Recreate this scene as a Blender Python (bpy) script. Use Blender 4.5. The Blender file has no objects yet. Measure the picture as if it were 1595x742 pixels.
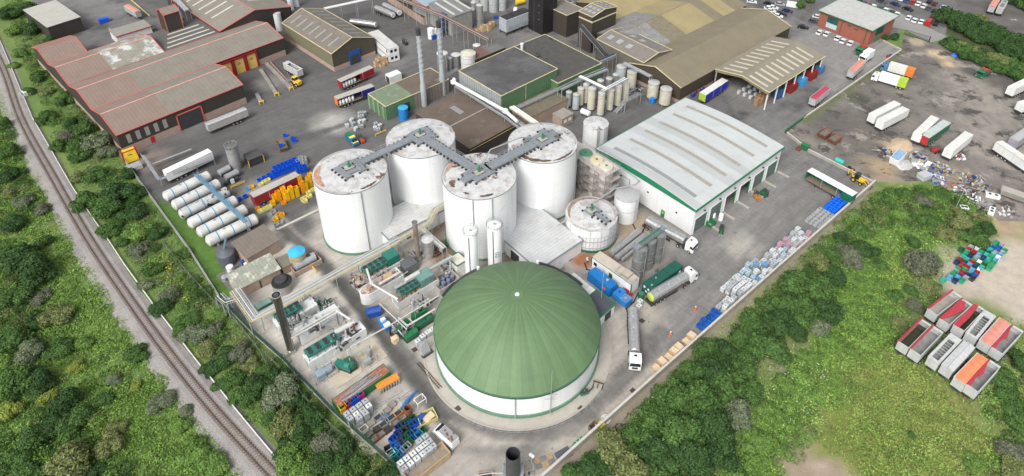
import bpy,bmesh,math,random
import numpy as np
from mathutils import Vector,Matrix
random.seed(7);rng=np.random.default_rng(7)
PI=math.pi;R=math.radians
SC=bpy.context.scene;COL=SC.collection
F_,TH,RO,CY,HH,WPX,HPX=1063.4,R(32.845),R(-0.219),163.6,123.7,1595.0,742.0
_c,_s=math.cos(TH),math.sin(TH);_cr,_sr=math.cos(RO),math.sin(RO)
RM=np.array([[_cr,-_sr,0],[_sr,_cr,0],[0,0,1]])@np.array([[1,0,0],[0,-_s,-_c],[0,_c,-_s]])
OX={i:[0,400,800,1195][(i-1)%4]for i in range(1,17)}
OY={i:[0,186,372,556][(i-1)//4]for i in range(1,17)}
def G(n,X,Y,z=0.0):
 u,v=(OX[n]+X/3.9875,OY[n]+Y/3.9875)if n else(X,Y)
 d=np.array([(u-WPX/2)/F_,(v-CY)/F_,1.0])@RM
 t=(z-HH)/d[2]
 return Vector((d[0]*t,d[1]*t,HH+d[2]*t))
def W2P(x,y,z=0):
 q=RM@np.array([x,y,z-HH]);return WPX/2+F_*q[0]/q[2],CY+F_*q[1]/q[2]
def az(a,b):return math.atan2(b[1]-a[1],b[0]-a[0])
GRID=R(40.65)
cd=bpy.data.cameras.new('camera');cam=bpy.data.objects.new('camera',cd);COL.objects.link(cam);SC.camera=cam
cd.sensor_fit='HORIZONTAL';cd.sensor_width=36.0;cd.lens=36.0*F_/WPX
cd.shift_y=(CY-HPX/2)/WPX;cd.clip_start=1;cd.clip_end=5000
m3=Matrix([list(RM[0]),list(-RM[1]),list(-RM[2])]).transposed()
cam.matrix_world=Matrix.Translation((0,0,HH))@m3.to_4x4()
MATS={}
def nn(nt,t,**kw):
 n=nt.nodes.new(t)
 for k,v in kw.items():setattr(n,k,v)
 return n
def mat(name,col=(.5,.5,.5),rough=.6,metal=0.0,var=.12,sc=.6,lines=None,stain=None,emit=None,island=0.0,fine=.06,bump=0.0,attr=None,spec=None,joints=0,runs=0):
 0
 if name in MATS:return MATS[name]
 m=bpy.data.materials.new(name);m.use_nodes=True;nt=m.node_tree;L=nt.links.new
 b=nt.nodes['Principled BSDF'];b.inputs['Roughness'].default_value=rough;b.inputs['Metallic'].default_value=metal
 if spec is not None:b.inputs['Specular IOR Level'].default_value=spec
 geo=nn(nt,'ShaderNodeNewGeometry');tc=nn(nt,'ShaderNodeTexCoord')
 if attr:
  a=nn(nt,'ShaderNodeAttribute',attribute_name=attr);cur=a.outputs['Color']
 else:
  rgb=nn(nt,'ShaderNodeRGB');rgb.outputs[0].default_value=(*col,1);cur=rgb.outputs[0]
 def noise(scale,det=4,vec=None,rg=.6):
  n=nn(nt,'ShaderNodeTexNoise');n.inputs['Scale'].default_value=scale;n.inputs['Detail'].default_value=det;n.inputs['Roughness'].default_value=rg
  L(vec or geo.outputs['Position'],n.inputs['Vector']);return n.outputs['Fac']
 def scale_by(cur,fac,amt,lo=.3,hi=.7):
  mr=nn(nt,'ShaderNodeMapRange');L(fac,mr.inputs['Value']);mr.inputs['From Min'].default_value=lo;mr.inputs['From Max'].default_value=hi
  mr.inputs['To Min'].default_value=1-amt;mr.inputs['To Max'].default_value=1+amt
  v=nn(nt,'ShaderNodeVectorMath',operation='SCALE');L(cur,v.inputs[0]);L(mr.outputs[0],v.inputs['Scale']);return v.outputs[0]
 if var:cur=scale_by(cur,noise(sc),var)
 if fine:cur=scale_by(cur,noise(4.5,3),fine)
 if runs:
  mp=nn(nt,'ShaderNodeMapping');mp.inputs['Scale'].default_value=(1.3,1.3,.05);L(geo.outputs['Position'],mp.inputs[0]);cur=scale_by(cur,noise(1.0,5,mp.outputs[0],.7),runs)
 if joints:
  vr=nn(nt,'ShaderNodeVectorRotate',rotation_type='Z_AXIS');L(geo.outputs['Position'],vr.inputs['Vector']);vr.inputs['Angle'].default_value=-.7095
  for scv,amt in(((.05,.8,1),.10),((.16,2.2,1),.06),((.9,1.0,1),.07)):
   mp=nn(nt,'ShaderNodeMapping');mp.inputs['Scale'].default_value=scv;L(vr.outputs[0],mp.inputs[0]);cur=scale_by(cur,noise(1.0,3,mp.outputs[0]),amt)
  sx=nn(nt,'ShaderNodeSeparateXYZ');L(vr.outputs[0],sx.inputs[0])
  for ax,per in((0,6.0),(1,4.5)):
   a1=nn(nt,'ShaderNodeMath',operation='MULTIPLY');L(sx.outputs[ax],a1.inputs[0]);a1.inputs[1].default_value=1/per
   a2=nn(nt,'ShaderNodeMath',operation='FRACT');L(a1.outputs[0],a2.inputs[0]);a3=nn(nt,'ShaderNodeMath',operation='LESS_THAN');L(a2.outputs[0],a3.inputs[0]);a3.inputs[1].default_value=.10/per
   cur=scale_by(cur,a3.outputs[0],joints,1,0)
 if island:cur=scale_by(cur,geo.outputs['Random Per Island'],island,0,1)
 if stain:
  for(scol,ssc,th,soft)in(stain if isinstance(stain,list)else[stain]):
   mr=nn(nt,'ShaderNodeMapRange');L(noise(ssc,6,None,.7),mr.inputs['Value'])
   mr.inputs['From Min'].default_value=th;mr.inputs['From Max'].default_value=th+soft
   mx=nn(nt,'ShaderNodeMix',data_type='RGBA');L(mr.outputs[0],mx.inputs['Factor']);L(cur,mx.inputs['A']);mx.inputs['B'].default_value=(*scol,1);cur=mx.outputs['Result']
 if lines:
  ax,per,wf,dk=lines
  sp=nn(nt,'ShaderNodeSeparateXYZ');L(tc.outputs['Object'],sp.inputs[0])
  mm=nn(nt,'ShaderNodeMath',operation='MULTIPLY');L(sp.outputs[ax],mm.inputs[0]);mm.inputs[1].default_value=1/per
  fr=nn(nt,'ShaderNodeMath',operation='FRACT');L(mm.outputs[0],fr.inputs[0])
  lt=nn(nt,'ShaderNodeMath',operation='LESS_THAN');L(fr.outputs[0],lt.inputs[0]);lt.inputs[1].default_value=wf
  cur=scale_by(cur,lt.outputs[0],dk/2,1,0)
  v=nn(nt,'ShaderNodeVectorMath',operation='SCALE');L(cur,v.inputs[0]);v.inputs['Scale'].default_value=1.0;cur=v.outputs[0]
 L(cur,b.inputs['Base Color'])
 if bump:
  bp=nn(nt,'ShaderNodeBump');bp.inputs['Strength'].default_value=bump;bp.inputs['Distance'].default_value=.1
  L(noise(3.0,5),bp.inputs['Height']);L(bp.outputs[0],b.inputs['Normal'])
 if emit:b.inputs['Emission Color'].default_value=(*col,1);b.inputs['Emission Strength'].default_value=emit
 MATS[name]=m;return m
class MB:
 def __init__(s):s.v=[];s.f=[];s.m=[]
 def poly(s,pts,m=0):
  i=len(s.v);s.v+=[tuple(p)for p in pts];s.f.append(tuple(range(i,i+len(pts))));s.m.append(m);return s
 def hexa(s,p,m=0):
  i=len(s.v);s.v+=[tuple(q)for q in p]
  for q in((3,2,1,0),(4,5,6,7),(0,1,5,4),(1,2,6,5),(2,3,7,6),(3,0,4,7)):s.f.append(tuple(i+k for k in q));s.m.append(m)
  return s
 def box(s,x0,x1,y0,y1,z0,z1,m=0):return s.hexa([(x0,y0,z0),(x1,y0,z0),(x1,y1,z0),(x0,y1,z0),(x0,y0,z1),(x1,y0,z1),(x1,y1,z1),(x0,y1,z1)],m)
 def obox(s,c,sx,sy,sz,rz=0,m=0):
  ca,sa=math.cos(rz),math.sin(rz);q=[]
  for dz in(0,sz):
   for dx,dy in((-1,-1),(1,-1),(1,1),(-1,1)):
    x,y=dx*sx/2,dy*sy/2;q.append((c[0]+x*ca-y*sa,c[1]+x*sa+y*ca,c[2]+dz))
  return s.hexa(q,m)
 def prism(s,pts,z0,z1,m=0,mt=None):
  n=len(pts);i=len(s.v)
  z0s=z0 if hasattr(z0,'__len__')else[z0]*n;z1s=z1 if hasattr(z1,'__len__')else[z1]*n
  s.v+=[(p[0],p[1],z)for p,z in zip(pts,z0s)]+[(p[0],p[1],z)for p,z in zip(pts,z1s)]
  s.f.append(tuple(range(i+n-1,i-1,-1)));s.m.append(m);s.f.append(tuple(range(i+n,i+2*n)));s.m.append(m if mt is None else mt)
  for k in range(n):j=(k+1)%n;s.f.append((i+k,i+j,i+n+j,i+n+k));s.m.append(m)
  return s
 def rings(s,rs,m=0,caps=(True,True)):
  n=len(rs[0]);i=len(s.v)
  for r_ in rs:s.v+=[tuple(p)for p in r_]
  for a in range(len(rs)-1):
   for k in range(n):j=(k+1)%n;s.f.append((i+a*n+k,i+a*n+j,i+(a+1)*n+j,i+(a+1)*n+k));s.m.append(m)
  if caps[0]:s.f.append(tuple(range(i+n-1,i-1,-1)));s.m.append(m)
  if caps[1]:e=i+(len(rs)-1)*n;s.f.append(tuple(range(e,e+n)));s.m.append(m)
  return s
 def lathe(s,prof,x=0,y=0,n=32,m=0,caps=(True,True)):
  return s.rings([[(x+r_*math.cos(2*PI*k/n),y+r_*math.sin(2*PI*k/n),z)for k in range(n)]for r_,z in prof],m,caps)
 def cyl(s,x,y,z0,z1,r_,r2=None,n=16,m=0):return s.lathe([(r_,z0),(r_ if r2 is None else r2,z1)],x,y,n,m)
 def tube(s,a,b,r_,n=6,m=0,r2=None):
  a,b=Vector(a),Vector(b);d=(b-a)
  if d.length<1e-6:return s
  d.normalize();u=d.orthogonal().normalized();w=d.cross(u);r2=r_ if r2 is None else r2
  return s.rings([[a+(u*math.cos(2*PI*k/n)+w*math.sin(2*PI*k/n))*r_ for k in range(n)],[b+(u*math.cos(2*PI*k/n)+w*math.sin(2*PI*k/n))*r2 for k in range(n)]],m)
 def path(s,pts,r_,n=6,m=0):
  for a,b in zip(pts,pts[1:]):s.tube(a,b,r_,n,m)
  return s
 def hlathe(s,prof,a,ax,n=20,m=0):
  A=Vector(a);d=Vector((ax[0],ax[1],ax[2]if len(ax)>2 else 0)).normalized();w=Vector((0,0,1));w=(w-d*w.dot(d)).normalized();u=d.cross(w)
  return s.rings([[A+d*t+(u*math.cos(2*PI*k/n)+w*math.sin(2*PI*k/n))*r_ for k in range(n)]for r_,t in prof],m)
 def rail(s,pts,h=1.1,r_=.035,post=2.0,m=0):
  for a,b in zip(pts,pts[1:]):
   a,b=Vector(a),Vector(b);L=(b-a).length
   for hh in(h,h*.5):s.tube(a+Vector((0,0,hh)),b+Vector((0,0,hh)),r_,4,m)
   k=max(1,int(L/post))
   for i in range(k+1):p=a.lerp(b,i/k);s.tube(p,p+Vector((0,0,h)),r_,4,m)
  return s
 def ob(s,name,mats,parent=None,loc=None,rz=0,smooth=False,me=None):
  if not isinstance(mats,(list,tuple)):mats=[mats]
  me=bpy.data.meshes.new(name);me.from_pydata(s.v,[],s.f)
  for q in mats:me.materials.append(q)
  me.polygons.foreach_set('material_index',s.m)
  if smooth:
   me.polygons.foreach_set('use_smooth',[len(f)<=4 for f in s.f])
   me.update();
   try:me.set_sharp_from_angle(angle=R(40))
   except Exception:pass
  me.update()
  o=bpy.data.objects.new(name,me);COL.objects.link(o)
  if parent:o.parent=parent
  if loc is not None:o.location=loc
  o.rotation_euler.z=rz
  return o
def tag(o,label=None,cat=None,group=None,kind=None):
 for k,v in(('label',label),('category',cat),('group',group),('kind',kind)):
  if v:o[k]=v
 return o
def thing(name,label,cat,loc=(0,0,0),rz=0,group=None):
 o=bpy.data.objects.new(name,None);COL.objects.link(o);o.location=loc;o.rotation_euler.z=rz;o.empty_display_size=.5
 return tag(o,label,cat,group)
KIDS={}
def kids(o):return[c for c in o.children]
def dup(root,loc,rz=0,label=None,group=None,scale=None):
 def cp(o,par):
  c=o.copy();COL.objects.link(c);c.parent=par
  for ch in KIDS[o.name]if o.name in KIDS else o.children:cp(ch,c)
  return c
 r=cp(root,None);r.location=loc;r.rotation_euler.z=rz
 if label:r['label']=label
 if group:r['group']=group
 if scale:r.scale=scale if hasattr(scale,'__len__')else(scale,)*3
 return r
def remat(o,old,new):
 0
 for c in[o]+list(o.children_recursive):
  if c.type!='MESH':continue
  for sl in c.material_slots:
   if sl.material and sl.material.name==old:sl.link='OBJECT';sl.material=new
USED={}
def place(maker,key,loc,rz,label,group=None,**kw):
 0
 if key not in USED:
  t=maker(**kw);USED[key]=t;t.location=loc;t.rotation_euler.z=rz;t['label']=label
  if group:t['group']=group
  return t
 return dup(USED[key],loc,rz,label,group)
ORD='first second third fourth fifth sixth seventh eighth ninth tenth eleventh twelfth 13th 14th 15th 16th 17th 18th 19th 20th 21st 22nd 23rd 24th 25th 26th 27th 28th 29th 30th'.split()
def nth(i):
 if i<30:return ORD[i]
 n=i+1;return str(n)+('th' if 10<=n%100<=20 else{1:'st',2:'nd',3:'rd'}.get(n%10,'th'))
def pn(x,y,s,seed=0):
 0
 r_=np.random.default_rng(seed);T=r_.random((64,64));x=x/s;y=y/s
 i,j=np.floor(x).astype(int),np.floor(y).astype(int);fx,fy=x-i,y-j;fx=fx*fx*(3-2*fx);fy=fy*fy*(3-2*fy)
 g=lambda a,b:T[a%64,b%64]
 return(g(i,j)*(1-fx)+g(i+1,j)*fx)*(1-fy)+(g(i,j+1)*(1-fx)+g(i+1,j+1)*fx)*fy
def fbm(x,y,s,seed=0):return pn(x,y,s,seed)*.5+pn(x,y,s/2,seed+1)*.3+pn(x,y,s/4,seed+2)*.2
def segd(x,y,pts,closed=False):
 d=np.full(x.shape,1e9);P=list(pts)+([pts[0]]if closed else[])
 for a,b in zip(P,P[1:]):
  ax,ay,bx,by=a[0],a[1],b[0],b[1];L2=(bx-ax)**2+(by-ay)**2+1e-9
  t=np.clip(((x-ax)*(bx-ax)+(y-ay)*(by-ay))/L2,0,1)
  d=np.minimum(d,np.hypot(x-ax-t*(bx-ax),y-ay-t*(by-ay)))
 return d
def inside(x,y,pts):
 c=np.zeros(x.shape,bool);n=len(pts)
 for k in range(n):
  x1,y1,x2,y2=pts[k][0],pts[k][1],pts[(k+1)%n][0],pts[(k+1)%n][1]
  if y1==y2:continue
  c^=((y1>y)!=(y2>y))&(x<(x2-x1)*(y-y1)/(y2-y1)+x1)
 return c
def sdist(x,y,pts):d=segd(x,y,pts,True);return np.where(inside(x,y,pts),d,-d)
def sheet(name,pts,z,material,colf=None,step=1.5,zf=None,skirt=0):
 0
 bm=bmesh.new();bm.faces.new([bm.verts.new((p[0],p[1],z))for p in pts]);
 xs=[p[0]for p in pts];ys=[p[1]for p in pts]
 if step:
  for ax,lo,hi in((0,min(xs),max(xs)),(1,min(ys),max(ys))):
   t=lo+step
   while t<hi:
    co=[0,0,0];co[ax]=t;no=[0,0,0];no[ax]=1
    bmesh.ops.bisect_plane(bm,geom=bm.verts[:]+bm.edges[:]+bm.faces[:],plane_co=co,plane_no=no);t+=step
 for f in bm.faces:
  if f.normal.z<0:f.normal_flip()
 me=bpy.data.meshes.new(name);bm.to_mesh(me);bm.free();n=len(me.vertices)
 co=np.empty(n*3);me.vertices.foreach_get('co',co);co=co.reshape(-1,3)
 if zf is not None:co[:,2]+=zf(co[:,0],co[:,1]);me.vertices.foreach_set('co',co.ravel())
 if colf is not None:
  c=colf(co[:,0],co[:,1]);a=me.color_attributes.new('tone','FLOAT_COLOR','POINT');buf=np.ones((n,4));buf[:,:3]=c;a.data.foreach_set('color',buf.ravel())
 me.materials.append(material);me.update();o=bpy.data.objects.new(name,me);COL.objects.link(o);o['kind']='structure';return o
def mixc(c,w,col):w=np.clip(w,0,1)[:,None];return c*(1-w)+np.array(col)*w
def pp(*a):
 0
 return[G(0,u,v)for u,v in a]
EXPO=0.36
def ground_col(x,y):
 n=fbm(x,y,26,3);n2=fbm(x,y,9,9)
 c=np.tile(np.array([.13,.205,.052]),(len(x),1))
 c=mixc(c,(n-.45)*4,(.165,.215,.065));c=mixc(c,(n2-.6)*4,(.10,.17,.045))
 for(u,v,r_,col)in[(1528,432,11,(.46,.40,.32)),(1495,450,5,(.42,.37,.29)),(1590,450,13,(.48,.42,.34)),(1575,400,12,(.46,.40,.33)),(1620,470,14,(.46,.4,.33)),(1490,540,16,(.17,.18,.10)),(1262,712,8.5,(.33,.25,.2)),(1280,738,9,(.36,.28,.22)),(1240,735,6,(.3,.24,.17)),(1400,430,7,(.3,.27,.1)),(1330,640,12,(.24,.25,.07)),(1440,620,10,(.25,.24,.085)),(1340,700,8,(.28,.26,.1)),(1480,690,9,(.21,.22,.07)),(1400,565,9,(.2,.2,.07)),(1390,690,16,(.17,.2,.05)),(1215,560,8,(.22,.22,.13)),(1545,330,10,(.42,.34,.24)),(1380,262,9,(.33,.27,.15)),(1560,345,10,(.36,.28,.18))]:
  p=G(0,u,v);d=np.hypot(x-p.x,y-p.y)+(fbm(x,y,6,5)-.5)*r_*1.1
  c=mixc(c,(r_-d)/(r_*.5),col)
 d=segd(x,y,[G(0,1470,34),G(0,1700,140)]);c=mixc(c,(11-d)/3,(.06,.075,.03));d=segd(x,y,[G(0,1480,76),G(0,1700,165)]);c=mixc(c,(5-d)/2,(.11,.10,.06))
 a,b=G(0,1360,300),G(0,862,748);d=segd(x,y,[a,b])+(fbm(x,y,5,15)-.5)*3
 c=mixc(c,(3.2-d)/2,(.27,.23,.18))
 return c
E0=-900
M_ground=mat('ground_green',rough=.95,attr='tone',var=.14,sc=.35,fine=.2,bump=.6)
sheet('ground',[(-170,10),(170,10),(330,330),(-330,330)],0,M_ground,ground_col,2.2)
o=sheet('outer_ground',[(-1500,-300),(1500,-300),(1500,2500),(-1500,2500)],-.25,mat('outer_green',(.12,.16,.05),.95,var=.2,sc=.02),None,0)
YARD=pp((186,236),(240,315),(300,398),(345,470),(395,522),(440,562),(520,645),(600,716),(632,745),(655,775),(800,800),(850,744),(1041,572),(1200,430),(1361,288),(1258,236),(1222,208),(1251,187),(1403,79),(1376,64),(1408,46),(1470,66),(1478,30),(1700,60),(1620,-40))+[Vector((330,330,0)),Vector((-200,330,0))]+pp((100,-60),(50,0),(75,60),(78,70),(130,150))
CONC=[(.36,.34,.31)]
def yard_col(x,y):
 n=fbm(x,y,20,21);n2=fbm(x,y,6,31);wob=(n2-.5)*3
 c=np.tile(np.array([.125,.122,.12]),(len(x),1));c=mixc(c,(n-.42)*3.2,(.175,.17,.163));c=mixc(c,(n2-.56)*3.5,(.07,.068,.067))
 def reg(pts,col,soft=3,wb=1):
  nonlocal c;P=pp(*pts);c=mixc(c,(sdist(x,y,P)+wob*wb)/soft+.5,col)
 def line(pts,w,col,soft=1.5,wb=.5,k=1):
  nonlocal c;d=segd(x,y,pp(*pts));c=mixc(c,((w-d+wob*wb)/soft)*k if k==1 else np.clip((w-d+wob*wb)/soft,0,1)*k,col)
 reg([(190,250),(390,180),(330,40),(120,-20),(700,-20),(640,130),(580,210),(500,230),(470,380),(350,400)],(.095,.092,.09),8)
 reg([(390,180),(480,120),(640,95),(640,60),(700,30),(800,60),(700,200),(500,260),(420,240)],(.115,.112,.108),8)
 reg([(560,60),(660,60),(640,100),(560,130)],(.16,.155,.15),6)
 reg([(1100,380),(1220,230),(1240,190),(1400,80),(1380,60),(1300,70),(1290,150),(1180,240),(1210,260),(1290,300),(1130,470),(1040,560),(930,640),(870,690),(760,690),(990,560)],(.235,.228,.216),5)
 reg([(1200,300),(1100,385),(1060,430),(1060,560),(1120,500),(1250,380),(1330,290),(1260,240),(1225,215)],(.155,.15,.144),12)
 reg([(1085,130),(1190,165),(1280,110),(1390,60),(1300,30),(1230,60),(1240,100)],(.21,.2,.19),6)
 reg([(900,200),(1080,148),(1100,158),(930,250)],(.11,.107,.105),4)
 reg([(395,522),(440,562),(520,645),(600,716),(632,745),(720,700),(700,640),(640,560),(560,450),(480,380),(430,330),(395,400)],(.47,.44,.39),3)
 reg([(500,340),(470,385),(560,450),(700,560),(860,420),(1000,430),(1070,370),(940,300),(760,260),(600,300)],(.37,.34,.30),4)
 cx,cy=DOME_C;d=np.hypot(x-cx,y-cy);c=mixc(c,(25.5-d+wob*.4)/1.5,(.37,.345,.305))
 reg([(632,745),(600,716),(640,660),(700,665),(790,690),(850,690),(905,668),(960,632),(1035,572),(1041,572),(850,744),(800,800),(655,775)],(.325,.3,.27),4)
 line([(1041,572),(845,748)],4.2,(.37,.335,.29),1.5)
 line([(1361,288),(1041,572)],2.2,(.27,.25,.22),1.5)
 for(u,v,r_,col)in[(800,400,9,(.27,.19,.135)),(935,400,7,(.3,.2,.14)),(985,350,8,(.3,.24,.17)),(660,350,9,(.16,.115,.085)),(700,400,6,(.2,.13,.09)),(905,405,4,(.28,.12,.06)),(545,650,10,(.33,.3,.26)),(620,650,14,(.34,.31,.275)),(520,190,9,(.33,.32,.3)),(660,10,8,(.2,.19,.18)),(1000,490,7,(.36,.33,.28)),(1160,385,6,(.33,.31,.27)),(960,560,9,(.35,.32,.28)),(500,330,5,(.3,.285,.26)),(230,250,8,(.2,.165,.14)),(410,300,8,(.24,.225,.2)),(420,130,8,(.2,.19,.175))]:
  p=G(0,u,v);dd=np.hypot(x-p.x,y-p.y)+wob*1.4;c=mixc(c,(r_-dd)/(r_*.6),col)
 for pts,w,col in[([(490,400),(530,440),(580,500),(640,570),(700,640),(770,668),(850,672),(920,640),(985,575),(1030,520)],2.6,(.12,.114,.108)),([(430,345),(490,400),(540,455),(620,560),(690,650)],2.0,(.075,.072,.068)),([(700,700),(800,705),(900,665)],1.3,(.2,.19,.175)),([(430,230),(520,200),(600,170)],2,(.085,.083,.08)),([(1030,540),(1120,450),(1200,350),(1260,260),(1240,200),(1330,120),(1360,70)],1.4,(.17,.163,.155))]:
  dd=segd(x,y,pp(*pts));c=mixc(c,np.clip((w-dd+wob*.6)/1.2,0,1)*.88,col)
 for k,(pts)in enumerate([[(1240,60),(1330,110),(1420,40)],[(1300,270),(1200,320),(1150,400),(1060,530)],[(1330,280),(1230,330),(1130,440),(1010,580)],[(1260,250),(1160,330),(1110,420)]]):
  P=pp(*pts);d0=segd(x,y,P);c=mixc(c,np.clip((.5-np.abs(((d0+wob*.5)%3.4)-1.2))/.5,0,1)*.22*(d0<16),(.30,.29,.27))
 return c
DOME_C=(0.9,96.6)
M_yard=mat('yard_surface',rough=.9,attr='tone',var=.13,sc=.25,fine=.09,stain=[((.07,.065,.06),.9,.62,.10),((.06,.055,.05),.16,.66,.03)],bump=.3,joints=.035)
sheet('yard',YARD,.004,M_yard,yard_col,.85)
DIRT=pp((1251,187),(1403,79),(1408,52),(1470,72),(1595,128),(1720,190),(1720,420),(1600,345),(1556,345),(1520,310),(1470,292),(1440,282),(1366,284),(1258,235),(1222,209))
def dirt_col(x,y):
 n=fbm(x,y,22,41);n2=fbm(x,y*1.6,8,51);c=np.tile(np.array([.155,.14,.125]),(len(x),1));c=mixc(c,(n-.45)*4,(.235,.215,.19));c=mixc(c,(n2-.55)*3.5,(.085,.077,.07))
 wob=(n2-.5)*6
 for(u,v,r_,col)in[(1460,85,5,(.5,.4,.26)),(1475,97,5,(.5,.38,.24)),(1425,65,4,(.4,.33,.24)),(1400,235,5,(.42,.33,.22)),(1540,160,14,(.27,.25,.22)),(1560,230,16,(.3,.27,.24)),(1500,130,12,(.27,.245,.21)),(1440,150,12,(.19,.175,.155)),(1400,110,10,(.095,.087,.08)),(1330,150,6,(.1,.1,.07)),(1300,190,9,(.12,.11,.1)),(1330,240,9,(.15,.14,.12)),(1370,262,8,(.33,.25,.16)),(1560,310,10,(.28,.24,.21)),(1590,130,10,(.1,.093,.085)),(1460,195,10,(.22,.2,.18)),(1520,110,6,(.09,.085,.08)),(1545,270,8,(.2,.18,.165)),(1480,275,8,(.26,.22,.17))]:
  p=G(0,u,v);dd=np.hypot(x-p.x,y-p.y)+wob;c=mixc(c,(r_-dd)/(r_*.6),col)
 for k,pts in enumerate([[(1420,70),(1490,150),(1560,200),(1640,260)],[(1300,200),(1420,150),(1540,120)],[(1470,120),(1540,240),(1600,320)]]):
  d0=segd(x,y,pp(*pts));c=mixc(c,np.clip((.6-np.abs(((d0+wob*.3)%3.8)-1.4))/.5,0,1)*.3*(d0<9),(.11,.1,.09))
 dd=segd(x,y,pp((1251,187),(1403,79)));c=mixc(c,(2.5-dd+wob*.2)/1.5,(.12,.14,.06))
 return c
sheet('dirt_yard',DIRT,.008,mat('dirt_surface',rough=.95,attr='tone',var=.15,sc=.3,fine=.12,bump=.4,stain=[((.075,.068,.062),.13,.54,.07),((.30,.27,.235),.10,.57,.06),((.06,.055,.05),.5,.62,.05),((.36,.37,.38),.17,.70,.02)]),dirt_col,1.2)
sheet('far_lot',pp((1560,60),(1498,22),(1470,-30),(1700,-30),(1760,110)),.012,mat('far_lot_surface',(.12,.11,.1),.8,var=.3,sc=.12,stain=[((.45,.46,.47),.12,.62,.03)]),None,0)
sheet('far_road',pp((1340,22),(1376,30),(1385,12),(1480,60),(1450,66),(1408,46),(1376,40)),.012,mat('road_grey',(.27,.265,.25),.85,var=.08,sc=.2),None,0)
def rail_pts():
 c=[G(0,-60,-20),G(0,0,96),G(0,33.3,186),G(0,84,279),G(0,137.5,372),G(0,200,466),G(0,266,557),G(0,333,640),G(0,403,717),G(0,480,798),G(0,560,880),G(0,650,965)]
 out=[]
 for k in range(len(c)-1):
  a,b,d,e=c[max(k-1,0)],c[k],c[k+1],c[min(k+2,len(c)-1)]
  for t in range(12):
   t/=12;out.append(.5*((2*b)+(d-a)*t+(2*a-5*b+4*d-e)*t*t+(3*b-a-3*d+e)*t**3))
 return out+[c[-1]]
RP=rail_pts()
def offs(pts,d):
 o=[]
 for k,p in enumerate(pts):
  t=(pts[min(k+1,len(pts)-1)]-pts[max(k-1,0)]);t.z=0;t.normalize();o.append(p+Vector((t.y,-t.x,0))*d)
 return o
def ribbon(name,a,b,z,m,kind='structure',za=None):
 mb=MB()
 for k in range(len(a)-1):mb.poly([a[k]+Vector((0,0,z)),a[k+1]+Vector((0,0,z)),b[k+1]+Vector((0,0,z)),b[k]+Vector((0,0,z))])
 o=mb.ob(name,m);
 if kind:o['kind']=kind
 return o
lefts=[2.7+1.1*pn(np.array([k*1.7]),np.array([0.]),9,77)[0]for k in range(len(RP))]
bedm=mat('ballast_stone',(.30,.28,.265),.95,var=.12,sc=.25,fine=.3,bump=.8,stain=[((.16,.13,.12),.35,.6,.15)])
mb=MB();A=[p+Vector((0,0,.02))for p in offs([Vector(p)for p in RP],0)]
la=[];lb=offs(RP,-1.9);rb=offs(RP,1.9);rc=offs(RP,4.4)
for k,p in enumerate(RP):
 t=RP[min(k+1,len(RP)-1)]-RP[max(k-1,0)];t.z=0;t.normalize();la.append(p-Vector((t.y,-t.x,0))*lefts[k])
for k in range(len(RP)-1):
 for(p,q,z1,z2)in((la,lb,.02,.45),(lb,rb,.45,.45),(rb,rc,.45,.03)):
  mb.poly([p[k]+Vector((0,0,z1)),p[k+1]+Vector((0,0,z1)),q[k+1]+Vector((0,0,z2)),q[k]+Vector((0,0,z2))])
o=mb.ob('railway_bed',bedm);o['kind']='structure'
railt=thing('railway_track','single railway track on pale ballast curving past the works','railway track',tuple(RP[60]))
OFFT=RP[60]
mb=MB();L_=0;acc=0
rl=[]
for a,b in zip(RP,RP[1:]):
 seg=(b-a).length;t=0
 while acc<=seg:
  rl.append((a.lerp(b,acc/seg),az(a,b)));acc+=.68
 acc-=seg
for p,an in rl:mb.obox(p+Vector((0,0,.40))-OFFT,.28,2.5,.13,an)
mb.ob('sleepers',mat('sleeper_concrete',(.235,.20,.18),.9,var=.15,sc=.5),railt)
for s in(-.74,.74):
 mb=MB();P=offs(RP,s)
 for a,b in zip(P,P[1:]):mb.obox((a+b)/2+Vector((0,0,.53))-OFFT,(b-a).length+.01,.13,.15,az(a,b))
 mb.ob('rail',mat('rail_steel',(.16,.11,.085),.5,.4,var=.2),railt)
for s in(-.74,.74):
 a,b=offs(RP,s-.42),offs(RP,s+.42);ribbon('track_stain',a,b,.47,mat('rust_ballast',(.165,.13,.115),.95,var=.2,sc=.8,fine=.3))
bar=offs(RP,4.9)
wl=[G(0,-20,20),G(0,5,75),G(9-4,205,0),G(5,255,85),G(5,330,215),G(5,375,295),G(5,450,425),G(5,555,585),G(5,610,665),G(9,665,0),G(9,770,160),G(9,885,320),G(9,975,445),G(9,1205,742),G(13,1265,85),G(13,1320,150),G(13,1475,345),G(13,1595,490),G(0,470,762)]
wt=thing('trackside_barrier','low white barrier running along the works side of the railway','barrier',tuple(wl[9]));mb=MB();pb=mb
for a,b in zip(wl,wl[1:]):
 n=max(1,round((b-a).length/2.5))
 for i in range(n):
  p,q=a.lerp(b,i/n),a.lerp(b,(i+1)/n);mb.obox((p+q)/2-wl[9]+Vector((0,0,.35)),(q-p).length-.04,.16,.42,az(p,q))
  pb.obox(p-wl[9],.12,.12,.85)
mb.ob('barrier_run',mat('concrete_white',(.66,.66,.63),.8,var=.1),wt)
t=thing('relay_cabinet','small grey and white relay cabinets with frame beside the railway','cabinet',tuple(G(1,160,595)),R(-40))
mb=MB().box(-1.2,1.2,-.5,.5,.3,1.7);mb.ob('cabinet_body',mat('cab_grey',(.6,.62,.6)),t)
mb=MB().rail([(-1.8,-1.2,0),(1.8,-1.2,0),(1.8,1.2,0),(-1.8,1.2,0),(-1.8,-1.2,0)]);mb.ob('railing',mat('rail_white',(.7,.7,.7)),t)
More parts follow.
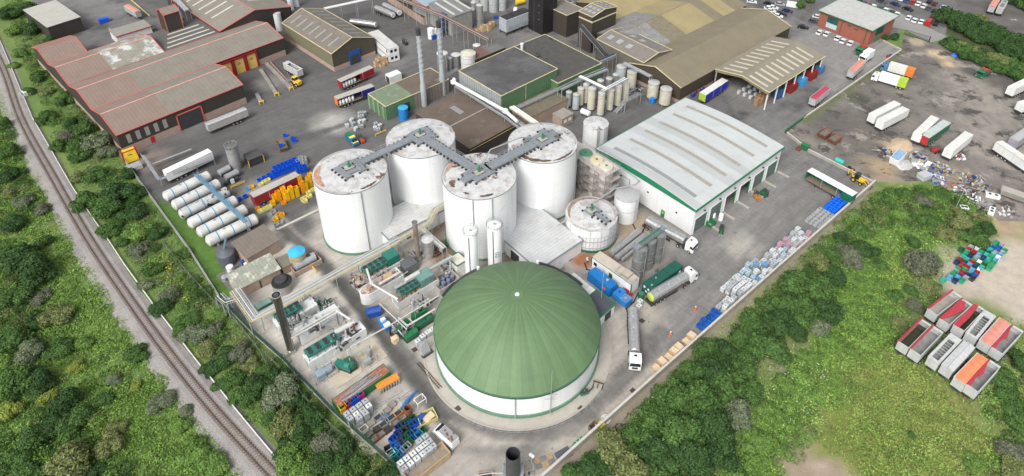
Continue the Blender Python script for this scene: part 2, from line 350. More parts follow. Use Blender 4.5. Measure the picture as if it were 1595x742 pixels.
sheet('cess_path',[p for p in offs(RP,4.75)[20:]]+[p for p in reversed(offs(RP,2.9)[20:])],.30,mat('cess_dark',(.2,.19,.18),.95,var=.25,sc=.5,fine=.3),None,0,zf=lambda x,y:0*x)if False else None
sheet('path',pp((-30,640),(2,660),(10,742),(20,780),(-40,780)),.012,mat('path_grey',(.2,.18,.18),.95,var=.15),None,0)
def crown_mesh(name,seed,rad=(1,1,.8),n=2600,leaf=.10,lobes=9,flat=0.0):
 0
 r_=np.random.default_rng(seed);L=[]
 for k in range(lobes):
  a=r_.uniform(0,2*PI);d=r_.uniform(.15,.68)if k else 0;L.append((d*math.cos(a),d*math.sin(a),r_.uniform(.35,1.0 if d<.4 else.75),r_.uniform(.3,.52)))
 P=[];N=[]
 w=np.array([l[3]**2 for l in L]);w/=w.sum()
 idx=r_.choice(len(L),n,p=w)
 v=r_.normal(size=(n,3));v/=np.linalg.norm(v,axis=1)[:,None];v[:,2]=np.where(v[:,2]<-.35,-v[:,2],v[:,2])
 c=np.array([l[:3]for l in L])[idx];rr=np.array([l[3]for l in L])[idx]*(1-np.abs(r_.normal(0,.16,n)))*(1+.12*np.sin(7*v[:,0]+5*v[:,1]*2+seed))
 P=c+v*rr[:,None];P[:,2]*=rad[2];P[:,2]=np.maximum(P[:,2],.02)
 nrm=v+r_.normal(0,.55,(n,3));nrm/=np.linalg.norm(nrm,axis=1)[:,None]
 t=np.cross(nrm,r_.normal(size=(n,3)));t/=np.linalg.norm(t,axis=1)[:,None];b=np.cross(nrm,t)
 s=leaf*r_.uniform(.6,1.5,n)[:,None]
 q=np.stack([P-t*s,P-b*s*.55,P+t*s,P+b*s*.55],1).reshape(-1,3)
 me=bpy.data.meshes.new(name);me.vertices.add(len(q));me.vertices.foreach_set('co',q.ravel());me.loops.add(n*4);me.polygons.add(n)
 me.loops.foreach_set('vertex_index',np.arange(n*4));me.polygons.foreach_set('loop_start',np.arange(0,n*4,4));me.update(calc_edges=True);return me
def leafmat(name,col,var=.25,isl=.45,rough=.75):
 return mat(name,col,rough,var=var,sc=.45,island=isl,fine=0,spec=.25)
LEAF={'dark':leafmat('leaf_dark',(.043,.092,.026)),'mid':leafmat('leaf_mid',(.070,.14,.034)),'bright':leafmat('leaf_bright',(.125,.22,.048)),'yellow':leafmat('leaf_yellow',(.24,.30,.06)),'grey':leafmat('leaf_grey',(.15,.185,.105)),'olive':leafmat('leaf_olive',(.165,.195,.07)),'purple':leafmat('leaf_purple',(.135,.15,.095))}
LEAF['smid']=leafmat('scrub_mid',(.105,.195,.045));LEAF['sdark']=leafmat('scrub_dark',(.062,.122,.032));LEAF['tuss']=leafmat('tussock',(.265,.32,.09));LEAF['tuss2']=leafmat('tussock_green',(.145,.22,.055));LEAF['sbright']=leafmat('scrub_bright',(.158,.275,.055))
BARK=mat('bark',(.12,.09,.065),.9)
CR=[crown_mesh('crown',100+k,(1,1,z),n,lf,lb)for k,(z,n,lf,lb)in enumerate([(.8,6500,.062,13),(.95,6500,.06,15),(.7,6000,.06,11),(.85,8000,.052,19),(1.1,6000,.062,12),(.6,5000,.06,9)])]
for me in CR:me.materials.append(LEAF['mid'])
def trunk_mesh():
 mb=MB();mb.tube((0,0,0),(.02,.02,.45),.055,7,r2=.035)
 for a in(0.4,2.3,4.4):mb.tube((.02,.02,.3),(.35*math.cos(a),.35*math.sin(a),.7),.028,5,r2=.01)
 me=bpy.data.meshes.new('trunk');me.from_pydata(mb.v,[],mb.f);me.materials.append(BARK);return me
TRK=trunk_mesh();NTREE=0
KN={'dark':'dark green','mid':'mid green','bright':'bright green','yellow':'yellow-green','grey':'silvery grey-green','olive':'olive green','purple':'grey-brown, thin leaved'}
TLAB={}
def tree(x,y,r_,h,kind,where,order=None):
 0
 global NTREE;NTREE+=1
 big=h>3.2;size='large' if r_>3.6 else 'medium' if r_>2.3 else 'small'
 nm='tree' if big else 'bush';t=thing(nm,'',nm,(x,y,0),random.uniform(0,6.28));k=random.randrange(5)if big else random.choice((2,3,5,0))
 if r_>4.2:k=random.choice((1,3,3))
 c=bpy.data.objects.new('crown',CR[k]);COL.objects.link(c);c.parent=t;c.material_slots[0].link='OBJECT';c.material_slots[0].material=LEAF[kind]
 zt={0:1.15,1:1.4,2:1.0,3:1.25,4:1.55,5:.85}[k];c.scale=(r_/.95*random.uniform(.9,1.1),r_/.95*random.uniform(.9,1.1),h/zt)
 b=bpy.data.objects.new('trunk',TRK);COL.objects.link(b);b.parent=t;b.scale=(r_,r_,h)
 key=(size,kind,nm,where);TLAB.setdefault(key,[]).append((t,y));return t
def scatter(poly,n,rmin,rmax,kinds,where,hk=(.9,1.5),mind=.62,avoid=None,seed=1):
 r_=random.Random(seed);P=[(p[0],p[1])for p in poly];xs=[p[0]for p in P];ys=[p[1]for p in P];pts=[];tries=0
 while len(pts)<n and tries<12000:
  tries+=1;x,y=r_.uniform(min(xs),max(xs)),r_.uniform(min(ys),max(ys));rr=rmin+(rmax-rmin)*r_.random()**1.6
  if not inside(np.array([x]),np.array([y]),P)[0]:continue
  if any(math.hypot(x-a,y-b)<(rr+c)*mind for a,b,c in pts):continue
  if avoid and any(math.hypot(x-a,y-b)<c for a,b,c in avoid):continue
  pts.append((x,y,rr))
 for x,y,rr in pts:tree(x,y,rr,rr*r_.uniform(*hk),r_.choice(kinds),where)
 return pts
def undergrowth(name,poly,dens,hmin,hmax,mt,label,leaf=.2,seed=1,holes=()):
 r_=np.random.default_rng(seed);P=[(p[0],p[1])for p in poly];xs=[p[0]for p in P];ys=[p[1]for p in P]
 A=(max(xs)-min(xs))*(max(ys)-min(ys));n=int(A*dens);x=r_.uniform(min(xs),max(xs),n);y=r_.uniform(min(ys),max(ys),n);ok=inside(x,y,P)
 for(hx,hy,hr)in holes:ok&=np.hypot(x-hx,y-hy)+(fbm(x,y,4,3)-.5)*hr>hr
 x,y=x[ok],y[ok];n=len(x);hn=fbm(x,y,3.5,seed+60);z=hmin+(hmax-hmin)*np.clip((hn-.25)*1.8,0,1)*r_.uniform(.35,1,n)
 Pn=np.stack([x,y,z],1);nrm=np.stack([r_.normal(0,.6,n),r_.normal(0,.6,n),np.full(n,1.0)],1);nrm/=np.linalg.norm(nrm,axis=1)[:,None]
 t=np.cross(nrm,r_.normal(size=(n,3)));t/=np.linalg.norm(t,axis=1)[:,None];b=np.cross(nrm,t);s=leaf*r_.uniform(.5,1.5,n)[:,None]
 q=np.stack([Pn-t*s,Pn-b*s*.5,Pn+t*s,Pn+b*s*.5],1).reshape(-1,3)
 me=bpy.data.meshes.new(name);me.vertices.add(n*4);me.vertices.foreach_set('co',q.ravel());me.loops.add(n*4);me.polygons.add(n)
 me.loops.foreach_set('vertex_index',np.arange(n*4));me.polygons.foreach_set('loop_start',np.arange(0,n*4,4));me.update(calc_edges=True);me.materials.append(mt)
 o=bpy.data.objects.new(name,me);COL.objects.link(o);tag(o,label,'undergrowth',kind='stuff');return o
U1=mat('herbage_bright',(.20,.325,.066),.8,var=.3,sc=.12,island=.4,fine=0,spec=.2,stain=[((.10,.17,.04),.16,.55,.1),((.24,.27,.10),.5,.64,.05)])
U2=mat('herbage_dark',(.13,.225,.05),.8,var=.3,sc=.2,island=.45,fine=0,spec=.2,stain=[((.20,.22,.09),.3,.58,.08)])
U3=mat('herbage_yellow',(.295,.35,.092),.8,var=.22,sc=.12,island=.35,fine=0,spec=.2,stain=[((.20,.28,.065),.15,.5,.1),((.43,.38,.2),.35,.62,.06)])
LEFTV=[p for p in offs(RP,-4.6)];LEFTV=pp((-90,60),(-60,-20))+[p for p in LEFTV[6:]]+pp((420,790),(-60,800))
undergrowth('undergrowth',pp((-60,90),(-5,120),(24,186),(66,279),(112,372),(160,440),(225,540),(290,632),(360,716),(420,790),(-60,800)),9,.05,.8,U1,'bright green weeds covering the bank left of the railway',.19,3)
FV=[G(0,u,v)for u,v in((20,60),(62,160),(100,240),(125,290),(160,345),(215,425),(262,495),(320,562),(385,640),(440,702),(500,770),(660,780),(632,745),(600,716),(520,645),(440,562),(395,522),(345,470),(300,398),(240,315),(186,240),(130,155),(75,70),(40,0),(0,-30))]
undergrowth('undergrowth',FV,9,.05,.7,U2,'dark green scrub between the railway and the works fence',.19,5)
RV=pp((1366,292),(1440,286),(1500,300),(1545,335),(1556,370),(1500,385),(1470,440),(1462,475),(1595,500),(1700,560),(1700,800),(870,800),(1046,578),(1200,440),(1361,297))
bare=[(G(0,1262,716).x,G(0,1262,716).y,5.0),(G(0,1285,745).x,G(0,1285,745).y,6.0),(G(0,1560,470).x,G(0,1560,470).y,13),(G(0,1510,440).x,G(0,1510,440).y,10)]
bare=bare[:2]+[(G(0,1535,430).x,G(0,1535,430).y,9),(G(0,1592,440).x,G(0,1592,440).y,12)]
bare+=[(G(0,1366+0,470).x,G(0,1366,470).y,.1)]
undergrowth('undergrowth',RV,9,.05,.85,U1,'bright green nettles and weeds on the land right of the yard wall',.2,7,bare)
undergrowth('grass',pp((1270,575),(1330,520),(1400,560),(1500,640),(1560,700),(1540,790),(1340,790),(1300,690)),15,.1,1.0,U3,'yellow-green long grass in front of the parked tipper trailers',.12,9)
undergrowth('grass',pp((1385,545),(1440,470),(1500,480),(1600,530),(1620,640),(1560,640),(1470,600)),11,.05,.5,U1,'green weeds and grass between and around the parked tipper trailers',.14,19)
undergrowth('grass',pp((1360,455),(1390,395),(1430,420),(1440,470),(1400,490)),8,.3,.95,U3,'patch of straw coloured grass between bushes above the tipper trailers',.18,11)
undergrowth('wild_flowers',pp((235,398),(262,402),(300,470),(290,478),(250,440)),2.2,.7,1.3,mat('flower_yellow',(.55,.47,.02),.7,island=.3,fine=0),'yellow wild flowers on the bank beside the works fence',.17,12)
undergrowth('wild_flowers',pp((1190,560),(1300,560),(1290,640),(1230,690),(1190,640)),.9,.8,1.2,mat('flower_white',(.62,.62,.5),.7,island=.3,fine=0),'white flower heads in the weeds left of the long grass',.13,14)
undergrowth('wild_flowers',pp((1425,375),(1480,380),(1470,470),(1440,480)),.8,.8,1.2,MATS['flower_white'],'white flower heads in the weeds beside the coloured crates',.13,15)
undergrowth('wild_flowers',pp((1460,690),(1520,660),(1530,740),(1450,742)),.15,.8,1.2,MATS['flower_white'],'white flower heads in the long grass at the lower right',.13,17)
def tp(lst,where):
 for(u,v,r_,hf,kind)in lst:
  z=r_*hf*.6;p=G(0,u,v,z);tree(p.x,p.y,r_,r_*hf,kind,where)
tp([(15,230,3.2,1.3,'mid'),(10,270,3,1.2,'dark'),(35,310,3,1,'grey'),(20,345,3.2,1.2,'dark'),(50,415,5,1.2,'dark'),(18,400,4.5,1.2,'dark'),(70,375,2.6,1,'mid'),(15,462,4,1.1,'mid'),(65,325,2.6,.9,'purple'),(85,490,3.2,1.1,'olive'),(50,500,3,1,'dark'),(15,520,3.6,1.1,'mid'),(45,545,3.2,1.1,'grey'),(20,590,4.2,1.2,'mid'),(60,590,3.4,1.1,'dark'),(100,620,3.6,1.1,'dark'),(75,620,2.2,1.1,'yellow'),(12,635,2.6,1.1,'yellow'),(118,570,1.8,1.1,'yellow'),(50,680,3.4,1.1,'mid'),(20,710,3,1.1,'mid'),(95,722,4.4,1.15,'olive'),(165,690,2.6,1.1,'olive'),(178,668,2,1,'olive'),(250,625,2.4,.9,'grey'),(208,600,1.5,1,'yellow'),(212,548,2.6,1,'mid'),(115,655,3.2,1,'mid'),(175,590,1.8,.9,'grey'),(290,640,1.8,.8,'grey'),(300,700,3,.8,'bright'),(330,725,2.8,.8,'bright'),(280,660,2.2,.8,'bright'),(12,300,2.4,1,'olive'),(5,190,2.6,1.2,'mid'),(90,540,2.8,1,'mid'),(130,530,2.2,.9,'bright'),(60,460,2.4,.8,'purple'),(45,735,3,1,'mid'),(160,625,2.4,.8,'mid'),(80,665,3,.9,'dark'),(140,740,2.6,.8,'dark')],'left of the railway')
tp([(150,215,4.2,1.3,'grey'),(128,195,3.6,1.2,'mid'),(165,235,3.4,1.1,'grey'),(180,300,4.4,1.1,'dark'),(165,320,4.2,1.1,'mid'),(130,310,3.8,1.1,'mid'),(205,325,3.6,1,'dark'),(100,150,3.6,1.2,'mid'),(60,115,3.4,1.1,'mid'),(85,90,3,1.2,'dark'),(50,40,4,1.3,'dark'),(20,45,3.4,1.1,'bright'),(10,20,4.4,1.2,'dark'),(30,80,3,1,'bright'),(80,60,3,1.2,'dark'),(40,10,4,1.2,'dark'),(60,30,3.4,1.2,'dark'),(70,180,3.2,1,'mid'),(100,210,3,1,'purple'),(120,240,3.2,1,'mid'),(90,225,2.6,1,'mid'),(145,270,3,1,'mid'),(120,275,2.6,1,'olive'),(110,190,3,1.1,'dark'),(45,140,2.6,1,'mid'),(70,140,2.6,1,'olive'),(20,100,2.2,1,'bright'),(170,355,3,.9,'mid'),(215,355,3.6,1,'bright'),(190,375,2.4,.8,'mid'),(240,360,2.8,.9,'dark'),(195,270,2.8,1,'dark'),(215,300,2.6,1,'dark'),(215,385,2.6,.9,'purple'),(235,415,2.6,1,'mid'),(225,440,2.2,.9,'grey'),(262,455,3,1,'grey'),(250,475,2.8,.9,'dark'),(290,500,2.6,.8,'mid'),(275,515,2,.8,'mid'),(300,520,2.8,.9,'grey'),(330,510,2.4,.9,'purple'),(320,540,2.6,.9,'olive'),(375,545,2.6,1,'purple'),(350,555,2.4,.9,'dark'),(325,575,2,.8,'dark'),(365,590,2.8,1,'mid'),(385,570,2.2,.9,'olive'),(400,600,3,1,'dark'),(375,615,2.6,.9,'mid'),(345,600,1.8,.8,'mid'),(440,605,3.6,1.2,'grey'),(425,625,2.8,1,'grey'),(445,655,3.4,1.1,'olive'),(420,650,2.2,1,'mid'),(480,650,3,1.1,'dark'),(470,680,3,1,'dark'),(510,690,2.8,1,'purple'),(540,700,3,1,'dark'),(500,720,3.2,1,'dark'),(455,715,3.2,1.05,'bright'),(470,740,3.2,1,'bright'),(560,730,3,1,'mid'),(530,742,3,1,'mid'),(585,742,2.6,1,'dark'),(430,580,2.6,1,'dark'),(460,620,2.4,1,'dark'),(415,575,2.2,.9,'mid'),(495,670,2.2,.9,'mid'),(525,715,2.2,.9,'mid'),(440,700,2,.9,'dark'),(605,735,2.0,.9,'dark'),(340,490,1.8,.8,'bright'),(300,440,1.8,.8,'mid'),(280,430,1.6,.8,'bright'),(270,400,2,.8,'mid')],'between the railway and the works fence')
tp([(1090,620,5.2,1.2,'mid'),(1050,610,4.4,1.15,'mid'),(1020,645,4.2,1.1,'mid'),(1060,670,5,1.2,'mid'),(1110,660,4.8,1.15,'dark'),(1140,600,4.4,1.1,'mid'),(1120,575,4.0,1.1,'dark'),(1160,570,3.8,1.1,'mid'),(1000,680,3.6,1,'mid'),(1080,710,4.4,1.1,'dark'),(1030,700,3.8,1.1,'dark'),(960,700,4.0,1.05,'olive'),(930,725,3.8,1,'dark'),(985,730,4,1.1,'olive'),(900,742,3,1,'mid'),(1040,745,4,1,'mid'),(1130,700,3.6,1.1,'dark'),(1100,540,3.6,1,'mid'),(1150,640,3.6,1,'grey'),(1170,610,3.4,1,'mid'),(1085,580,3.4,1,'mid'),(1130,545,2.8,1,'dark'),(1240,440,4.6,1.15,'mid'),(1275,450,5.0,1.2,'mid'),(1250,480,4.6,1.15,'mid'),(1290,480,4,1.1,'dark'),(1220,470,3.8,1.1,'mid'),(1210,500,4.0,1.1,'dark'),(1170,500,3.6,1.05,'mid'),(1180,530,3.8,1.1,'mid'),(1205,545,3.4,1.0,'mid'),(1150,520,2.8,.9,'mid'),(1280,410,3.4,1.1,'olive'),(1300,430,3.4,1.1,'dark'),(1275,505,2.8,1,'grey'),(1240,515,3,1,'dark'),(1190,475,2.4,.9,'mid'),(1320,390,3,1,'purple'),(1310,372,3,1,'dark'),(1340,355,3,.9,'mid'),(1300,395,2.6,1,'mid'),(1350,385,3,.9,'dark'),(1330,405,2.6,.9,'purple'),(1438,405,4.6,1.2,'purple'),(1442,405,3.8,1.15,'grey'),(1440,310,2.8,.8,'purple'),(1380,310,2.4,.8,'mid'),(1400,330,2.6,.7,'bright'),(1350,320,2.2,.8,'olive'),(1410,300,2.4,.8,'mid'),(1460,300,2,.8,'mid'),(1500,345,3.4,1,'olive'),(1475,360,3.2,1,'olive'),(1520,365,3.4,1,'mid'),(1540,355,3,1,'dark'),(1490,330,2.6,.9,'olive'),(1450,345,3,.9,'mid'),(1420,375,2.6,.9,'mid'),(1450,440,2.2,.9,'olive'),(1420,450,2,.8,'mid'),(1425,475,2.4,.8,'purple'),(1400,500,2,.8,'olive'),(1395,460,1.8,.8,'mid'),(1370,410,2,.8,'mid'),(1370,445,1.8,.8,'bright'),(1340,440,2,.7,'bright'),(1340,480,2,.7,'bright'),(1470,475,1.6,.8,'grey'),(1560,585,2.8,.8,'mid'),(1585,560,3,.9,'dark'),(1575,615,2.6,.8,'mid'),(1590,650,3,.8,'mid'),(1420,520,1.8,.8,'grey'),(1260,560,2.4,.7,'bright'),(1220,600,2.6,.7,'bright'),(1180,690,3,.7,'bright'),(1200,640,2.6,.7,'bright'),(1150,725,3.2,.8,'bright'),(1320,545,2.2,.7,'bright'),(1290,530,2.4,.7,'bright'),(1422,677,1.0,.8,'mid'),(1520,720,2.2,.6,'bright'),(1580,700,2.6,.8,'purple'),(1590,735,3,.8,'olive')],'on the land right of the yard wall')
def hedge_row(a,b,n,r_,hf,kinds,where,z=0):
 for k in range(n):
  p=a.lerp(b,k/(n-1));tree(p.x+random.uniform(-.8,.8),p.y+random.uniform(-.8,.8),r_*random.uniform(.85,1.2),r_*hf*random.uniform(.85,1.15),random.choice(kinds),where)
hedge_row(G(0,1474,34),G(0,1605,92),16,4.6,1.5,['dark','dark','dark'],'in the tall hedge beyond the dirt yard')
hedge_row(G(0,1482,42),G(0,1600,100),14,4.0,1.4,['dark','dark'],'in the tall hedge beyond the dirt yard')
hedge_row(G(0,1480,74),G(0,1610,124),17,3.6,1.15,['dark','mid','olive','mid'],'in the low hedge along the dirt yard')
hedge_row(G(0,1500,88),G(0,1605,132),13,3.0,1.1,['mid','dark'],'in the low hedge along the dirt yard')
hedge_row(G(0,1540,-6),G(0,1610,20),6,3.4,1.5,['dark','mid'],'along the far road at the top right corner')
tp([(1380,56,1.7,1.3,'dark'),(1397,56,2.4,1.1,'dark'),(1376,44,1.6,1.3,'dark'),(1248,6,2.6,1.4,'mid'),(1262,-2,2.6,1.4,'mid'),(1530,26,2.6,1.4,'olive')],'around the brick office')
def scrub(label,poly,cnt,rmin,rmax,kinds,seed,hf=(.45,.95),per=170):
 0
 r_=np.random.default_rng(seed);P=[(p[0],p[1])for p in poly];xs=[p[0]for p in P];ys=[p[1]for p in P]
 x=r_.uniform(min(xs),max(xs),cnt*6);y=r_.uniform(min(ys),max(ys),cnt*6);ok=inside(x,y,P)&(sdist(x,y,P)>.8);x,y=x[ok][:cnt],y[ok][:cnt];c=len(x)
 rr=r_.uniform(rmin,rmax,c)*(.7+.6*fbm(x,y,14,seed));hh=rr*r_.uniform(*hf,c);n=np.maximum(40,(per*rr**2/2).astype(int));idx=np.repeat(np.arange(c),n);N=len(idx)
 v=r_.normal(size=(N,3));v[:,2]=np.abs(v[:,2]);v/=np.linalg.norm(v,axis=1)[:,None];k=(1-np.abs(r_.normal(0,.13,N)))*(1+.13*np.sin(9*v[:,0]+idx)*np.cos(8*v[:,1]))
 C_=np.stack([x[idx]+v[:,0]*rr[idx]*k,y[idx]+v[:,1]*rr[idx]*k,.05+v[:,2]*hh[idx]*k],1);nr=v+r_.normal(0,.5,(N,3));nr/=np.linalg.norm(nr,axis=1)[:,None]
 t=np.cross(nr,r_.normal(size=(N,3)));t/=np.linalg.norm(t,axis=1)[:,None];b=np.cross(nr,t);s_=(.15*r_.uniform(.6,1.6,N))[:,None];q=np.stack([C_-t*s_,C_-b*s_*.55,C_+t*s_,C_+b*s_*.55],1).reshape(-1,3)
 me=bpy.data.meshes.new('scrub');me.vertices.add(N*4);me.vertices.foreach_set('co',q.ravel());me.loops.add(N*4);me.polygons.add(N);me.loops.foreach_set('vertex_index',np.arange(N*4));me.polygons.foreach_set('loop_start',np.arange(0,N*4,4));me.update(calc_edges=True)
 for kd in kinds:me.materials.append(LEAF[kd])
 me.polygons.foreach_set('material_index',(r_.integers(0,len(kinds),c)[idx]).astype(np.int32));me.update();o=bpy.data.objects.new('scrub',me);COL.objects.link(o);tag(o,label,'scrub',kind='stuff')
scrub('dense mixed scrub covering the strip between the railway and the works fence',FV,800,1.0,2.2,['smid','sdark','smid','bright','olive','sdark','grey','dark'],31)
scrub('dense scrub at the far left edge beyond the railway bank',pp((-40,140),(20,192),(45,279),(62,372),(75,440),(80,520),(130,600),(220,742),(230,790),(-60,790)),480,1.0,2.2,['smid','dark','smid','sbright','olive','sdark'],32)
scrub('low bright green bramble on the railway bank',pp((130,430),(200,520),(290,640),(370,735),(410,785),(260,785),(150,600),(95,500)),70,.7,1.4,['sbright','sbright','smid'],33,(.25,.5))
scrub('dense scrub filling the gaps of the thicket beyond the long yard wall',pp((1361,300),(1440,292),(1500,302),(1545,340),(1530,370),(1460,372),(1400,350),(1340,380),(1300,430),(1270,500),(1200,550),(1165,620),(1140,700),(1110,780),(860,780),(1046,590),(1200,452)),760,1.1,2.3,['smid','smid','dark','sbright','mid','olive'],34)
scrub('bright green bramble and nettles between the thicket and the long grass',pp((1300,460),(1370,380),(1430,480),(1380,540),(1290,560),(1300,640),(1230,680),(1180,780),(1120,780),(1180,640),(1220,560),(1290,520)),430,.7,1.5,['sbright','sbright','bright','sbright','smid'],35,(.2,.4))
scrub('weeds round the parked tipper trailers',pp((1420,480),(1400,510),(1395,540),(1380,500),(1400,440),(1455,440),(1465,470)),80,.6,1.2,['smid','olive','grey'],36,(.3,.6))
scrub('bushes and weeds at the lower right corner below the tipper trailers',pp((1530,620),(1595,560),(1640,560),(1640,790),(1500,790),(1540,700)),150,.8,1.7,['smid','olive','sbright','sdark'],37,(.3,.7))
scrub('low rolling weeds and bramble over the whole bank left of the railway',pp((-40,150),(20,190),(62,279),(108,372),(156,440),(220,540),(285,632),(355,716),(410,785),(-60,790)),620,1.2,2.6,['sbright','sbright','smid','bright','sbright'],41,(.10,.26),120)
scrub('low rolling weeds between the bushes beside the works fence',FV,450,1.1,2.4,['smid','sbright','smid','olive','sdark'],42,(.10,.28),120)
scrub('low rolling nettles on the land between thicket and tipper trailers',pp((1361,300),(1480,300),(1440,400),(1400,540),(1300,640),(1180,790),(1100,790),(1180,620),(1290,500)),480,1.1,2.4,['sbright','smid','sbright','bright'],43,(.10,.28),120)
scrub('low tussocks scattered through the long yellow-green grass',pp((1290,580),(1390,500),(1500,640),(1560,700),(1540,790),(1340,790),(1320,690)),230,.9,2.2,['tuss','tuss','tuss2'],44,(.06,.16),110)
WHT=mat('paint_white',(.78,.79,.78),.45,var=.05,sc=.5);GREY=mat('paint_grey',(.38,.39,.4),.5);DK=mat('dark_grey',(.045,.045,.05),.6);BLK=mat('rubber',(.02,.02,.02),.8)
GLS=mat('glass_dark',(.015,.02,.03),.12,var=0,fine=0);STL=mat('stainless',(.58,.58,.57),.3,.7,var=.12,sc=1.2);GALV=mat('galvanised',(.42,.44,.45),.5,.35,var=.1);CHA=mat('chassis',(.035,.035,.035),.7)
REDP=mat('paint_red',(.42,.03,.03),.5);BLUP=mat('paint_blue',(.02,.07,.32),.5);GRNP=mat('paint_green',(.015,.17,.06),.5);ORGP=mat('paint_orange',(.65,.2,.04),.5);YELP=mat('paint_yellow',(.75,.5,.03),.5)
LBL=mat('plastic_blue',(.02,.2,.55),.5,var=.1);DGR=mat('plastic_green',(.01,.20,.13),.5,var=.1);RUST=mat('rust',(.20,.08,.045),.85,var=.35,sc=1.5);WOOD=mat('wood_pallet',(.42,.29,.17),.85,var=.2,sc=2,lines=(2,.3,.3,.5));CREAM=mat('paint_cream',(.60,.57,.46),.6)
ALU=mat('aluminium_grey',(.5,.5,.49),.5,.3,var=.12,sc=1);LIME=mat('paint_lime',(.38,.55,.05),.5);HIV=mat('hi_vis_orange',(.9,.16,.03),.6);SKIN=mat('skin',(.5,.3,.22),.7);NAVY=mat('trouser_navy',(.03,.04,.08),.8)
def wheels(root,xs,w,r_=.5,tw=.28,name='wheel'):
 for x in xs:
  for s in(-1,1):
   b=MB();y=s*(w/2-tw/2);b.hlathe([(r_*.94,-tw/2),(r_,-tw/2+.04),(r_,tw/2-.04),(r_*.94,tw/2)],(x,y,r_),(0,1),12);o=b.ob(name,BLK,root)
   b=MB();b.hlathe([(r_*.5,0),(r_*.5,.03)],(x,y+s*(tw/2)-(.03 if s<0 else 0),r_),(0,1),8);b.ob('rim',ALU,o)
def cab_parts(root,x0,paint,h=3.5,L=2.3,w=2.45):
 0
 b=MB();pr=[(x0,.55),(x0+L-.05,.5),(x0+L,.9),(x0+L,1.7),(x0+L-.12,2.6),(x0+L-.55,h-.25),(x0+L-1.2,h),(x0+.15,h-.05),(x0,h-.4)]
 b.rings([[(px_,-w/2,z)for px_,z in pr],[(px_,w/2,z)for px_,z in pr]]);o=b.ob('cab',paint,root)
 b=MB();b.poly([(x0+L+.015,-w/2+.1,1.72),(x0+L+.015,w/2-.1,1.72),(x0+L-.10,w/2-.18,2.62),(x0+L-.10,-w/2+.18,2.62)])
 b.ob('windscreen',GLS,o)
 for s in(-1,1):
  b=MB();y=s*(w/2+.012);b.poly([(x0+L-.95,y,1.75),(x0+L-.15,y,1.75),(x0+L-.3,y,2.5),(x0+L-.95,y,2.5)][::s]);b.ob('side_window',GLS,o)
  b=MB();b.box(x0+L-.1,x0+L+.06,s*(w/2+.18)-.1,s*(w/2+.18)+.1,1.9,2.6);b.ob('mirror',DK,o)
  b=MB();b.box(x0+L,x0+L+.03,s*.95-.16,s*.95+.16,.7,.9);b.ob('headlight',mat('lens',(.6,.6,.55),.2),o)
 b=MB();b.box(x0+L,x0+L+.02,-.6,.6,.95,1.5);b.ob('grille',DK,o)
 b=MB();b.box(x0+.7,x0+1.15,-.3,.3,h-.0,h+.03);b.ob('roof_hatch',GLS,o)
 return o
def tractor(root,x0,paint,L=2.3):
 0
 b=MB();b.box(x0-.9,x0+4.2,-.45,.45,.55,.95);b.box(x0+1.2,x0+2.1,-1.15,1.15,.5,1.0);b.ob('tractor_chassis',CHA,root)
 cab_parts(root,x0+2.0,paint,L=L);wheels(root,[x0+.1,x0+3.2],2.5)
def tanker(end=None,paint=None,rear=None,key=''):
 t=thing('tanker_lorry','','tanker lorry');paint=paint or WHT
 L=11.2;b=MB();b.box(-L/2,L/2,-.5,.5,.85,1.15);b.box(-L/2-.5,-L/2+.2,-1.2,1.2,.5,.95);b.box(-1.5,2.2,-1.2,-1.0,.5,.95);b.box(-1.5,2.2,1.0,1.2,.5,.95);b.ob('trailer_chassis',CHA,t)
 b=MB();b.hlathe([(.5,-.18),(1.0,-.06),(1.12,.08),(1.12,L-.1),(1.0,L+.04),(.5,L+.12)],(-L/2,0,2.2),(1,0),22);tk=b.ob('tank',STL,t,smooth=True)
 for k in range(11):
  x=-L/2+.5+k*(L-1)/10;b=MB();b.hlathe([(1.13,-.04),(1.17,-.03),(1.17,.03),(1.13,.04)],(x,0,2.2),(1,0),22);b.ob('ring',GALV,tk)
 b=MB();b.box(-L/2+.4,L/2-.4,.1,.5,3.32,3.38);b.rail([(-L/2+.6,.55,3.3),(L/2-.6,.55,3.3)],.5,.03,1.5);b.ob('walkway',GALV,tk)
 for x in(-3,0,3):b=MB();b.cyl(x,-.15,3.25,3.45,.28,n=10);b.ob('manhole',ALU,tk)
 b=MB();b.hlathe([(.45,-.24),(1.0,-.1),(1.14,.05),(1.14,.12)],(-L/2,0,2.2),(1,0),22);b.ob('end_cap',rear or STL,tk,smooth=True)
 b=MB();b.hlathe([(.12,0),(.12,8)],(-4,1.12,1.3),(1,0),8);b.ob('hose_tube',ALU,t)
 wheels(t,[-4.6,-3.3,-2.0],2.5);tractor(t,L/2-1.2,paint);return t
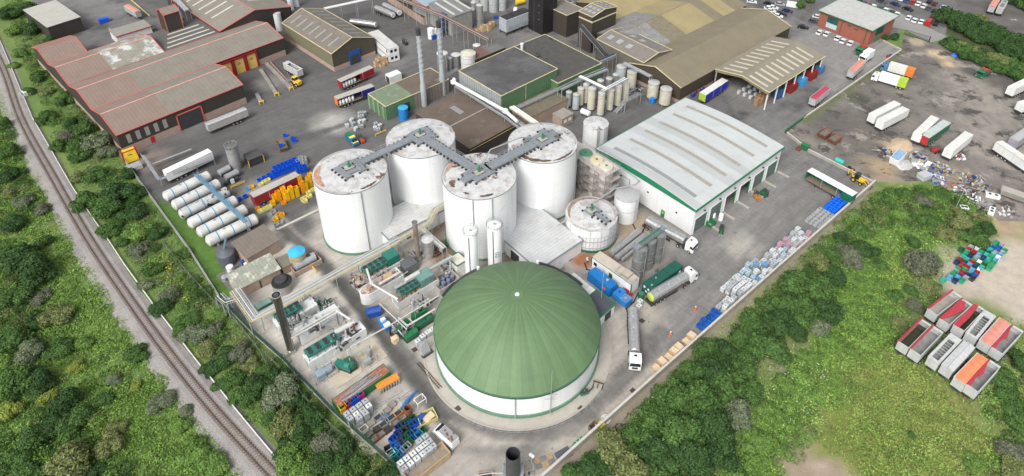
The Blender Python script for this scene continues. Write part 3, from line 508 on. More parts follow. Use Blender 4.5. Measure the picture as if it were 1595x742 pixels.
def box_trailer(side=None,roof=None,front=None,rear=None,L=13.6,H=4.0,z0=1.25,wheelx=(-4.6,-3.3,-2.0),name='box_trailer',cat='trailer',sidemat2=None):
 t=thing(name,'',cat);side=side or WHT;W=2.5
 b=MB();b.box(-L/2,L/2,-.55,.55,.85,z0-.0);b.box(-L/2,-L/2+.25,-1.1,1.1,.5,.8);b.box(3.6,3.8,-.9,-.7,0,z0);b.box(3.6,3.8,.7,.9,0,z0);b.box(-1.2,2.8,-1.2,-1.1,.45,.95);b.box(-1.2,2.8,1.1,1.2,.45,.95);b.ob('chassis',CHA,t)
 b=MB();b.box(-L/2,L/2,-W/2,W/2,z0,H);bd=b.ob('body',side,t)
 b=MB();b.box(-L/2+.02,L/2-.02,-W/2+.04,W/2-.04,H,H+.05);b.ob('roof',roof or WHT,bd)
 b=MB();b.box(L/2,L/2+.04,-W/2+.03,W/2-.03,z0+.03,H-.03);b.ob('headboard',front or side,bd)
 for s in(-1,1):b=MB();b.box(-L/2-.04,-L/2,min(0,s*(W/2-.03))+.01,max(0,s*(W/2-.03))-.01,z0+.03,H-.03);b.ob('rear_door',rear or side,bd)
 b=MB();
 for s in(-1,1):
  for z in(z0,H-.12):b.box(-L/2,L/2,s*(W/2)-.03,s*W/2+.03,z,z+.12)
 b.ob('side_trim',ALU,bd);wheels(t,wheelx,2.5);return t
def curtain_open(roof,cur,frac=.3,end='rear',inside_stuff=True,front=None,rear=None,flip=1):
 0
 t=thing('curtain_trailer','','trailer');L,W,H,z0=13.6,2.5,4.1,1.25;s=flip
 b=MB();b.box(-L/2,L/2,-.55,.55,.85,z0);b.box(3.6,3.8,-.9,-.7,0,z0);b.box(3.6,3.8,.7,.9,0,z0);b.ob('chassis',CHA,t)
 b=MB();b.box(-L/2,L/2,-W/2,W/2,z0,z0+.12);b.ob('deck',mat('deck',(.2,.16,.12),.8),t)
 b=MB();b.box(-L/2,L/2,-W/2,W/2,H-.12,H);b.ob('roof',roof,t)
 b=MB();b.box(L/2-.08,L/2,-W/2,W/2,z0+.12,H-.12);b.ob('headboard',front or cur,t);b=MB();b.box(-L/2,-L/2+.08,-W/2,W/2,z0+.12,H-.12);b.ob('rear_door',rear or cur,t)
 b=MB();y=s*(W/2-.04);b.box(-L/2+.1,L/2-.1,min(y,y+s*.04),max(y,y+s*.04),z0+.1,H-.1);b.ob('closed_curtain',cur,t)
 b=MB();x0=-L/2+.1 if end=='rear' else L/2-.1-L*frac;k=int(L*frac/.3)
 for i in range(k):b.obox((x0+.15+i*.3,-s*(W/2-.02-.05*(i%2)),z0+.1),.3,.06,H-z0-.2,0)
 b.ob('drawn_curtain',cur,t)
 for x in(-2.5,2):b=MB();b.box(x-.05,x+.05,-s*W/2-.04 if s>0 else W/2-.04,-s*W/2+.04 if s>0 else W/2+.04,z0+.1,H-.1);b.ob('side_post',ALU,t)
 wheels(t,[-4.6,-3.3,-2.0],2.5);return t
def tipper_trailer(body=None,sheet_=None,inner=None,L=10.4,H=3.7,cover=None,mode='open',axles=(-3.6,-2.4,-1.2)):
 0
 t=thing('bulk_trailer','','bulk trailer');W=2.2;z0=1.3;body=body or ALU;inner=inner or mat('trailer_inner',(.20,.20,.185),.8,var=.3,sc=.8,stain=((.1,.07,.04),1.2,.55,.1))
 b=MB();b.box(-L/2,L/2,-.5,.5,.8,z0);b.box(2.6,2.8,-.8,-.6,0,z0);b.box(2.6,2.8,.6,.8,0,z0);b.ob('chassis',CHA,t);T=.09
 b=MB();b.box(-L/2,L/2,-W/2,W/2,z0,z0+.1);b.ob('floor',inner,t)
 b=MB()
 for s in(-1,1):y=s*(W/2-T/2);b.box(-L/2,L/2,y-T/2,y+T/2,z0+.1,H)
 for x in(-L/2+T/2,L/2-T/2):b.box(x-T/2,x+T/2,-W/2+T,W/2-T,z0+.1,H)
 bd=b.ob('body',body,t);b=MB()
 for k in range(int(L/.75)):
  x=-L/2+.4+k*.75
  for s in(-1,1):b.box(x-.04,x+.04,s*W/2-.02 if s>0 else-W/2-.03,W/2+.03 if s>0 else-W/2+.02,z0+.1,H-.1)
 b.ob('side_ribs',body,bd);b=MB()
 for s in(-1,1):b.box(-L/2-.04,L/2+.04,s*W/2-.07,s*W/2+.07,H,H+.1)
 b.box(-L/2-.06,-L/2+.12,-W/2+.07,W/2-.07,H,H+.1);b.box(L/2-.55,L/2+.06,-W/2+.07,W/2-.07,H,H+.1);b.ob('top_rail',body,bd)
 fl=MB();fl.poly([(-L/2+T,-W/2+T,z0+.9),(L/2-T,-W/2+T,z0+.9),(L/2-T,W/2-T,z0+.9),(-L/2+T,W/2-T,z0+.9)])
 if mode!='full':fl.ob('load',inner,t)
 if cover:
  b=MB();zt=H+.12
  if mode=='full':
   for k in range(10):
    x0=-L/2+k*L/10;x1=x0+L/10;z_=zt+.10*(k%2);z1_=zt+.10*((k+1)%2)
    b.poly([(x0,-W/2-.05,zt-.05),(x1,-W/2-.05,zt-.05),(x1,0,z1_+.12),(x0,0,z_+.12)]);b.poly([(x0,0,z_+.12),(x1,0,z1_+.12),(x1,W/2+.05,zt-.05),(x0,W/2+.05,zt-.05)])
  elif mode=='roll':
   b.hlathe([(.2,0),(.24,L*.3),(.2,L)],(-L/2,W/2-.1,zt+.12),(1,0),8)
   b.poly([(-L/2,W/2,H),(L/2,W/2,H),(L/2,W/2+.02,H-.6),(-L/2,W/2+.02,H-.8)])
  elif mode=='torn':
   b.poly([(-L/2,W/2,zt),(-L/2,W/2-.5,zt),(-.5,-.2,zt-.7),(L*.2,-W/2+.3,zt-.3),(L*.46,.1,zt),(L/2,W/2,zt)])
   b.hlathe([(.15,0),(.15,L)],(-L/2,W/2-.08,zt),(1,0),6)
  elif mode=='strip':
   b.hlathe([(.15,0),(.2,L*.5),(.15,L)],(-L/2,W/2-.1,zt),(1,0),6);b.poly([(-L/2,W/2,zt),(-L/2+.3,W/2-.7,zt-.2),(-L*.15,W/2-.35,zt-.5),(L*.1,W/2-.9,zt-.6),(L*.3,W/2-.4,zt-.2),(L/2,W/2,zt)])
  elif mode=='half':
   b.poly([(-L/2,W/2+.03,zt),(-L/2,0,zt-.02),(0,-.1,zt-.3),(L/2,.15,zt),(L/2,W/2+.03,zt)])
   b.poly([(-L/2,W/2+.03,zt),(L/2,W/2+.03,zt),(L/2,W/2+.04,zt-.5),(-L/2,W/2+.04,zt-.4)])
  b.ob('cover_sheet',cover,bd)
 if mode=='mesh':
  b=MB()
  for k in range(7):x=-L*.28+k*L*.09;b.box(x-.03,x+.03,-.62,.62,H+.02,H+.07)
  for s in(-1,1):b.box(-L/2+.4,L/2-.5,s*.64,s*.64+.4*s if s>0 else s*.64,H+.01,H+.05)if s>0 else b.box(-L/2+.4,L/2-.5,-1.04,-.64,H+.01,H+.05)
  b.box(-L/2+.1,-L/2+1.9,-1.04,1.04,H+.05,H+.09);b.ob('top_flaps',body,bd)
 if mode=='lid':
  b=MB()
  for s in(-1,1):b.poly([(-L/2,s*1.08,H+.1),(L/2,s*1.08,H+.1),(L/2,s*.05,H+.32),(-L/2,s*.05,H+.32)][::s])
  b.ob('lid',body,bd);b=MB();b.box(-L/2+.6,L/2-.6,-.05,.05,H+.3,H+.36);b.ob('ridge_bar',GREY,bd)
 wheels(t,axles,2.5);return t
def lorry(paint,box=None,L=8.5,boxmat=None,kind='box',stripe=None):
 0
 t=thing('lorry','','lorry');b=MB();b.box(-L/2,L/2-.3,-.45,.45,.6,1.0);b.ob('chassis',CHA,t)
 cab_parts(t,L/2-2.1,paint,3.1,2.1);wheels(t,[-L/2+1.3,-L/2+2.6,L/2-1.1],2.45)
 if kind=='box':
  b=MB();b.box(-L/2,L/2-2.3,-1.25,1.25,1.0,3.9);bd=b.ob('box_body',boxmat or WHT,t)
  if stripe:b=MB();b.box(-L/2-.02,-L/2+2.6,-1.27,1.27,1.02,3.92);b.ob('painted_rear',stripe,bd)
 elif kind=='skip':
  b=MB();b.box(-L/2+.3,L/2-2.5,-1.15,1.15,1.0,1.25);b.ob('flat_deck',paint,t)
  b=MB()
  for s in(-1,1):b.path([(-1.5,s*1.1,1.2),(-.4,s*1.1,3.0),(1.3,s*1.1,2.7)],.14,6)
  b.box(-.2,1.2,-1.1,1.1,2.2,3.0);b.ob('lifting_arms',REDP,t)
 else:
  b=MB();b.hexa([(-L/2,-1.2,1.0),(L/2-2.4,-1.2,1.0),(L/2-2.4,1.2,1.0),(-L/2,1.2,1.0),(-L/2-.2,-1.2,2.9),(L/2-2.4,-1.2,2.9),(L/2-2.4,1.2,2.9),(-L/2-.2,1.2,2.9)]);b.ob('tipper_body',boxmat or paint,t)
 return t
def car(paint,kind='car'):
 t=thing('parked_car' if kind=='car' else 'van','',kind)
 if kind=='car':
  lo=[(-2.1,.3),(2.1,.3),(2.15,.6),(1.9,.78),(1.0,.92),(-1.7,.95),(-2.12,.85)];hi=[(-1.75,.95),(1.0,.92),(.35,1.42),(-1.15,1.46)];W=1.78
 else:
  lo=[(-2.7,.35),(2.7,.35),(2.75,.8),(2.55,1.1),(1.9,1.3),(-2.7,1.3)];hi=[(-2.7,1.3),(1.9,1.3),(1.35,2.2),(1.0,2.4),(-2.7,2.4)];W=2.0
 b=MB();b.rings([[(x,-W/2,z)for x,z in lo],[(x,W/2,z)for x,z in lo]]);bd=b.ob('body',paint,t)
 b=MB();m_=.12;b.rings([[(x,-W/2+m_,z)for x,z in hi],[(x,W/2-m_,z)for x,z in hi]])
 if kind=='car':
  b.ob('windows',GLS,bd);b=MB();b.box(-1.2,.42,-W/2+m_-.01,W/2-m_+.01,1.41,1.5);b.ob('roof',paint,bd)
 else:
  b.ob('van_body',paint,bd);b=MB();b.poly([(1.93,-.8,1.34),(1.93,.8,1.34),(1.42,.75,2.15),(1.42,-.75,2.15)]);b.ob('windscreen',GLS,bd)
 wheels(t,[-1.3 if kind=='car' else-1.8,1.35 if kind=='car' else 1.8],W,.32,.2);return t
def skip(paint,L=4.2,W=2.0,H=1.5,load=None):
 t=thing('skip','','skip');T=.07;z=.1
 b=MB();o=[(-L/2+.7,-W/2),(L/2-.7,-W/2),(L/2-.7,W/2),(-L/2+.7,W/2)];u=[(-L/2,-W/2),(L/2,-W/2),(L/2,W/2),(-L/2,W/2)]
 k=.06;ui=[(-L/2+k,-W/2+k),(L/2-k,-W/2+k),(L/2-k,W/2-k),(-L/2+k,W/2-k)];oi=[(-L/2+.75,-W/2+k),(L/2-.75,-W/2+k),(L/2-.75,W/2-k),(-L/2+.75,W/2-k)]
 b.rings([[(x,y,z)for x,y in o],[(x,y,H)for x,y in u],[(x,y,H)for x,y in ui],[(x,y,z+.1)for x,y in oi]]);b.ob('skip_body',paint,t)
 if load:b=MB();b.poly([(x*.93,y*.93,H*.7)for x,y in u]);b.ob('load',load,t)
 return t
def forklift(paint=None,loaded=False):
 t=thing('forklift','','forklift');paint=paint or GRNP
 b=MB();b.box(-1.3,.7,-.55,.55,.25,1.0);b.box(-1.35,-.8,-.5,.5,.5,1.25);b.ob('body',paint,t)
 b=MB();
 for x,y in((-.8,-.45),(-.8,.45),(.45,-.45),(.45,.45)):b.tube((x,y,1),(x*.8,y,2.15),.05,4)
 b.box(-.75,.45,-.5,.5,2.12,2.2);b.ob('overhead_guard',DK,t)
 b=MB();b.box(.75,.9,-.45,-.3,.1,2.6);b.box(.75,.9,.3,.45,.1,2.6);b.box(.75,.88,-.3,.3,1.2,1.35);b.ob('mast',DK,t)
 for s in(-1,1):b=MB();b.box(.9,2.0,s*.3-.06,s*.3+.06,.12,.17);b.ob('fork',GREY,t)
 wheels(t,[-.9,.45],1.2,.3,.22);return t
def ibc(lid=None,body=None,cage=True,H=1.15):
 t=thing('caged_tote','','storage tote');body=body or mat('tote_plastic',(.66,.68,.67),.5,var=.1,sc=2)
 b=MB();b.box(-.6,.6,-.5,.5,.0,.14);b.ob('pallet',mat('pallet_grey',(.25,.25,.25),.8),t)
 b=MB();b.prism([(-.56,-.5),(-.52,-.5),(.52,-.5),(.56,-.46),(.56,.46),(.52,.5),(-.52,.5),(-.56,.46)],.15,H);tk=b.ob('tank',body,t)
 b=MB();b.cyl(0,0,H,H+.06,.13,n=8);b.ob('lid',lid or GREY,tk)
 b=MB()
 for z in(.45,.8,H):
  for s in(-1,1):b.box(-.6,.6,s*.53-.015,s*.53+.015,z-.02,z+.02);b.box(s*.59-.015,s*.59+.015,-.5,.5,z-.02,z+.02)
 for k in range(5):
  for s in(-1,1):b.box(-.55+k*.275-.012,-.55+k*.275+.012,s*.535-.012,s*.535+.012,.15,H)
 b.box(-.04,.04,-.52,.52,H+.005,H+.03);b.ob('cage',GALV,t);return t
def crate(paint,L=1.2,W=1.0,H=.76,lid=False,fill=None):
 t=thing('crate','','crate');b=MB();T=.05
 o=[(-L/2,-W/2),(L/2,-W/2),(L/2,W/2),(-L/2,W/2)];i_=[(x*(1-2*T/L),y*(1-2*T/W))for x,y in o]
 b.rings([[(x*.95,y*.95,.06)for x,y in o],[(x,y,H)for x,y in o],[(x,y,H)for x,y in i_],[(x*.95,y*.95,.14)for x,y in i_]],caps=(True,True));b.ob('box',paint,t)
 b=MB()
 for y in(-W/2+.1,0,W/2-.1):b.box(-L/2+.02,L/2-.02,y-.06,y+.06,-.0,.07)
 b.ob('runners',paint,t)
 if fill:b=MB();b.poly([(x,y,H*.8)for x,y in i_]);b.ob('contents',fill,t)
 return t
def person(top=None,leg=None,hat=None,loc=(0,0,0),rz=0,label='',pose=0.0):
 0
 t=thing('person',label,'person',loc,rz);top=top or HIV;leg=leg or NAVY
 st=.22+pose
 import bmesh as _b
 J=[((0,0,.95),.15),((0,0,1.15),.15),((0,0,1.40),.17),((0,0,1.52),.07),((0,0,1.60),.08),((.01,0,1.72),.10),((0,.10,.90),.10),((st*.5,.11,.5),.07),((st*.4,.11,.09),.05),((st*.4+.16,.11,.05),.045),((0,-.10,.90),.10),((-st*.4,-.11,.5),.07),((-st*1.1,-.11,.1),.05),((-st*1.1+.16,-.11,.05),.045),((0,.20,1.42),.065),((-.05,.26,1.16),.05),((.1,.26,.93),.04),((.16,.25,.85),.035),((0,-.20,1.42),.065),((.02,-.26,1.16),.05),((.18,-.24,.96),.04),((.25,-.22,.9),.035)]
 E_=[(0,1),(1,2),(2,3),(3,4),(4,5),(0,6),(6,7),(7,8),(8,9),(0,10),(10,11),(11,12),(12,13),(2,14),(14,15),(15,16),(16,17),(2,18),(18,19),(19,20),(20,21)]
 me=bpy.data.meshes.new('body');me.from_pydata([j[0]for j in J],E_,[]);o=bpy.data.objects.new('body',me);COL.objects.link(o);o.parent=t
 md=o.modifiers.new('skin','SKIN');md.use_smooth_shade=True
 for k,j in enumerate(J):me.skin_vertices[0].data[k].radius=(j[1],j[1]*(1.25 if k in(0,1,2)else 1));
 me.skin_vertices[0].data[0].use_root=True
 s2=o.modifiers.new('sub','SUBSURF');s2.levels=1;s2.render_levels=1
 me.materials.append(SKIN)
 b=MB();b.rings([[(.18*math.cos(a)*f,.25*math.sin(a)*f,z)for a in[2*PI*k/12 for k in range(12)]]for f,z in((.98,.92),(1.0,1.15),(1.02,1.38),(.55,1.5))]);b.tube((0,.2,1.44),(-.05,.27,1.14),.078,8);b.tube((-.05,.27,1.14),(.08,.265,.96),.062,8);b.tube((0,-.2,1.44),(.02,-.27,1.14),.078,8);b.tube((.02,-.27,1.14),(.16,-.245,.98),.062,8);b.ob('jacket',top,t,smooth=True)
 b=MB();
 for s,a,c_ in((1,(st*.5,.11,.5),(st*.4,.11,.12)),(-1,(-st*.4,-.11,.5),(-st*1.1,-.11,.14))):b.tube((0,s*.09,.98),a,.125,8,r2=.095);b.tube(a,c_,.092,8,r2=.07)
 b.ob('trousers',leg,t,smooth=True)
 b=MB();b.lathe([(.135,1.74),(.13,1.80),(.09,1.86),(.02,1.885)],.01,0,12);b.cyl(.04,0,1.735,1.75,.155,n=12);b.ob('helmet',hat or WHT,t,smooth=True)
 return t
def silo_rings(b,x,y,r_,zs,m=0):
 for z in zs:b.lathe([(r_,z-.04),(r_+.05,z-.03),(r_+.05,z+.03),(r_,z+.04)],x,y,24,m)
def fan_cooler(L=8.5,W=2.2,n=4,green=None):
 0
 g=green or mat('cooler_green',(.03,.20,.15),.5)
 return g
def container(paint,L=6.1,W=2.44,H=2.6,name='container',cat='container',ribs=True):
 t=thing(name,'',cat);b=MB();b.box(-L/2,L/2,-W/2,W/2,.1,H);bd=b.ob('shell',paint,t)
 if ribs:
  b=MB()
  for k in range(int(L/.5)):
   x=-L/2+.3+k*.5
   for s in(-1,1):b.box(x-.08,x+.08,min(s*W/2,s*(W/2+.05)),max(s*W/2,s*(W/2+.05)),.25,H-.15)
  b.ob('side_ribs',paint,bd)
 for s in(-1,1):b=MB();b.box(L/2,L/2+.05,min(0,s*(W/2-.05))+.02,max(0,s*(W/2-.05))-.02,.2,H-.12);b.ob('door',paint,bd)
 return t
WT=mat('tank_white',(.77,.78,.78),.4,runs=.055,lines=(2,2.45,.02,.10),var=.03,sc=.15,fine=.02,stain=((.62,.66,.68),.3,.6,.1))
WROOF=mat('tank_roof',(.55,.555,.55),.6,var=.10,sc=.6,fine=.12,stain=[((.40,.38,.36),.45,.48,.14),((.17,.10,.07),.16,.60,.03)])
DECK=mat('gantry_grey',(.215,.24,.26),.6,var=.1);GRD=mat('green_dark',(.02,.12,.06),.5)
CONCW=mat('concrete_pale',(.40,.375,.33),.9,var=.1)
dx,dy=DOME_C;dx,dy=.9,96.4;RD,ZR,ZT=17.6,6.5,15.3
t=thing('gas_dome_tank','large round white tank under a green ribbed fabric dome beside the works road','gas dome',(dx,dy,0))
b=MB();b.lathe([(RD-.15,0),(RD-.15,ZR)],0,0,96,caps=(False,False));b.ob('tank_wall',WT,t,smooth=True)
b=MB();b.lathe([(RD-.14,.02),(RD+.12,.02),(RD+.12,.75),(RD-.14,.8)],0,0,96,caps=(False,False));b.ob('plinth_band',mat('band_green',(.11,.22,.15),.7),t)
b=MB();b.lathe([(RD-.13,ZR-.5),(RD+.05,ZR-.45),(RD+.1,ZR+.05),(RD-.2,ZR+.2)],0,0,96,caps=(False,False));b.ob('rim_band',mat('rim_green',(.04,.12,.07),.6),t)
GA=mat('dome_green_light',(.122,.205,.097),.6,runs=.02,var=.12,sc=.12,fine=.05);GB=mat('dome_green',(.110,.188,.088),.6,runs=.02,var=.12,sc=.12,fine=.05)
Rc=((ZT-ZR)**2+RD**2)/(2*(ZT-ZR));zc=ZT-Rc
def domez(r_):s_=zc+math.sqrt(Rc*Rc-r_*r_);cn=ZR+(ZT-ZR)*(1-r_/RD);return s_
ng=44;vs=[];b=MB()
gm=[]
for k in range(ng):
 a0,a1=2*PI*k/ng+.05,2*PI*(k+1)/ng+.05;rr_=[RD*q/14 for q in range(1,15)]
 for i in range(13):
  for(p0,p1)in((a0,(a0+a1)/2),((a0+a1)/2,a1)):
   bl=lambda a,r_:.03*math.sin(PI*(a-a0)/(a1-a0))*min(1,r_/4)
   q=[(r_*math.cos(a),r_*math.sin(a),domez(r_)+bl(a,r_))for a,r_ in((p0,rr_[i]),(p0,rr_[i+1]),(p1,rr_[i+1]),(p1,rr_[i]))]
   b.poly(q,k%2)
 b.poly([(0,0,domez(0)),(rr_[0]*math.cos(a0),rr_[0]*math.sin(a0),domez(rr_[0])),(rr_[0]*math.cos(a1),rr_[0]*math.sin(a1),domez(rr_[0]))],k%2)
dm=b.ob('fabric_dome',[GA,GB],t)
b=MB();b.cyl(0,0,domez(0)-.05,domez(0)+.12,.5,.4,16);b.ob('top_cap',WHT,dm)
b=MB()
for k in range(ng):
 a=2*PI*k/ng+.05;P=[((RD*q/14)*math.cos(a),(RD*q/14)*math.sin(a),domez(RD*q/14)+.02)for q in range(1,15)];b.path(P,.02,4)
b.ob('seam',mat('seam_green',(.08,.145,.068),.6),dm)
for nm,a0,a1,rr_ in(('air_hose',1.02,.80,1),('air_hose',2.5,2.22,1)):
 b=MB();P=[]
 for q in range(11):
  a=a0+(a1-a0)*q/10;r_=RD+.4-3.4*max(0,(q-4)/6)**1.3 if a0<2 else RD+.4-2.6*max(0,(q-4)/6)**1.3
  if a0<2:a=.62+.62*q/10
  else:a=2.72-.55*q/10
  P.append((r_*math.cos(a),r_*math.sin(a),max(ZR-.2,domez(min(r_,RD-.1))+.3)if r_<RD else ZR-.2+.3))
 b.path(P,.3,8);h_=b.ob(nm,DK,t,smooth=True);b=MB();b.cyl(P[-1][0],P[-1][1],P[-1][2]-.2,P[-1][2]+.6,.35,n=10);b.ob('valve_cap',WHT,h_)
b=MB();a=-PI/2-.03;b.box(RD*math.cos(a)-.1,RD*math.cos(a)+.1,RD*math.sin(a)-.25,RD*math.sin(a)-.0,0,6);b.ob('down_pipe',GREY,t)
o=sheet('dome_apron',[(dx+20.2*math.cos(q*PI/36),dy+20.2*math.sin(q*PI/36))for q in range(72)],.012,mat('concrete_ring',(.42,.39,.34),.9,var=.1,sc=.5,fine=.1),None,0)
b=MB();N=90
for k in range(N):
 a0,a1=2*PI*k/N,2*PI*(k+1)/N
 for r0,r1,z in((20.0,20.35,.16),):b.hexa([(r0*math.cos(a0),r0*math.sin(a0),0),(r1*math.cos(a0),r1*math.sin(a0),0),(r1*math.cos(a1),r1*math.sin(a1),0),(r0*math.cos(a1),r0*math.sin(a1),0),(r0*math.cos(a0),r0*math.sin(a0),z),(r1*math.cos(a0),r1*math.sin(a0),z),(r1*math.cos(a1),r1*math.sin(a1),z),(r0*math.cos(a1),r0*math.sin(a1),z)])
o=b.ob('kerb',CONCW,loc=(dx,dy,0));o['kind']='structure'
t=thing('guard_rail','thin grey handrail curving round the front of the green dome','handrail',(dx,dy,0));b=MB()
b.rail([(20.9*math.cos(a),20.9*math.sin(a),0)for a in[R(-118+5*q)for q in range(17)]],1.1,.03,3);b.ob('railing',GALV,t)
def mast(loc,h,label,arms=True):
 t=thing('lighting_mast',label,'mast',loc);b=MB();b.tube((0,0,0),(0,0,h),.11,8,r2=.05);b.ob('pole',GALV,t)
 if arms:
  for z in(h*.35,h*.45):b=MB();b.tube((-1.2,0,z),(1.2,0,z+.1),.05,5);b.ob('cross_arm',GALV,t)
 b=MB();b.box(-.3,.3,-.3,.3,0,.25);b.ob('base',CONCW,t)
mast(G(0,857,645),13.5,'tall thin grey mast standing in front of the green dome');mast(G(0,935,480),12.5,'tall thin pale mast behind the green dome beside the dark roofed kiosk',False)
TK=[(-39.8,131.9),(-24.0,145.6),(-8.0,129.8),(7.9,143.4)];TR,TH_=9.0,19.6
TN=['front left white digester tank with grey gantry and rusty patch on its roof','back left white digester tank, roof crossed by a grey gantry elbow','front middle white digester tank standing behind the two slim white silos','back right white digester tank beside the stair tower']
TOPS={}
for k,(x,y)in enumerate(TK):
 t=thing('digester_tank',TN[k],'storage tank',(x,y,0),0,'tall white digester tanks');TOPS[(x,y)]=t
 b=MB();b.lathe([(TR,0),(TR,TH_)],0,0,64,caps=(False,False));b.ob('shell',WT,t,smooth=True)
 b=MB();b.lathe([(TR+.25,0),(TR+.25,.6),(TR,.62)],0,0,64,caps=(False,False));b.ob('base_ring',mat('band_green'),t)
 b=MB();b.lathe([(TR,TH_-.12),(TR+.1,TH_-.1),(TR+.1,TH_+.02),(TR-.02,TH_+.04)],0,0,64,caps=(False,False));b.ob('rim',mat('rim_grey',(.2,.22,.22),.6),t)
 b=MB();b.lathe([(TR,TH_),(TR*.5,TH_+.45),(.3,TH_+.8)],0,0,64,caps=(False,True));b.ob('roof',WROOF,t,smooth=True)
 b=MB();
 for a in((-1.1,),(-.6,),(-1.2,-1.7),(-.3,))[k]:
  b.tube(((TR+.15)*math.cos(a),(TR+.15)*math.sin(a),TH_),((TR+.15)*math.cos(a),(TR+.15)*math.sin(a),.4 if k!=2 else 12),.13,6)
 b.ob('down_pipe',GALV,t)
def roof_stain(x,y,R_,h,a0,a1,d0,d1,m,seed):
 t=TOPS[(x,y)];rr=random.Random(seed);n=14;zf=lambda r_:h+(R_-r_)*(.1 if R_>8 else.16)+.05;b=MB();inn=[];out=[]
 for k in range(n+1):
  a=R(a0+(a1-a0)*k/n);f=math.sin(PI*k/n)**.5;c_=(d0+d1)/2;hw=(d1-d0)/2*f;ri,ro=R_-c_-hw*rr.uniform(.5,1.1)-.02,min(R_-.05,R_-c_+hw*rr.uniform(.5,1.1));inn.append((ri*math.cos(a),ri*math.sin(a),zf(ri)));out.append((ro*math.cos(a),ro*math.sin(a),zf(ro)))
 for k in range(n):b.poly([inn[k],out[k],out[k+1],inn[k+1]])
 b.ob('roof_stain',m,t)
DRT=mat('stain_dark',(.11,.075,.055),.9,var=.4,sc=1.5,fine=.3);ORT=mat('stain_orange',(.42,.25,.17),.9,var=.3,sc=1.2,fine=.25);GRT=mat('stain_grey',(.40,.37,.35),.9,var=.2,sc=1.2,fine=.25)
for k,L_ in enumerate([[(165,235,.2,2.0,ORT),(-62,-28,.3,1.1,DRT),(-25,-8,.2,.6,DRT),(-120,-75,.1,.6,GRT),(100,160,.1,.9,GRT)],[(100,150,.1,.8,GRT),(10,60,.1,.7,GRT),(-150,-110,.1,.7,GRT)],[(130,175,.1,1.4,ORT),(-160,-140,1.0,2.2,DRT),(-118,-106,1.2,1.9,DRT),(-88,-62,.6,1.5,DRT),(20,60,.1,.8,GRT),(165,200,.2,.9,GRT)],[(-150,-75,.3,1.5,DRT),(-75,-25,.3,1.1,DRT),(-170,-150,.6,1.8,ORT),(-10,40,.1,.9,GRT),(60,130,.1,.9,GRT)]]):
 for j,(a0,a1,d0,d1,m)in enumerate(L_):roof_stain(TK[k][0],TK[k][1],TR,TH_,a0,a1,d0,d1,m,k*10+j)
zg=TH_+.95
def ctr(k):return Vector((TK[k][0],TK[k][1],zg))
e1=Vector((math.cos(GRID),math.sin(GRID),0));e2=Vector((-e1.y,e1.x,0))
def deck(parent,a,b_,w,name='deck',rail=True,feet=True):
 a,b_=Vector(a),Vector(b_);d=(b_-a);L=d.length;an=az(a,b_);m=MB();m.obox((a+b_)/2,L,w,.12,an);n=Vector((-math.sin(an),math.cos(an),0))
 if rail:
  r_=MB()
  for s in(-1,1):r_.rail([a+n*s*w/2+Vector((0,0,.1)),b_+n*s*w/2+Vector((0,0,.1))],1.1,.035,1.6)
  r_.ob('handrail',GALV,parent)
 if feet:
  k=int(L/1.25)
  for i in range(k+1):
   for s in(-1,1):p=a.lerp(b_,i/max(1,k))+n*s*(w/2+.25);m.obox(p+Vector((0,0,-.5)),.42,.42,.5,an,1)
 m.ob(name,[DECK,DK],parent)
def mixer(parent,p):
 m=MB();m.obox(p+Vector((0,0,.1)),2.2,1.8,.15,GRID);m.ob('hatch_plate',mat('plate_beige',(.42,.40,.35),.7),parent)
 m=MB();m.cyl(p.x,p.y,p.z+.2,p.z+1.2,.35,n=10);m.cyl(p.x,p.y,p.z+1.2,p.z+1.9,.24,n=10);m.tube(p+Vector((-.6,0,.9)),p+Vector((.6,0,.9)),.2,8);m.ob('mixer_motor',mat('motor_green',(.05,.18,.10),.5),parent)
g=thing('roof_gantry','grey steel gantry walkways linking the roofs of the four white digester tanks','gantry',tuple(ctr(1)))
O_=ctr(1)
def rel(v):return Vector(v)-O_
def arm(k,d0,l0,l1,w):deck(g,rel(ctr(k)+d0*l0),rel(ctr(k)+d0*l1),w)
deck(g,rel(ctr(0)+e1*3.2),rel(ctr(1)-e1*3.2),2.4);deck(g,rel(ctr(1)-e2*2.0),rel(ctr(2)+e2*2.0),2.5);deck(g,rel(ctr(2)+e1*2.6),rel(ctr(3)-e1*3.2),3.0)
for k in range(4):
 for s in(-1,1):deck(g,rel(ctr(k)+e2*(-3.4 if k in(0,1)else-2.6)+e1*s*2.0),rel(ctr(k)+e2*(2.2 if k!=3 else 3.4)+e1*s*2.5),1.6,rail=(s>0),feet=True)
 for s in(-1,1):deck(g,rel(ctr(k)+e1*-1.65+e2*s*1.8+Vector((0,0,.004))),rel(ctr(k)+e1*1.65+e2*s*1.8+Vector((0,0,.004))),1.4,rail=False,feet=False)
 if k in(2,3):deck(g,rel(ctr(k)+e1*(-5.2 if k==2 else 2.6)-e2*.0+Vector((0,0,.008))),rel(ctr(k)+e1*(-2.6 if k==2 else 4.8)+Vector((0,0,.008))),2.2,rail=True)
 mixer(g,rel(ctr(k)))
b=MB();b.path([rel(ctr(2)+e1*3+e2*2+Vector((0,0,.3))),rel(ctr(2)+e1*6+e2*3+Vector((0,0,2.2))),rel(ctr(3)-e1*6+e2*2+Vector((0,0,2.2))),rel(ctr(3)-e1*2+e2*2+Vector((0,0,.4)))],.16,8);b.ob('gas_pipe',GALV,g)
LOWR=mat('low_roof',(.47,.48,.48),.6,var=.10,sc=.3,lines=(1,.9,.12,.25),stain=[((.42,.38,.33),.35,.55,.12)])
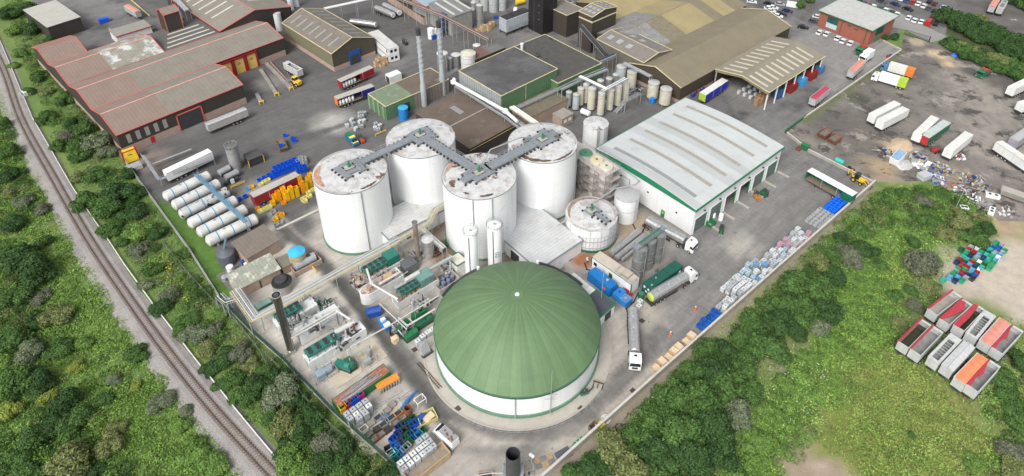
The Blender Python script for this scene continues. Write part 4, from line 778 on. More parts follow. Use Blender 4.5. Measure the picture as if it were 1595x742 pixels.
def shed(name,label,cat,O,rz,L,W,h,hr=None,roofm=None,wallm=None,plinth=None,over=.25,ridge='x',trim=None,mono=False,ro='roof',tg=False):
 0
 t=thing(name,label,cat,(O[0],O[1],0),rz);wallm=wallm or WHT;hr=h if hr is None else hr
 b=MB()
 if hr==h:b.box(0,L,0,W,0,h)
 elif mono:
  b.hexa([(0,0,0),(L,0,0),(L,W,0),(0,W,0),(0,0,h),(L,0,h),(L,W,hr),(0,W,hr)])
 else:
  b.box(0,L,0,W,0,h-.02)
  for x0,x1 in((0,.12),(L-.12,L)):b.rings([[(x0,0,h-.02),(x0,W,h-.02),(x0,W/2,hr-.02)],[(x1,0,h-.02),(x1,W,h-.02),(x1,W/2,hr-.02)]])
 b.ob('wall',wallm,t)
 if plinth:b=MB();b.box(-.04,L+.04,-.04,W+.04,0,plinth[1]);b.ob('plinth',plinth[0],t)
 T=.14;b=MB();o_=over
 if hr==h:b.box(-o_,L+o_,-o_,W+o_,h+.005,h+T)
 elif mono:b.hexa([(-o_,-o_,h),(L+o_,-o_,h),(L+o_,W+o_,hr),(-o_,W+o_,hr),(-o_,-o_,h+T),(L+o_,-o_,h+T),(L+o_,W+o_,hr+T),(-o_,W+o_,hr+T)])
 else:
  sl=(hr-h)/(W/2);ze=h-o_*sl
  b.rings([[(x,-o_,ze),(x,W/2,hr),(x,W+o_,ze),(x,W+o_,ze+T),(x,W/2,hr+T),(x,-o_,ze+T)]for x in(-o_,L+o_)])
 rf=b.ob(ro,roofm or WHT,t)
 if trim:
  b=MB();k=.16
  if hr!=h and not mono:
   sl=(hr-h)/(W/2);ze=h-o_*sl
   for x in(-o_,L+o_):
    for ya,yb in((-o_,W/2),(W/2,W+o_)):
     za,zb=(ze,hr)if ya<0 else(hr,ze);b.tube((x,ya,za+T),(x,yb,zb+T),k,4)
   if not tg:b.tube((-o_,-o_,ze+T),(L+o_,-o_,ze+T),k,4);b.tube((-o_,W+o_,ze+T),(L+o_,W+o_,ze+T),k,4);b.tube((-o_,W/2,hr+T),(L+o_,W/2,hr+T),k*.8,4)
  else:
   zf=(lambda y:h if y<W/2 else hr)
   P=[(-o_,-o_),(L+o_,-o_),(L+o_,W+o_),(-o_,W+o_)]
   for i in range(4):a,c=P[i],P[(i+1)%4];b.tube((a[0],a[1],zf(a[1])+T),(c[0],c[1],zf(c[1])+T),k,4)
  b.ob('roof_trim',trim,t)
 return t,rf
GA1=G(0,839,419.3,4.2);
t,rf=shed('pump_house','low white building with streaked pale roof between the tanks and the green dome','building',(GA1.x,GA1.y),GRID,14.5,24,4.1,4.6,LOWR,WT,trim=mat('rim_grey'),mono=True)
b=MB();b.box(-.06,0,7,10,.1,3);b.ob('doorway',DK,t);b=MB();b.box(4,6.5,-1.9,-.02,0,2.2);b.ob('bin_store',mat('block_grey',(.4,.38,.36),.9),t)
GA2=G(0,606,373,4.2)
t,rf=shed('pump_house','low white building with streaked pale roof between the two left tanks','building',(GA2.x,GA2.y),GRID,22,9,4.1,4.5,LOWR,WT,trim=mat('rim_grey'),mono=True)
for x in(2,5):b=MB();b.box(x,x+1.2,-.06,0,1,2.4);b.ob('window',GLS,t)
def small_tank(loc,r_,h,label,shell=None,roof=None,rings=(),name='storage_tank',cone=.5,n=40,ladder=True):
 t=thing(name,label,'storage tank',loc);b=MB();b.lathe([(r_,0),(r_,h)],0,0,n,caps=(False,False));b.ob('shell',shell or WT,t,smooth=True)
 b=MB();b.lathe([(r_+.06,h-.08),(r_+.06,h+.02),(r_*.3,h+cone),(.05,h+cone*1.2)],0,0,n,caps=(False,True));b.ob('roof',roof or WROOF,t,smooth=True)
 b=MB();silo_rings(b,0,0,r_,list(rings)+[h-.06]);b.ob('hoop',mat('rim_grey'),t)
 if ladder:b=MB();b.rail([(r_*.7,-r_*.75,0),(r_*.7,-r_*.75+.01,.01)],.1);a=-.9;x,y=(r_+.2)*math.cos(a),(r_+.2)*math.sin(a);b.tube((x-.2,y,0),(x-.2,y,h+1),.04,4);b.tube((x+.2,y,0),(x+.2,y,h+1),.04,4);[b.tube((x-.2,y,z*.5),(x+.2,y,z*.5),.025,4)for z in range(1,int(h*2)+1)];b.ob('ladder',GALV,t)
 return t
TOPS[5]=t5=small_tank((20.0,130.0,0),6.55,7.0,'squat white tank ringed by pipes beside the stair tower',rings=(3.2,4.6),cone=.7)
TOPS[(20.0,130.0)]=t5;roof_stain(20.0,130.0,6.55,7.0,60,200,.1,1.5,mat('stain_brown',(.26,.20,.15),.9,var=.3,sc=1.2),77);roof_stain(20.0,130.0,6.55,7.0,-30,60,.1,1.0,GRT,78);roof_stain(20.0,130.0,6.55,7.0,205,300,.1,.6,GRT,79)
b=MB()
for k in range(26):
 a=R(-170+200*k/25);x,y=6.85*math.cos(a),6.85*math.sin(a);b.tube((x,y,.2),(x,y,5+2*(k%3==0)),.05,4)
for z in(1.5,3.6):b.path([(6.9*math.cos(R(q)),6.9*math.sin(R(q)),z)for q in range(-170,35,10)],.06,4)
b.ob('pipe_cage',GALV,t5);
b=MB();b.lathe([(6.9,0),(6.9,.5),(6.5,.55)],0,0,40,caps=(False,False));b.ob('base_ring',GRD,t5)
gg=bpy.data.objects.new('roof_platform',None);COL.objects.link(gg);gg.parent=t5
O_=Vector((0,0,0));zz=Vector((0,0,8.0))
deck(gg,zz-e2*.2-e1*3+e1*3,zz-e2*5.5+e1*0,1.2);deck(gg,zz-e1*1.6,zz+e1*1.8,2.8,rail=False);mixer(gg,zz)
t=small_tank((29.9,136.6,0),3.2,7.6,'grey topped white tank against the white warehouse wall',roof=mat('roof_grey',(.40,.41,.41),.6,var=.12,sc=.6),rings=(4,),cone=.4)
b=MB();b.box(-3.8,-2.0,-2.5,-1.2,0,2);b.ob('pump_skid',GRNP,t)
p7=G(0,927,231);t=small_tank((25.2,169.0,0),3.75,8.0,'white cylindrical tank behind the far corner of the warehouse',rings=(),cone=.5)
b=MB();b.box(.0,.7,-4.3,-3.7,0,8.2);b.ob('riser_duct',GALV,t)
t=thing('overhead_pipe','thin white pipe crossing above the squat tank to the warehouse wall','pipe',tuple(G(0,985,300,0)));o0=t.location
b=MB();b.path([G(0,868,352,6)-o0,G(0,958,294,9)-o0,G(0,990,288,9)-o0,G(0,996,282,8.5)-o0,G(0,970,262,8.5)-o0],.16,7);b.ob('pipe_run',GALV,t)
p=G(0,966,300,0);A_=G(0,969,258,11);B_=G(0,902,222,11)
C_=G(0,966,262,11);D_=G(0,900,219,11);tl=math.hypot(*(D_-C_)[:2])
t=thing('process_tower','rusty grey stair tower of open decks with three round tank tops','process tower',(C_.x,C_.y,0),az(C_,D_))
TW=5.6;TG=mat('tower_grey',(.33,.30,.28),.7,var=.15,sc=.8)
for z in(2.6,5.2,7.9,10.9):
 b=MB();b.box(0,tl,0,TW,z-.15,z);b.ob('floor_deck',TG if z<10 else mat('tower_top',(.55,.50,.46),.8,var=.12,sc=.8),t)
b=MB()
for z in(2.6,5.2,7.9,10.9):b.rail([(0,0,z),(tl,0,z),(tl,TW,z),(0,TW,z),(0,0,z)],1.1,.04,1.6)
b.ob('guard_rail',TG,t);b=MB()
for i in range(5):
 for y in(.1,TW/2,TW-.1):b.box(i*tl/4-.1,i*tl/4+.1,y-.1,y+.1,0,10.8)
b.ob('frame',TG,t)
for i,(x,c)in enumerate(((2.4,CREAM),(6.0,mat('cream_yellow',(.62,.55,.35),.6)),(10.2,mat('top_green',(.08,.25,.15),.6)))):
 b=MB();b.cyl(x,TW/2,0,11.5,1.75,n=24);o=b.ob('vessel',mat('vessel_steel',(.58,.56,.53),.5,.1,var=.15),t);b=MB();b.cyl(x,TW/2,11.5,11.75,1.85,1.7,24);o=b.ob('vessel_top',c,o);b=MB();b.cyl(x,TW/2,11.75,11.95,.35,n=12);b.ob('hatch',mat('hatch_olive',(.15,.17,.1),.6),t)
b=MB()
for k in range(4):
 z=k*2.65;b.obox((-.9,1+1.8,z+1.2),.9,3.6,.1,0);b.tube((-1.3,.4 if k%2 else 5,z),(-1.3,5 if k%2 else.4,z+2.6),.07,4);b.tube((-.5,.4 if k%2 else 5,z),(-.5,5 if k%2 else.4,z+2.6),.07,4)
b.ob('stair_flight',TG,t)
def white_silo(px_,h,r_,label,num=None):
 x,y=px_;t=thing('white_silo',label,'silo',(x,y,0),0,'slim white silos by the green dome');b=MB();b.lathe([(r_,0),(r_,h-.5),(r_*.92,h-.1),(r_*.5,h+.2),(.1,h+.3)],0,0,28,caps=(False,True));b.ob('shell',WT,t,smooth=True)
 b=MB();P=[((r_+.1)*math.cos(q*PI/8),(r_+.1)*math.sin(q*PI/8),h-.4)for q in range(17)];b.rail(P,1.1,.035,1);b.ob('top_rail',GALV,t)
 b=MB();b.tube((-.35,-r_-.1,.5),(-.35,-r_-.1,h-.5),.11,6);b.ob('fill_pipe',mat('rim_grey'),t)
 b=MB();x0=r_+.25
 for s in(-.2,.2):b.tube((x0,s,0),(x0,s,h+1),.04,4)
 for q in range(int(h*2)):b.tube((x0,-.2,q*.5),(x0,.2,q*.5),.025,4)
 for q in range(3,int(h),1):b.path([(x0,-.3,q),(x0+.6,-.2,q),(x0+.6,.2,q),(x0,.3,q)],.025,4)
 b.ob('caged_ladder',GALV,t)
 b=MB()
 for q in range(3):b.tube((-.2+q*.25,-.3,h+.1),(-.2+q*.25,-.3,h+.7),.12,6)
 b.ob('vents',GALV,t)
 if num:
  c=bpy.data.curves.new('number','FONT');c.body=num;c.size=2.6;c.align_x='CENTER';c.extrude=.01;o=bpy.data.objects.new('painted_number',c);COL.objects.link(o);o.parent=t;c.materials.append(mat('number_grey',(.45,.48,.5),.6));o.rotation_euler=(R(90),0,R(20));o.location=(r_*math.sin(R(20))*1.02,-r_*math.cos(R(20))*1.02-.02,h*.45)
  bpy.context.view_layer.update();me=bpy.data.meshes.new_from_object(o.evaluated_get(bpy.context.evaluated_depsgraph_get()));o2=bpy.data.objects.new('painted_number',me);COL.objects.link(o2);o2.parent=t;o2.rotation_euler=o.rotation_euler;o2.location=o.location;bpy.data.objects.remove(o)
def sil_at(u,v,z):p=G(0,u,v,z);return p.x,p.y
white_silo(sil_at(732.5,360,16),16.0,1.62,'left slim white silo with dark fill pipe standing behind the dome');white_silo(sil_at(770,350,16),16.0,1.72,'right slim white silo marked with the number 8 behind the dome','8')
for i,(u,v)in enumerate(((998,385),(1012.5,372.5),(1027.5,363))):
 p=G(0,u,v,9.6)if False else G(0,u,v,9.0);r_=1.55
 t=thing('steel_silo',['nearest','middle','farthest'][i]+' of the three stained stainless steel silos behind the green skip container','silo',(p.x,p.y,0),0,'row of three steel silos')
 b=MB();b.lathe([(r_,0),(r_,9),(r_*.3,9.5),(.1,9.55)],0,0,24,caps=(False,True));b.ob('shell',mat('steel_dull',(.27,.27,.265),.4,.5,var=.2,sc=.8,lines=(2,1.0,.06,.3)),t,smooth=True)
 b=MB();silo_rings(b,0,0,r_,(2.5,5.5,8.9));b.ob('hoop',GALV,t)
 b=MB()
 for s in(-.3,.3,0):b.tube((s-.3,-r_-.15,.3),(s-.3,-r_-.15,9.2),.05,5)
 b.ob('pipe',GALV,t)
 if i==0:S0=p
 S2=p
t=thing('silo_walkway','green and grey grating walkway over the tops of the steel silos','walkway',tuple(S0));ZW=9.9
t.location=(S0.x,S0.y,0);d=(S2-S0);d.z=0;u_=d.normalized();
deck(t,Vector((0,0,ZW))-u_*2.2,Vector((0,0,ZW))+d+u_*1.6,1.5,feet=False)
b=MB();b.obox(Vector((0,0,ZW+.13))+d*.5,d.length*1.1,1.3,.04,az((0,0),d));b.ob('green_grating',mat('grating_green',(.06,.15,.11),.7),t)
b=MB()
for q in(0,1):
 for s in(-.8,.8):pt=d*q+Vector((-u_.y,u_.x,0))*(1.8 if s>0 else-1.8)*1;b.tube(pt,pt+Vector((0,0,ZW)),.08,5)
b.ob('support_leg',GALV,t)
for i,(a,c,r_)in enumerate((((952,395),(996,360),.9),((960,402),(1004,367),.75),((969,405),(1008,374),.45))):
 A1,B1=G(0,*a,1.6),G(0,*c,1.6);d=B1-A1;L=d.length
 t=thing('steel_vessel',['rear thick','middle','front thin'][i]+' horizontal stainless steel cylinder lying beside the steel silos','steel cylinder',(A1.x,A1.y,0),0,'horizontal steel cylinders')
 b=MB();b.hlathe([(r_*.7,-.1),(r_,0),(r_,L),(r_*.7,L+.1)],(0,0,1.6),(d.x,d.y),18);b.ob('shell',STL,t,smooth=True)
 for f in(.2,.8):b=MB();q=Vector((0,0,0))+d*f;b.obox((q.x,q.y,0),.3,r_*1.6,1.6-r_*.6,az((0,0),d));b.ob('saddle',GALV,t)
K=lambda X,Y,z=0:G(0,860+X/6.183,380+Y/6.183,z)
def rect(p0,p1,p2):
 0
 p0,p1,p2=Vector(p0),Vector(p1),Vector(p2);a=az(p0,p1);n=Vector((-math.sin(a),math.cos(a),0));w=(p2-p0).dot(n)
 if w<0:p0,p1=p1,p0;a=az(p0,p1);w=-w
 return(p0.x,p0.y),a,(Vector(p1)-Vector(p0)).to_2d().length,w
O,an,L_,W_=rect(K(765,395,3.2),K(385,130,3.2),K(845,345,3.2))
t,rf=shed('site_cabin','long white cabin with cream roof and green trim beside the blue container','cabin',O,an,L_,3.0,3.1,None,mat('cabin_roof',(.50,.45,.37),.8,var=.1,sc=.6),WHT,trim=None,over=.05)
b=MB();b.box(L_*.45,L_*.45+1.0,-.05,0,.1,2.2);b.ob('door',GRD,t);b=MB();b.box(.7,1.6,-.05,0,1.2,2.2);b.ob('window',GLS,t)
b=MB()
for x in(0,L_):
 for y in(0,3.0):b.box(x-.1,x+.1,y-.1,y+.1,0,3.28)
for z in(3.15,):b.box(0,L_,-.08,-.02,z,z+.12)
b.ob('corner_trim',GRD,t)
b=MB();b.box(L_-3.6,L_-1.6,.5,2.6,3.3,4.0);b.ob('roof_unit',mat('unit_beige',(.42,.37,.3),.8),t);b=MB();b.rail([(L_-5,0,3.2),(L_,0,3.2),(L_,3,3.2),(L_-5,3,3.2),(L_-5,0,3.2)],1.1,.04,1.3);b.ob('platform_rail',GALV,t)
WO=Vector((45.9,129.3));WL,WW,WH,WR=40.2,33.6,9.0,1.05
t=thing('warehouse','large white warehouse with pale arched roof, green fascia and six door bays','warehouse',(WO.x,WO.y,0),GRID)
def arch(y):return WH+WR*math.sin(PI*y/WW)
b=MB();N=16;ys=[WW*k/N for k in range(N+1)]
def wl_(x0,x1,z0,z1):b.box(x0,x1,0,.2,z0,z1)
nb=6;bw=WL/nb;dh=5.0
for k in range(nb):wl_(k*bw,k*bw+.55,0,dh);wl_((k+1)*bw-.55,(k+1)*bw,0,dh)
wl_(0,WL,dh,WH)
for x0,x1 in((0,.2),(WL-.2,WL)):
 ys2=[.2]+ys[1:-1]+[WW]
 b.rings([[(x0,ys2[0],0)]+[(x0,y,arch(y)-.03)for y in ys2]+[(x0,WW,0)],[(x1,ys2[0],0)]+[(x1,y,arch(y)-.03)for y in ys2]+[(x1,WW,0)]])
b.box(.2,WL-.2,WW-.2,WW,0,WH);b.ob('wall',mat('clad_white',(.76,.77,.77),.5,runs=.05,var=.03,sc=.3,fine=.02),t)
ROOFW=mat('warehouse_roof',(.47,.49,.485),.5,stain=((.40,.41,.40),.22,.52,.2),var=.05,sc=.12,fine=.03,lines=(0,2.23,.03,.16))
b=MB();o_=.35;yy=[-o_]+ys[1:-1]+[WW+o_];zz_=[WH-.05]+[arch(y)for y in ys[1:-1]]+[WH-.05]
P=[(y,z+.06)for y,z in zip(yy,zz_)]+[(y,z)for y,z in zip(yy[::-1],zz_[::-1])]
b.rings([[(x,y,z)for y,z in P]for x in(-o_,WL+o_)]);rf=b.ob('roof',ROOFW,t)
ROOFG=mat('warehouse_roof_grey',(.405,.425,.42),.5,var=.05,sc=.12,fine=.03,lines=(0,1.1,.04,.14))
for j,(xa,xb)in enumerate(((0,2.6),(13.6,17.4),(20.3,24))):
 b=MB();
 for k in range(N):b.poly([(xa,yy[k],zz_[k]+.068),(xb,yy[k],zz_[k]+.068),(xb,yy[k+1],zz_[k+1]+.068),(xa,yy[k+1],zz_[k+1]+.068)])
 b.ob('roof_sheet',ROOFG,rf)
RL=mat('rooflight',(.31,.295,.255),.6,var=.12,sc=1.2,fine=.1,lines=(1,1.0,.1,.15));RL2=mat('rooflight_grey',(.25,.26,.26),.6,var=.12,sc=1.2,fine=.1,lines=(1,1.0,.1,.15))
for k in range(6):
 x=2.9+k*6.55;b=MB();y0,y1=2.6,30.4
 for q in range(20):
  ya,yb=y0+(y1-y0)*q/20,y0+(y1-y0)*(q+1)/20
  za,zb=[WH+WR*math.sin(PI*v/WW)+.10 for v in(ya,yb)]
  b.poly([(x,ya,za),(x+1.25,ya,za),(x+1.25,yb,zb),(x,yb,zb)])
 b.ob('rooflight',RL2 if k==0 else RL,rf)
GF=mat('fascia_green',(.015,.20,.095),.45,var=.05)
b=MB();b.box(-o_,WL+o_,-o_-.2,-o_,WH-.55,WH+.06);b.box(-o_,WL+o_,WW+o_,WW+o_+.2,WH-.5,WH+.06);b.ob('eaves_fascia',GF,t)
b=MB()
for x0,x1 in((-.14,-.02),(WL+.02,WL+.14)):
 b.rings([[(x,-o_,WH-1.0)]+[(x,y,z-.03)for y,z in zip(yy,zz_)]+[(x,WW+o_,WH-1.0)]for x in(x0,x1)])
b.ob('gable_fascia',GF,t)
b=MB();b.rail([(-.3,WW*.62,WH+.5),(-.3,WW,WH+.5)],1,.035,1.5);b.ob('edge_rail',GALV,t)
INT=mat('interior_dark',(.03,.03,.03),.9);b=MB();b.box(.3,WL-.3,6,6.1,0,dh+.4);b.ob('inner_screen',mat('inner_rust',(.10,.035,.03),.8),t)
for k in range(nb):
 x0=k*bw
 b=MB();b.box(x0+.5,x0+.75,-.12,.24,0,dh+.2);b.box(x0+bw-.75,x0+bw-.5,-.12,.24,0,dh+.2);b.box(x0+.75,x0+bw-.75,-.12,-.02,dh,dh+.2);fr=b.ob('door_frame',WHT,t)
 b=MB();b.box(x0+bw-1.35,x0+bw-.75,.05,.2,0,dh);b.ob('green_jamb',GF,fr)
 if k in(0,1,4,5):
  b=MB();b.box(x0+.75,x0+bw-1.35,.12,.2,0,dh)
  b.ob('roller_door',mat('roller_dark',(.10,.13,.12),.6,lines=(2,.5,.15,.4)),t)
 b=MB();b.box(x0+bw*.55,x0+bw*.55+.8,-.04,-.002,6.5,7.4);o=b.ob('door_sign',mat('sign_pale',(.62,.66,.66),.5),t)
 b=MB();b.box(x0+bw*.55+.12,x0+bw*.55+.7,-.5,-.05,6.3,6.42);b.ob('lamp_bracket',DK,t)
 b=MB();b.obox((x0+.1+bw,-2.2,0),.6,3.6,.35,0);b.ob('door_ramp_kerb',CONCW,t)if k<5 else b.ob('door_ramp_kerb',CONCW,t)
b=MB();b.box(-.06,0,8.7,9.9,0,2.3);d_=b.ob('fire_door',GF,t);b=MB();b.box(-.08,-.062,9.0,9.6,1.2,1.9);b.ob('door_sign',LIME,d_)
for y,z in((5,4.2),(14.5,5.0),(24,5)):b=MB();b.box(-.25,0,y,y+.45,z,z+.3);b.ob('wall_lamp',DK,t)
b=MB();b.path([(-.2,21,.2),(-.2,21,5.5),(-.2,28,5.5)],.1,6);b.ob('wall_pipe',GALV,t)
def veh(maker,key,A,B_,label,group=None,**kw):
 0
 c=(A+B_)/2;return place(maker,key,(c.x,c.y,.01),az(B_,A),label,group,**kw)
LIMEC=mat('lime_cap',(.42,.52,.10),.5);PURP=mat('purple_cap',(.30,.10,.28),.5)
veh(tanker,'tk1',G(11,1060,240,2.2),G(11,855,360,2.2),'stainless tanker lorry with lime green rear end beside the dark green container',rear=LIMEC)
veh(tanker,'tk2',G(11,752,690,2.2),G(11,742,462,2.2),'stainless tanker lorry with plain rear, cab facing the camera, beside the green dome')
veh(tanker,'tk3',G(0,1063,373,2.2),G(0,1011,345,2.2),'stainless tanker lorry with purple banded tank end between silos and warehouse',rear=PURP)
A1,B1=K(930,400,2.6),K(1200,210,2.6);c=(A1+B1)/2
t=container(mat('container_green',(.012,.10,.07),.45,var=.1),11.4,2.5,2.9,'roll_on_container');t.location=(c.x,c.y,0);t.rotation_euler.z=az(A1,B1);tag(t,'long dark green steel container with white signs beside the lime ended tanker','container')
b=MB();[b.box(-5.72,-5.7,y,y+.5,z,z+.6)for y,z in((-.9,1.9),(.3,1.9),(-.3,.8))];b.box(4.2,5.0,-1.34,-1.31,1.2,2.2);b.ob('notice',WHT,t)
b=MB();[b.box(x,x+.08,-1.25,1.25,2.9,2.94)for x in(-3.5,-1.2,1.2,3.6)];b.ob('roof_seam',DK,t);b=MB();b.cyl(-4.6,-.6,2.9,3.1,.25,n=10);b.cyl(-2.2,.3,2.9,3.15,.18,n=8);b.ob('hatch',GALV,t)
c=(K(352,302,2.8)+K(618,350,2.8))/2
t=container(mat('container_blue',(.01,.17,.48),.45,var=.08),7.0,2.6,2.8,'plant_container');t.location=(c.x,c.y,0);t.rotation_euler.z=GRID-PI/2;tag(t,'bright blue plant container with roof vent and red notice beside the white cabin','container')
b=MB();b.cyl(1.4,.2,2.8,3.2,.28,n=12);b.cyl(1.4,.2,3.2,3.35,.4,.1,12);b.ob('roof_vent',GALV,t);b=MB();b.box(1.2,2.4,-1.38,-1.355,1.4,2.2);n_=b.ob('notice',mat('notice_pink',(.6,.12,.15),.5),t)
for i,(X,Y,L_,W_,H_)in enumerate(((648,490,2.6,2.0,1.7),(705,545,2.4,2.2,1.5))):
 p=K(X,Y,0.8);t=container(LBL,L_,W_,H_,'plant_box','plant box',False);t.location=(p.x,p.y,0);t.rotation_euler.z=GRID;tag(t,['low bright blue box with a dark hatch beside the red pump','open topped blue plant box in front of the lidded blue box'][i],'plant box')
 b=MB();b.box(-.2,.3,-.2,.3,H_,H_+.12);b.ob('hatch',DK if i==0 else GALV,t)
 if i:b=MB();[b.box(x,x+.06,-W_/2+.1,W_/2-.1,H_,H_+.15)for x in(-.9,-.4,.1,.6,1)];b.ob('grating',GALV,t)
p=K(735,455,.5);t=thing('fire_pump','red pump frame against the foot of the white cabin','pump',(p.x,p.y,0),GRID-PI/2);b=MB();b.box(-1.3,1.3,-.4,.4,.1,.3);b.hlathe([(.35,0),(.35,1.2)],(-.9,0,.7),(1,0),10);b.ob('pump_body',REDP,t);b=MB();b.rail([(-1.3,-.4,.2),(1.3,-.4,.2)],.9,.04,1);b.ob('frame',REDP,t)
p=K(860,490,1);t=thing('water_butt','round dark green lidded drum beside the stacked white totes','drum',(p.x,p.y,0));b=MB();b.lathe([(.7,0),(.75,.7),(.7,1.4)],0,0,18);b.ob('drum',GRD,t);b=MB();b.cyl(0,0,1.4,1.5,.6,n=16);b.ob('lid',mat('lid_green',(.05,.17,.12),.6),t)
p0,p1,p2=K(605,580,3.2),K(430,455,3.2),K(460,690,3.2)
O,an,L_,W_=rect(p0,p1,p2)
t,rf=shed('pump_kiosk','small white kiosk with dark slate roof and green eaves half behind the dome','kiosk',O,an,L_,5.6,3.2,None,mat('slate_roof',(.06,.065,.08),.6,var=.1,lines=(0,.9,.08,.3)),WHT,trim=GF,over=.2)
b=MB();b.box(-.04,0,1.2,3.4,0,2.4);b.ob('open_doorway',DK,t)
p0,p1,p2=K(430,462,3.0),K(210,285,3.0),K(350,505,3.0);O,an,L_,W_=rect(p0,p1,p2)
t,rf=shed('link_corridor','narrow low building with ribbed white roof behind the dome edge','outbuilding',O,an,L_,2.8,3.0,None,mat('ribbed_white',(.58,.58,.55),.6,lines=(0,1.2,.1,.25)),WHT,over=.1)
for i,(n_,X,Y)in enumerate(((15,570-0,0),)):pass
veh(curtain_open,'ctg',(G(0,1257.2,266.3,4.1)+G(0,1264,261.2,4.1))/2,(G(0,1327.9,306.4,4.1)+G(0,1336.7,300.1,4.1))/2,'parked trailer with white roof and drawn back dark green curtain near the yard corner',roof=WHT,cur=mat('curtain_green',(.01,.13,.07),.5,lines=(0,.3,.3,.3)),frac=.22,flip=-1)
def backhoe():
 t=thing('backhoe_loader','','digger');b=MB();b.box(-1.6,1.6,-.5,.5,.7,1.2);b.box(.3,1.9,-.45,.45,1.2,1.75);b.ob('body',YELP,t)
 b=MB();b.hexa([(-1.0,-.7,1.2),(.3,-.7,1.2),(.3,.7,1.2),(-1.0,.7,1.2),(-.9,-.65,2.7),(.1,-.65,2.7),(.1,.65,2.7),(-.9,.65,2.7)]);c_=b.ob('cab',GLS,t);b=MB();b.box(-1.05,.35,-.75,.75,2.7,2.82);b.ob('cab_roof',DK,c_)
 for s in(-1,1):b=MB();b.path([(1.0,s*.6,1.3),(2.2,s*.6,1.4),(3.1,s*.6,.5)],.11,6);b.ob('loader_arm',YELP,t)
 b=MB();b.rings([[(3.0,y,.1),(3.9,y,.1),(4.0,y,.3),(3.3,y,.35),(3.1,y,.95),(2.95,y,.9)]for y in(-1.15,1.15)]);b.ob('front_bucket',DK,t)
 b=MB();b.path([(-1.7,0,1.0),(-2.3,0,2.9),(-3.2,0,2.0),(-3.0,0,1.0)],.14,6);b.ob('rear_boom',YELP,t);b=MB();b.box(-3.3,-2.8,-.3,.3,.5,1.1);b.ob('rear_bucket',DK,t)
 for x,r_ in((-.9,.75),(1.3,.5)):
  for s in(-1,1):b=MB();b.hlathe([(r_*.9,-.2),(r_,-.15),(r_,.15),(r_*.9,.2)],(x,s*.95,r_),(0,1),14);w_=b.ob('wheel',BLK,t);b=MB();b.hlathe([(r_*.5,0),(r_*.5,.05)],(x,s*1.15-(.05 if s<0 else 0),r_),(0,1),10);b.ob('rim',YELP,w_)
 return t
p=G(8,565,375,.8);place(backhoe,'bh',(p.x,p.y,.01),az(G(8,535,360),G(8,610,400)),'yellow backhoe loader with black cab roof at the corner of the yard wall')
def skp(n,X,Y,z,rz,label,paint,group=None,load=None,L=4.2,W=2.2,H=1.5,key=None):
 p=G(n,X,Y,z);return place(skip,key or('sk',paint.name,L),(p.x,p.y,.01),rz,label,group,paint=paint,load=load,L=L,W=W,H=H)
SCR=mat('scrap_load',(.16,.14,.12),.9,var=.4,sc=2,stain=((.4,.38,.35),2.0,.6,.1))
skp(8,355,95,.7,GRID,'left one of two rusty red skips in the dirt yard',RUST,'rusty skips',SCR,4.6,2.6,1.7,'r1');skp(8,418,128,.7,GRID,'right one of two rusty red skips in the dirt yard',RUST,'rusty skips',SCR,4.6,2.6,1.7,'r1')
p=G(8,238,172,1);t=thing('waste_bin','green wheeled waste bin with side rack standing by the warehouse corner','waste bin',(p.x,p.y,0),GRID-PI/2);b=MB();b.hexa([(-1,-.6,.2),(1,-.6,.2),(1,.6,.2),(-1,.6,.2),(-1.2,-.8,1.8),(1.2,-.8,1.8),(1.2,.8,1.8),(-1.2,.8,1.8)]);b.ob('bin_body',GRNP,t);b=MB();b.box(-1.2,1.2,-.85,0,1.8,1.9);b.ob('lid',GRNP,t)
p=G(8,200,180,.5);t=thing('metal_rack','low rusty red rack beside the green waste bin','rack',(p.x,p.y,0),GRID);b=MB();b.box(-1,1,-.6,.6,.1,.25);b.rail([(-1,-.6,.2),(1,-.6,.2),(1,.6,.2),(-1,.6,.2),(-1,-.6,.2)],.8,.05,1);b.ob('rack_frame',RUST,t)
p=G(8,450,262,.7);t=thing('plastic_tank','turquoise plastic tank lying against the yard wall','tank',(p.x,p.y,0),GRID-PI/2);b=MB();b.hlathe([(.5,-.1),(.8,.1),(.8,2.4),(.5,2.6)],(-1.3,0,.8),(1,0),14);b.ob('tank_body',mat('turquoise',(.05,.42,.36),.5),t)
p=G(8,510,300,.5);t=thing('tyre_stack','black tyres piled against the wall beside the backhoe','tyres',(p.x,p.y,0));
for k,(x,y,z)in enumerate(((0,0,0),(.9,-.6,0),(.1,.1,.3),(-.9,.7,0))):b=MB();b.lathe([(.3,z),(.55,z),(.55,z+.28),(.3,z+.28)],x,y,14,caps=(False,False));b.ob('tyre',BLK,t)
for i,(X,Y,rz,pm,lab)in enumerate(((1290,690,-1.9,GRNP,'green forklift nearest the warehouse corner'),(1510,480,2.0,mat('fork_orange',(.5,.22,.05),.5),'orange and black forklift beside the green one at the warehouse doors'),(1560,465,-1.2,GRNP,'green forklift beside the orange one at the warehouse doors'))):
 p=G(7,X,Y,.7);t=forklift(pm);t.location=(p.x,p.y,.01);t.rotation_euler.z=rz;tag(t,lab,'forklift')
p=G(7,1225,648,.4);t=crate(GRNP,2.4,1.8,1.0);t.location=(p.x,p.y,0);t.rotation_euler.z=GRID;tag(t,'low green metal crate beside the nearest forklift','crate')
p=G(7,1285,620,.5);
for i,(dx_,dy_)in enumerate(((0,0),(-1.6,1.2))):
 t=thing('bulk_sacks',['stack of white bulk sacks held in front of the nearest forklift','shorter stack of white bulk sacks by the warehouse door post'][i],'sacks',(p.x+dx_,p.y+dy_,0),GRID)
 for z in range(3 if i==0 else 2):b=MB();b.lathe([(.45,z*.8+.05),(.62,z*.8+.2),(.62,z*.8+.6),(.4,z*.8+.8)],0,0,10);b.ob('sack',WHT,t,smooth=True)
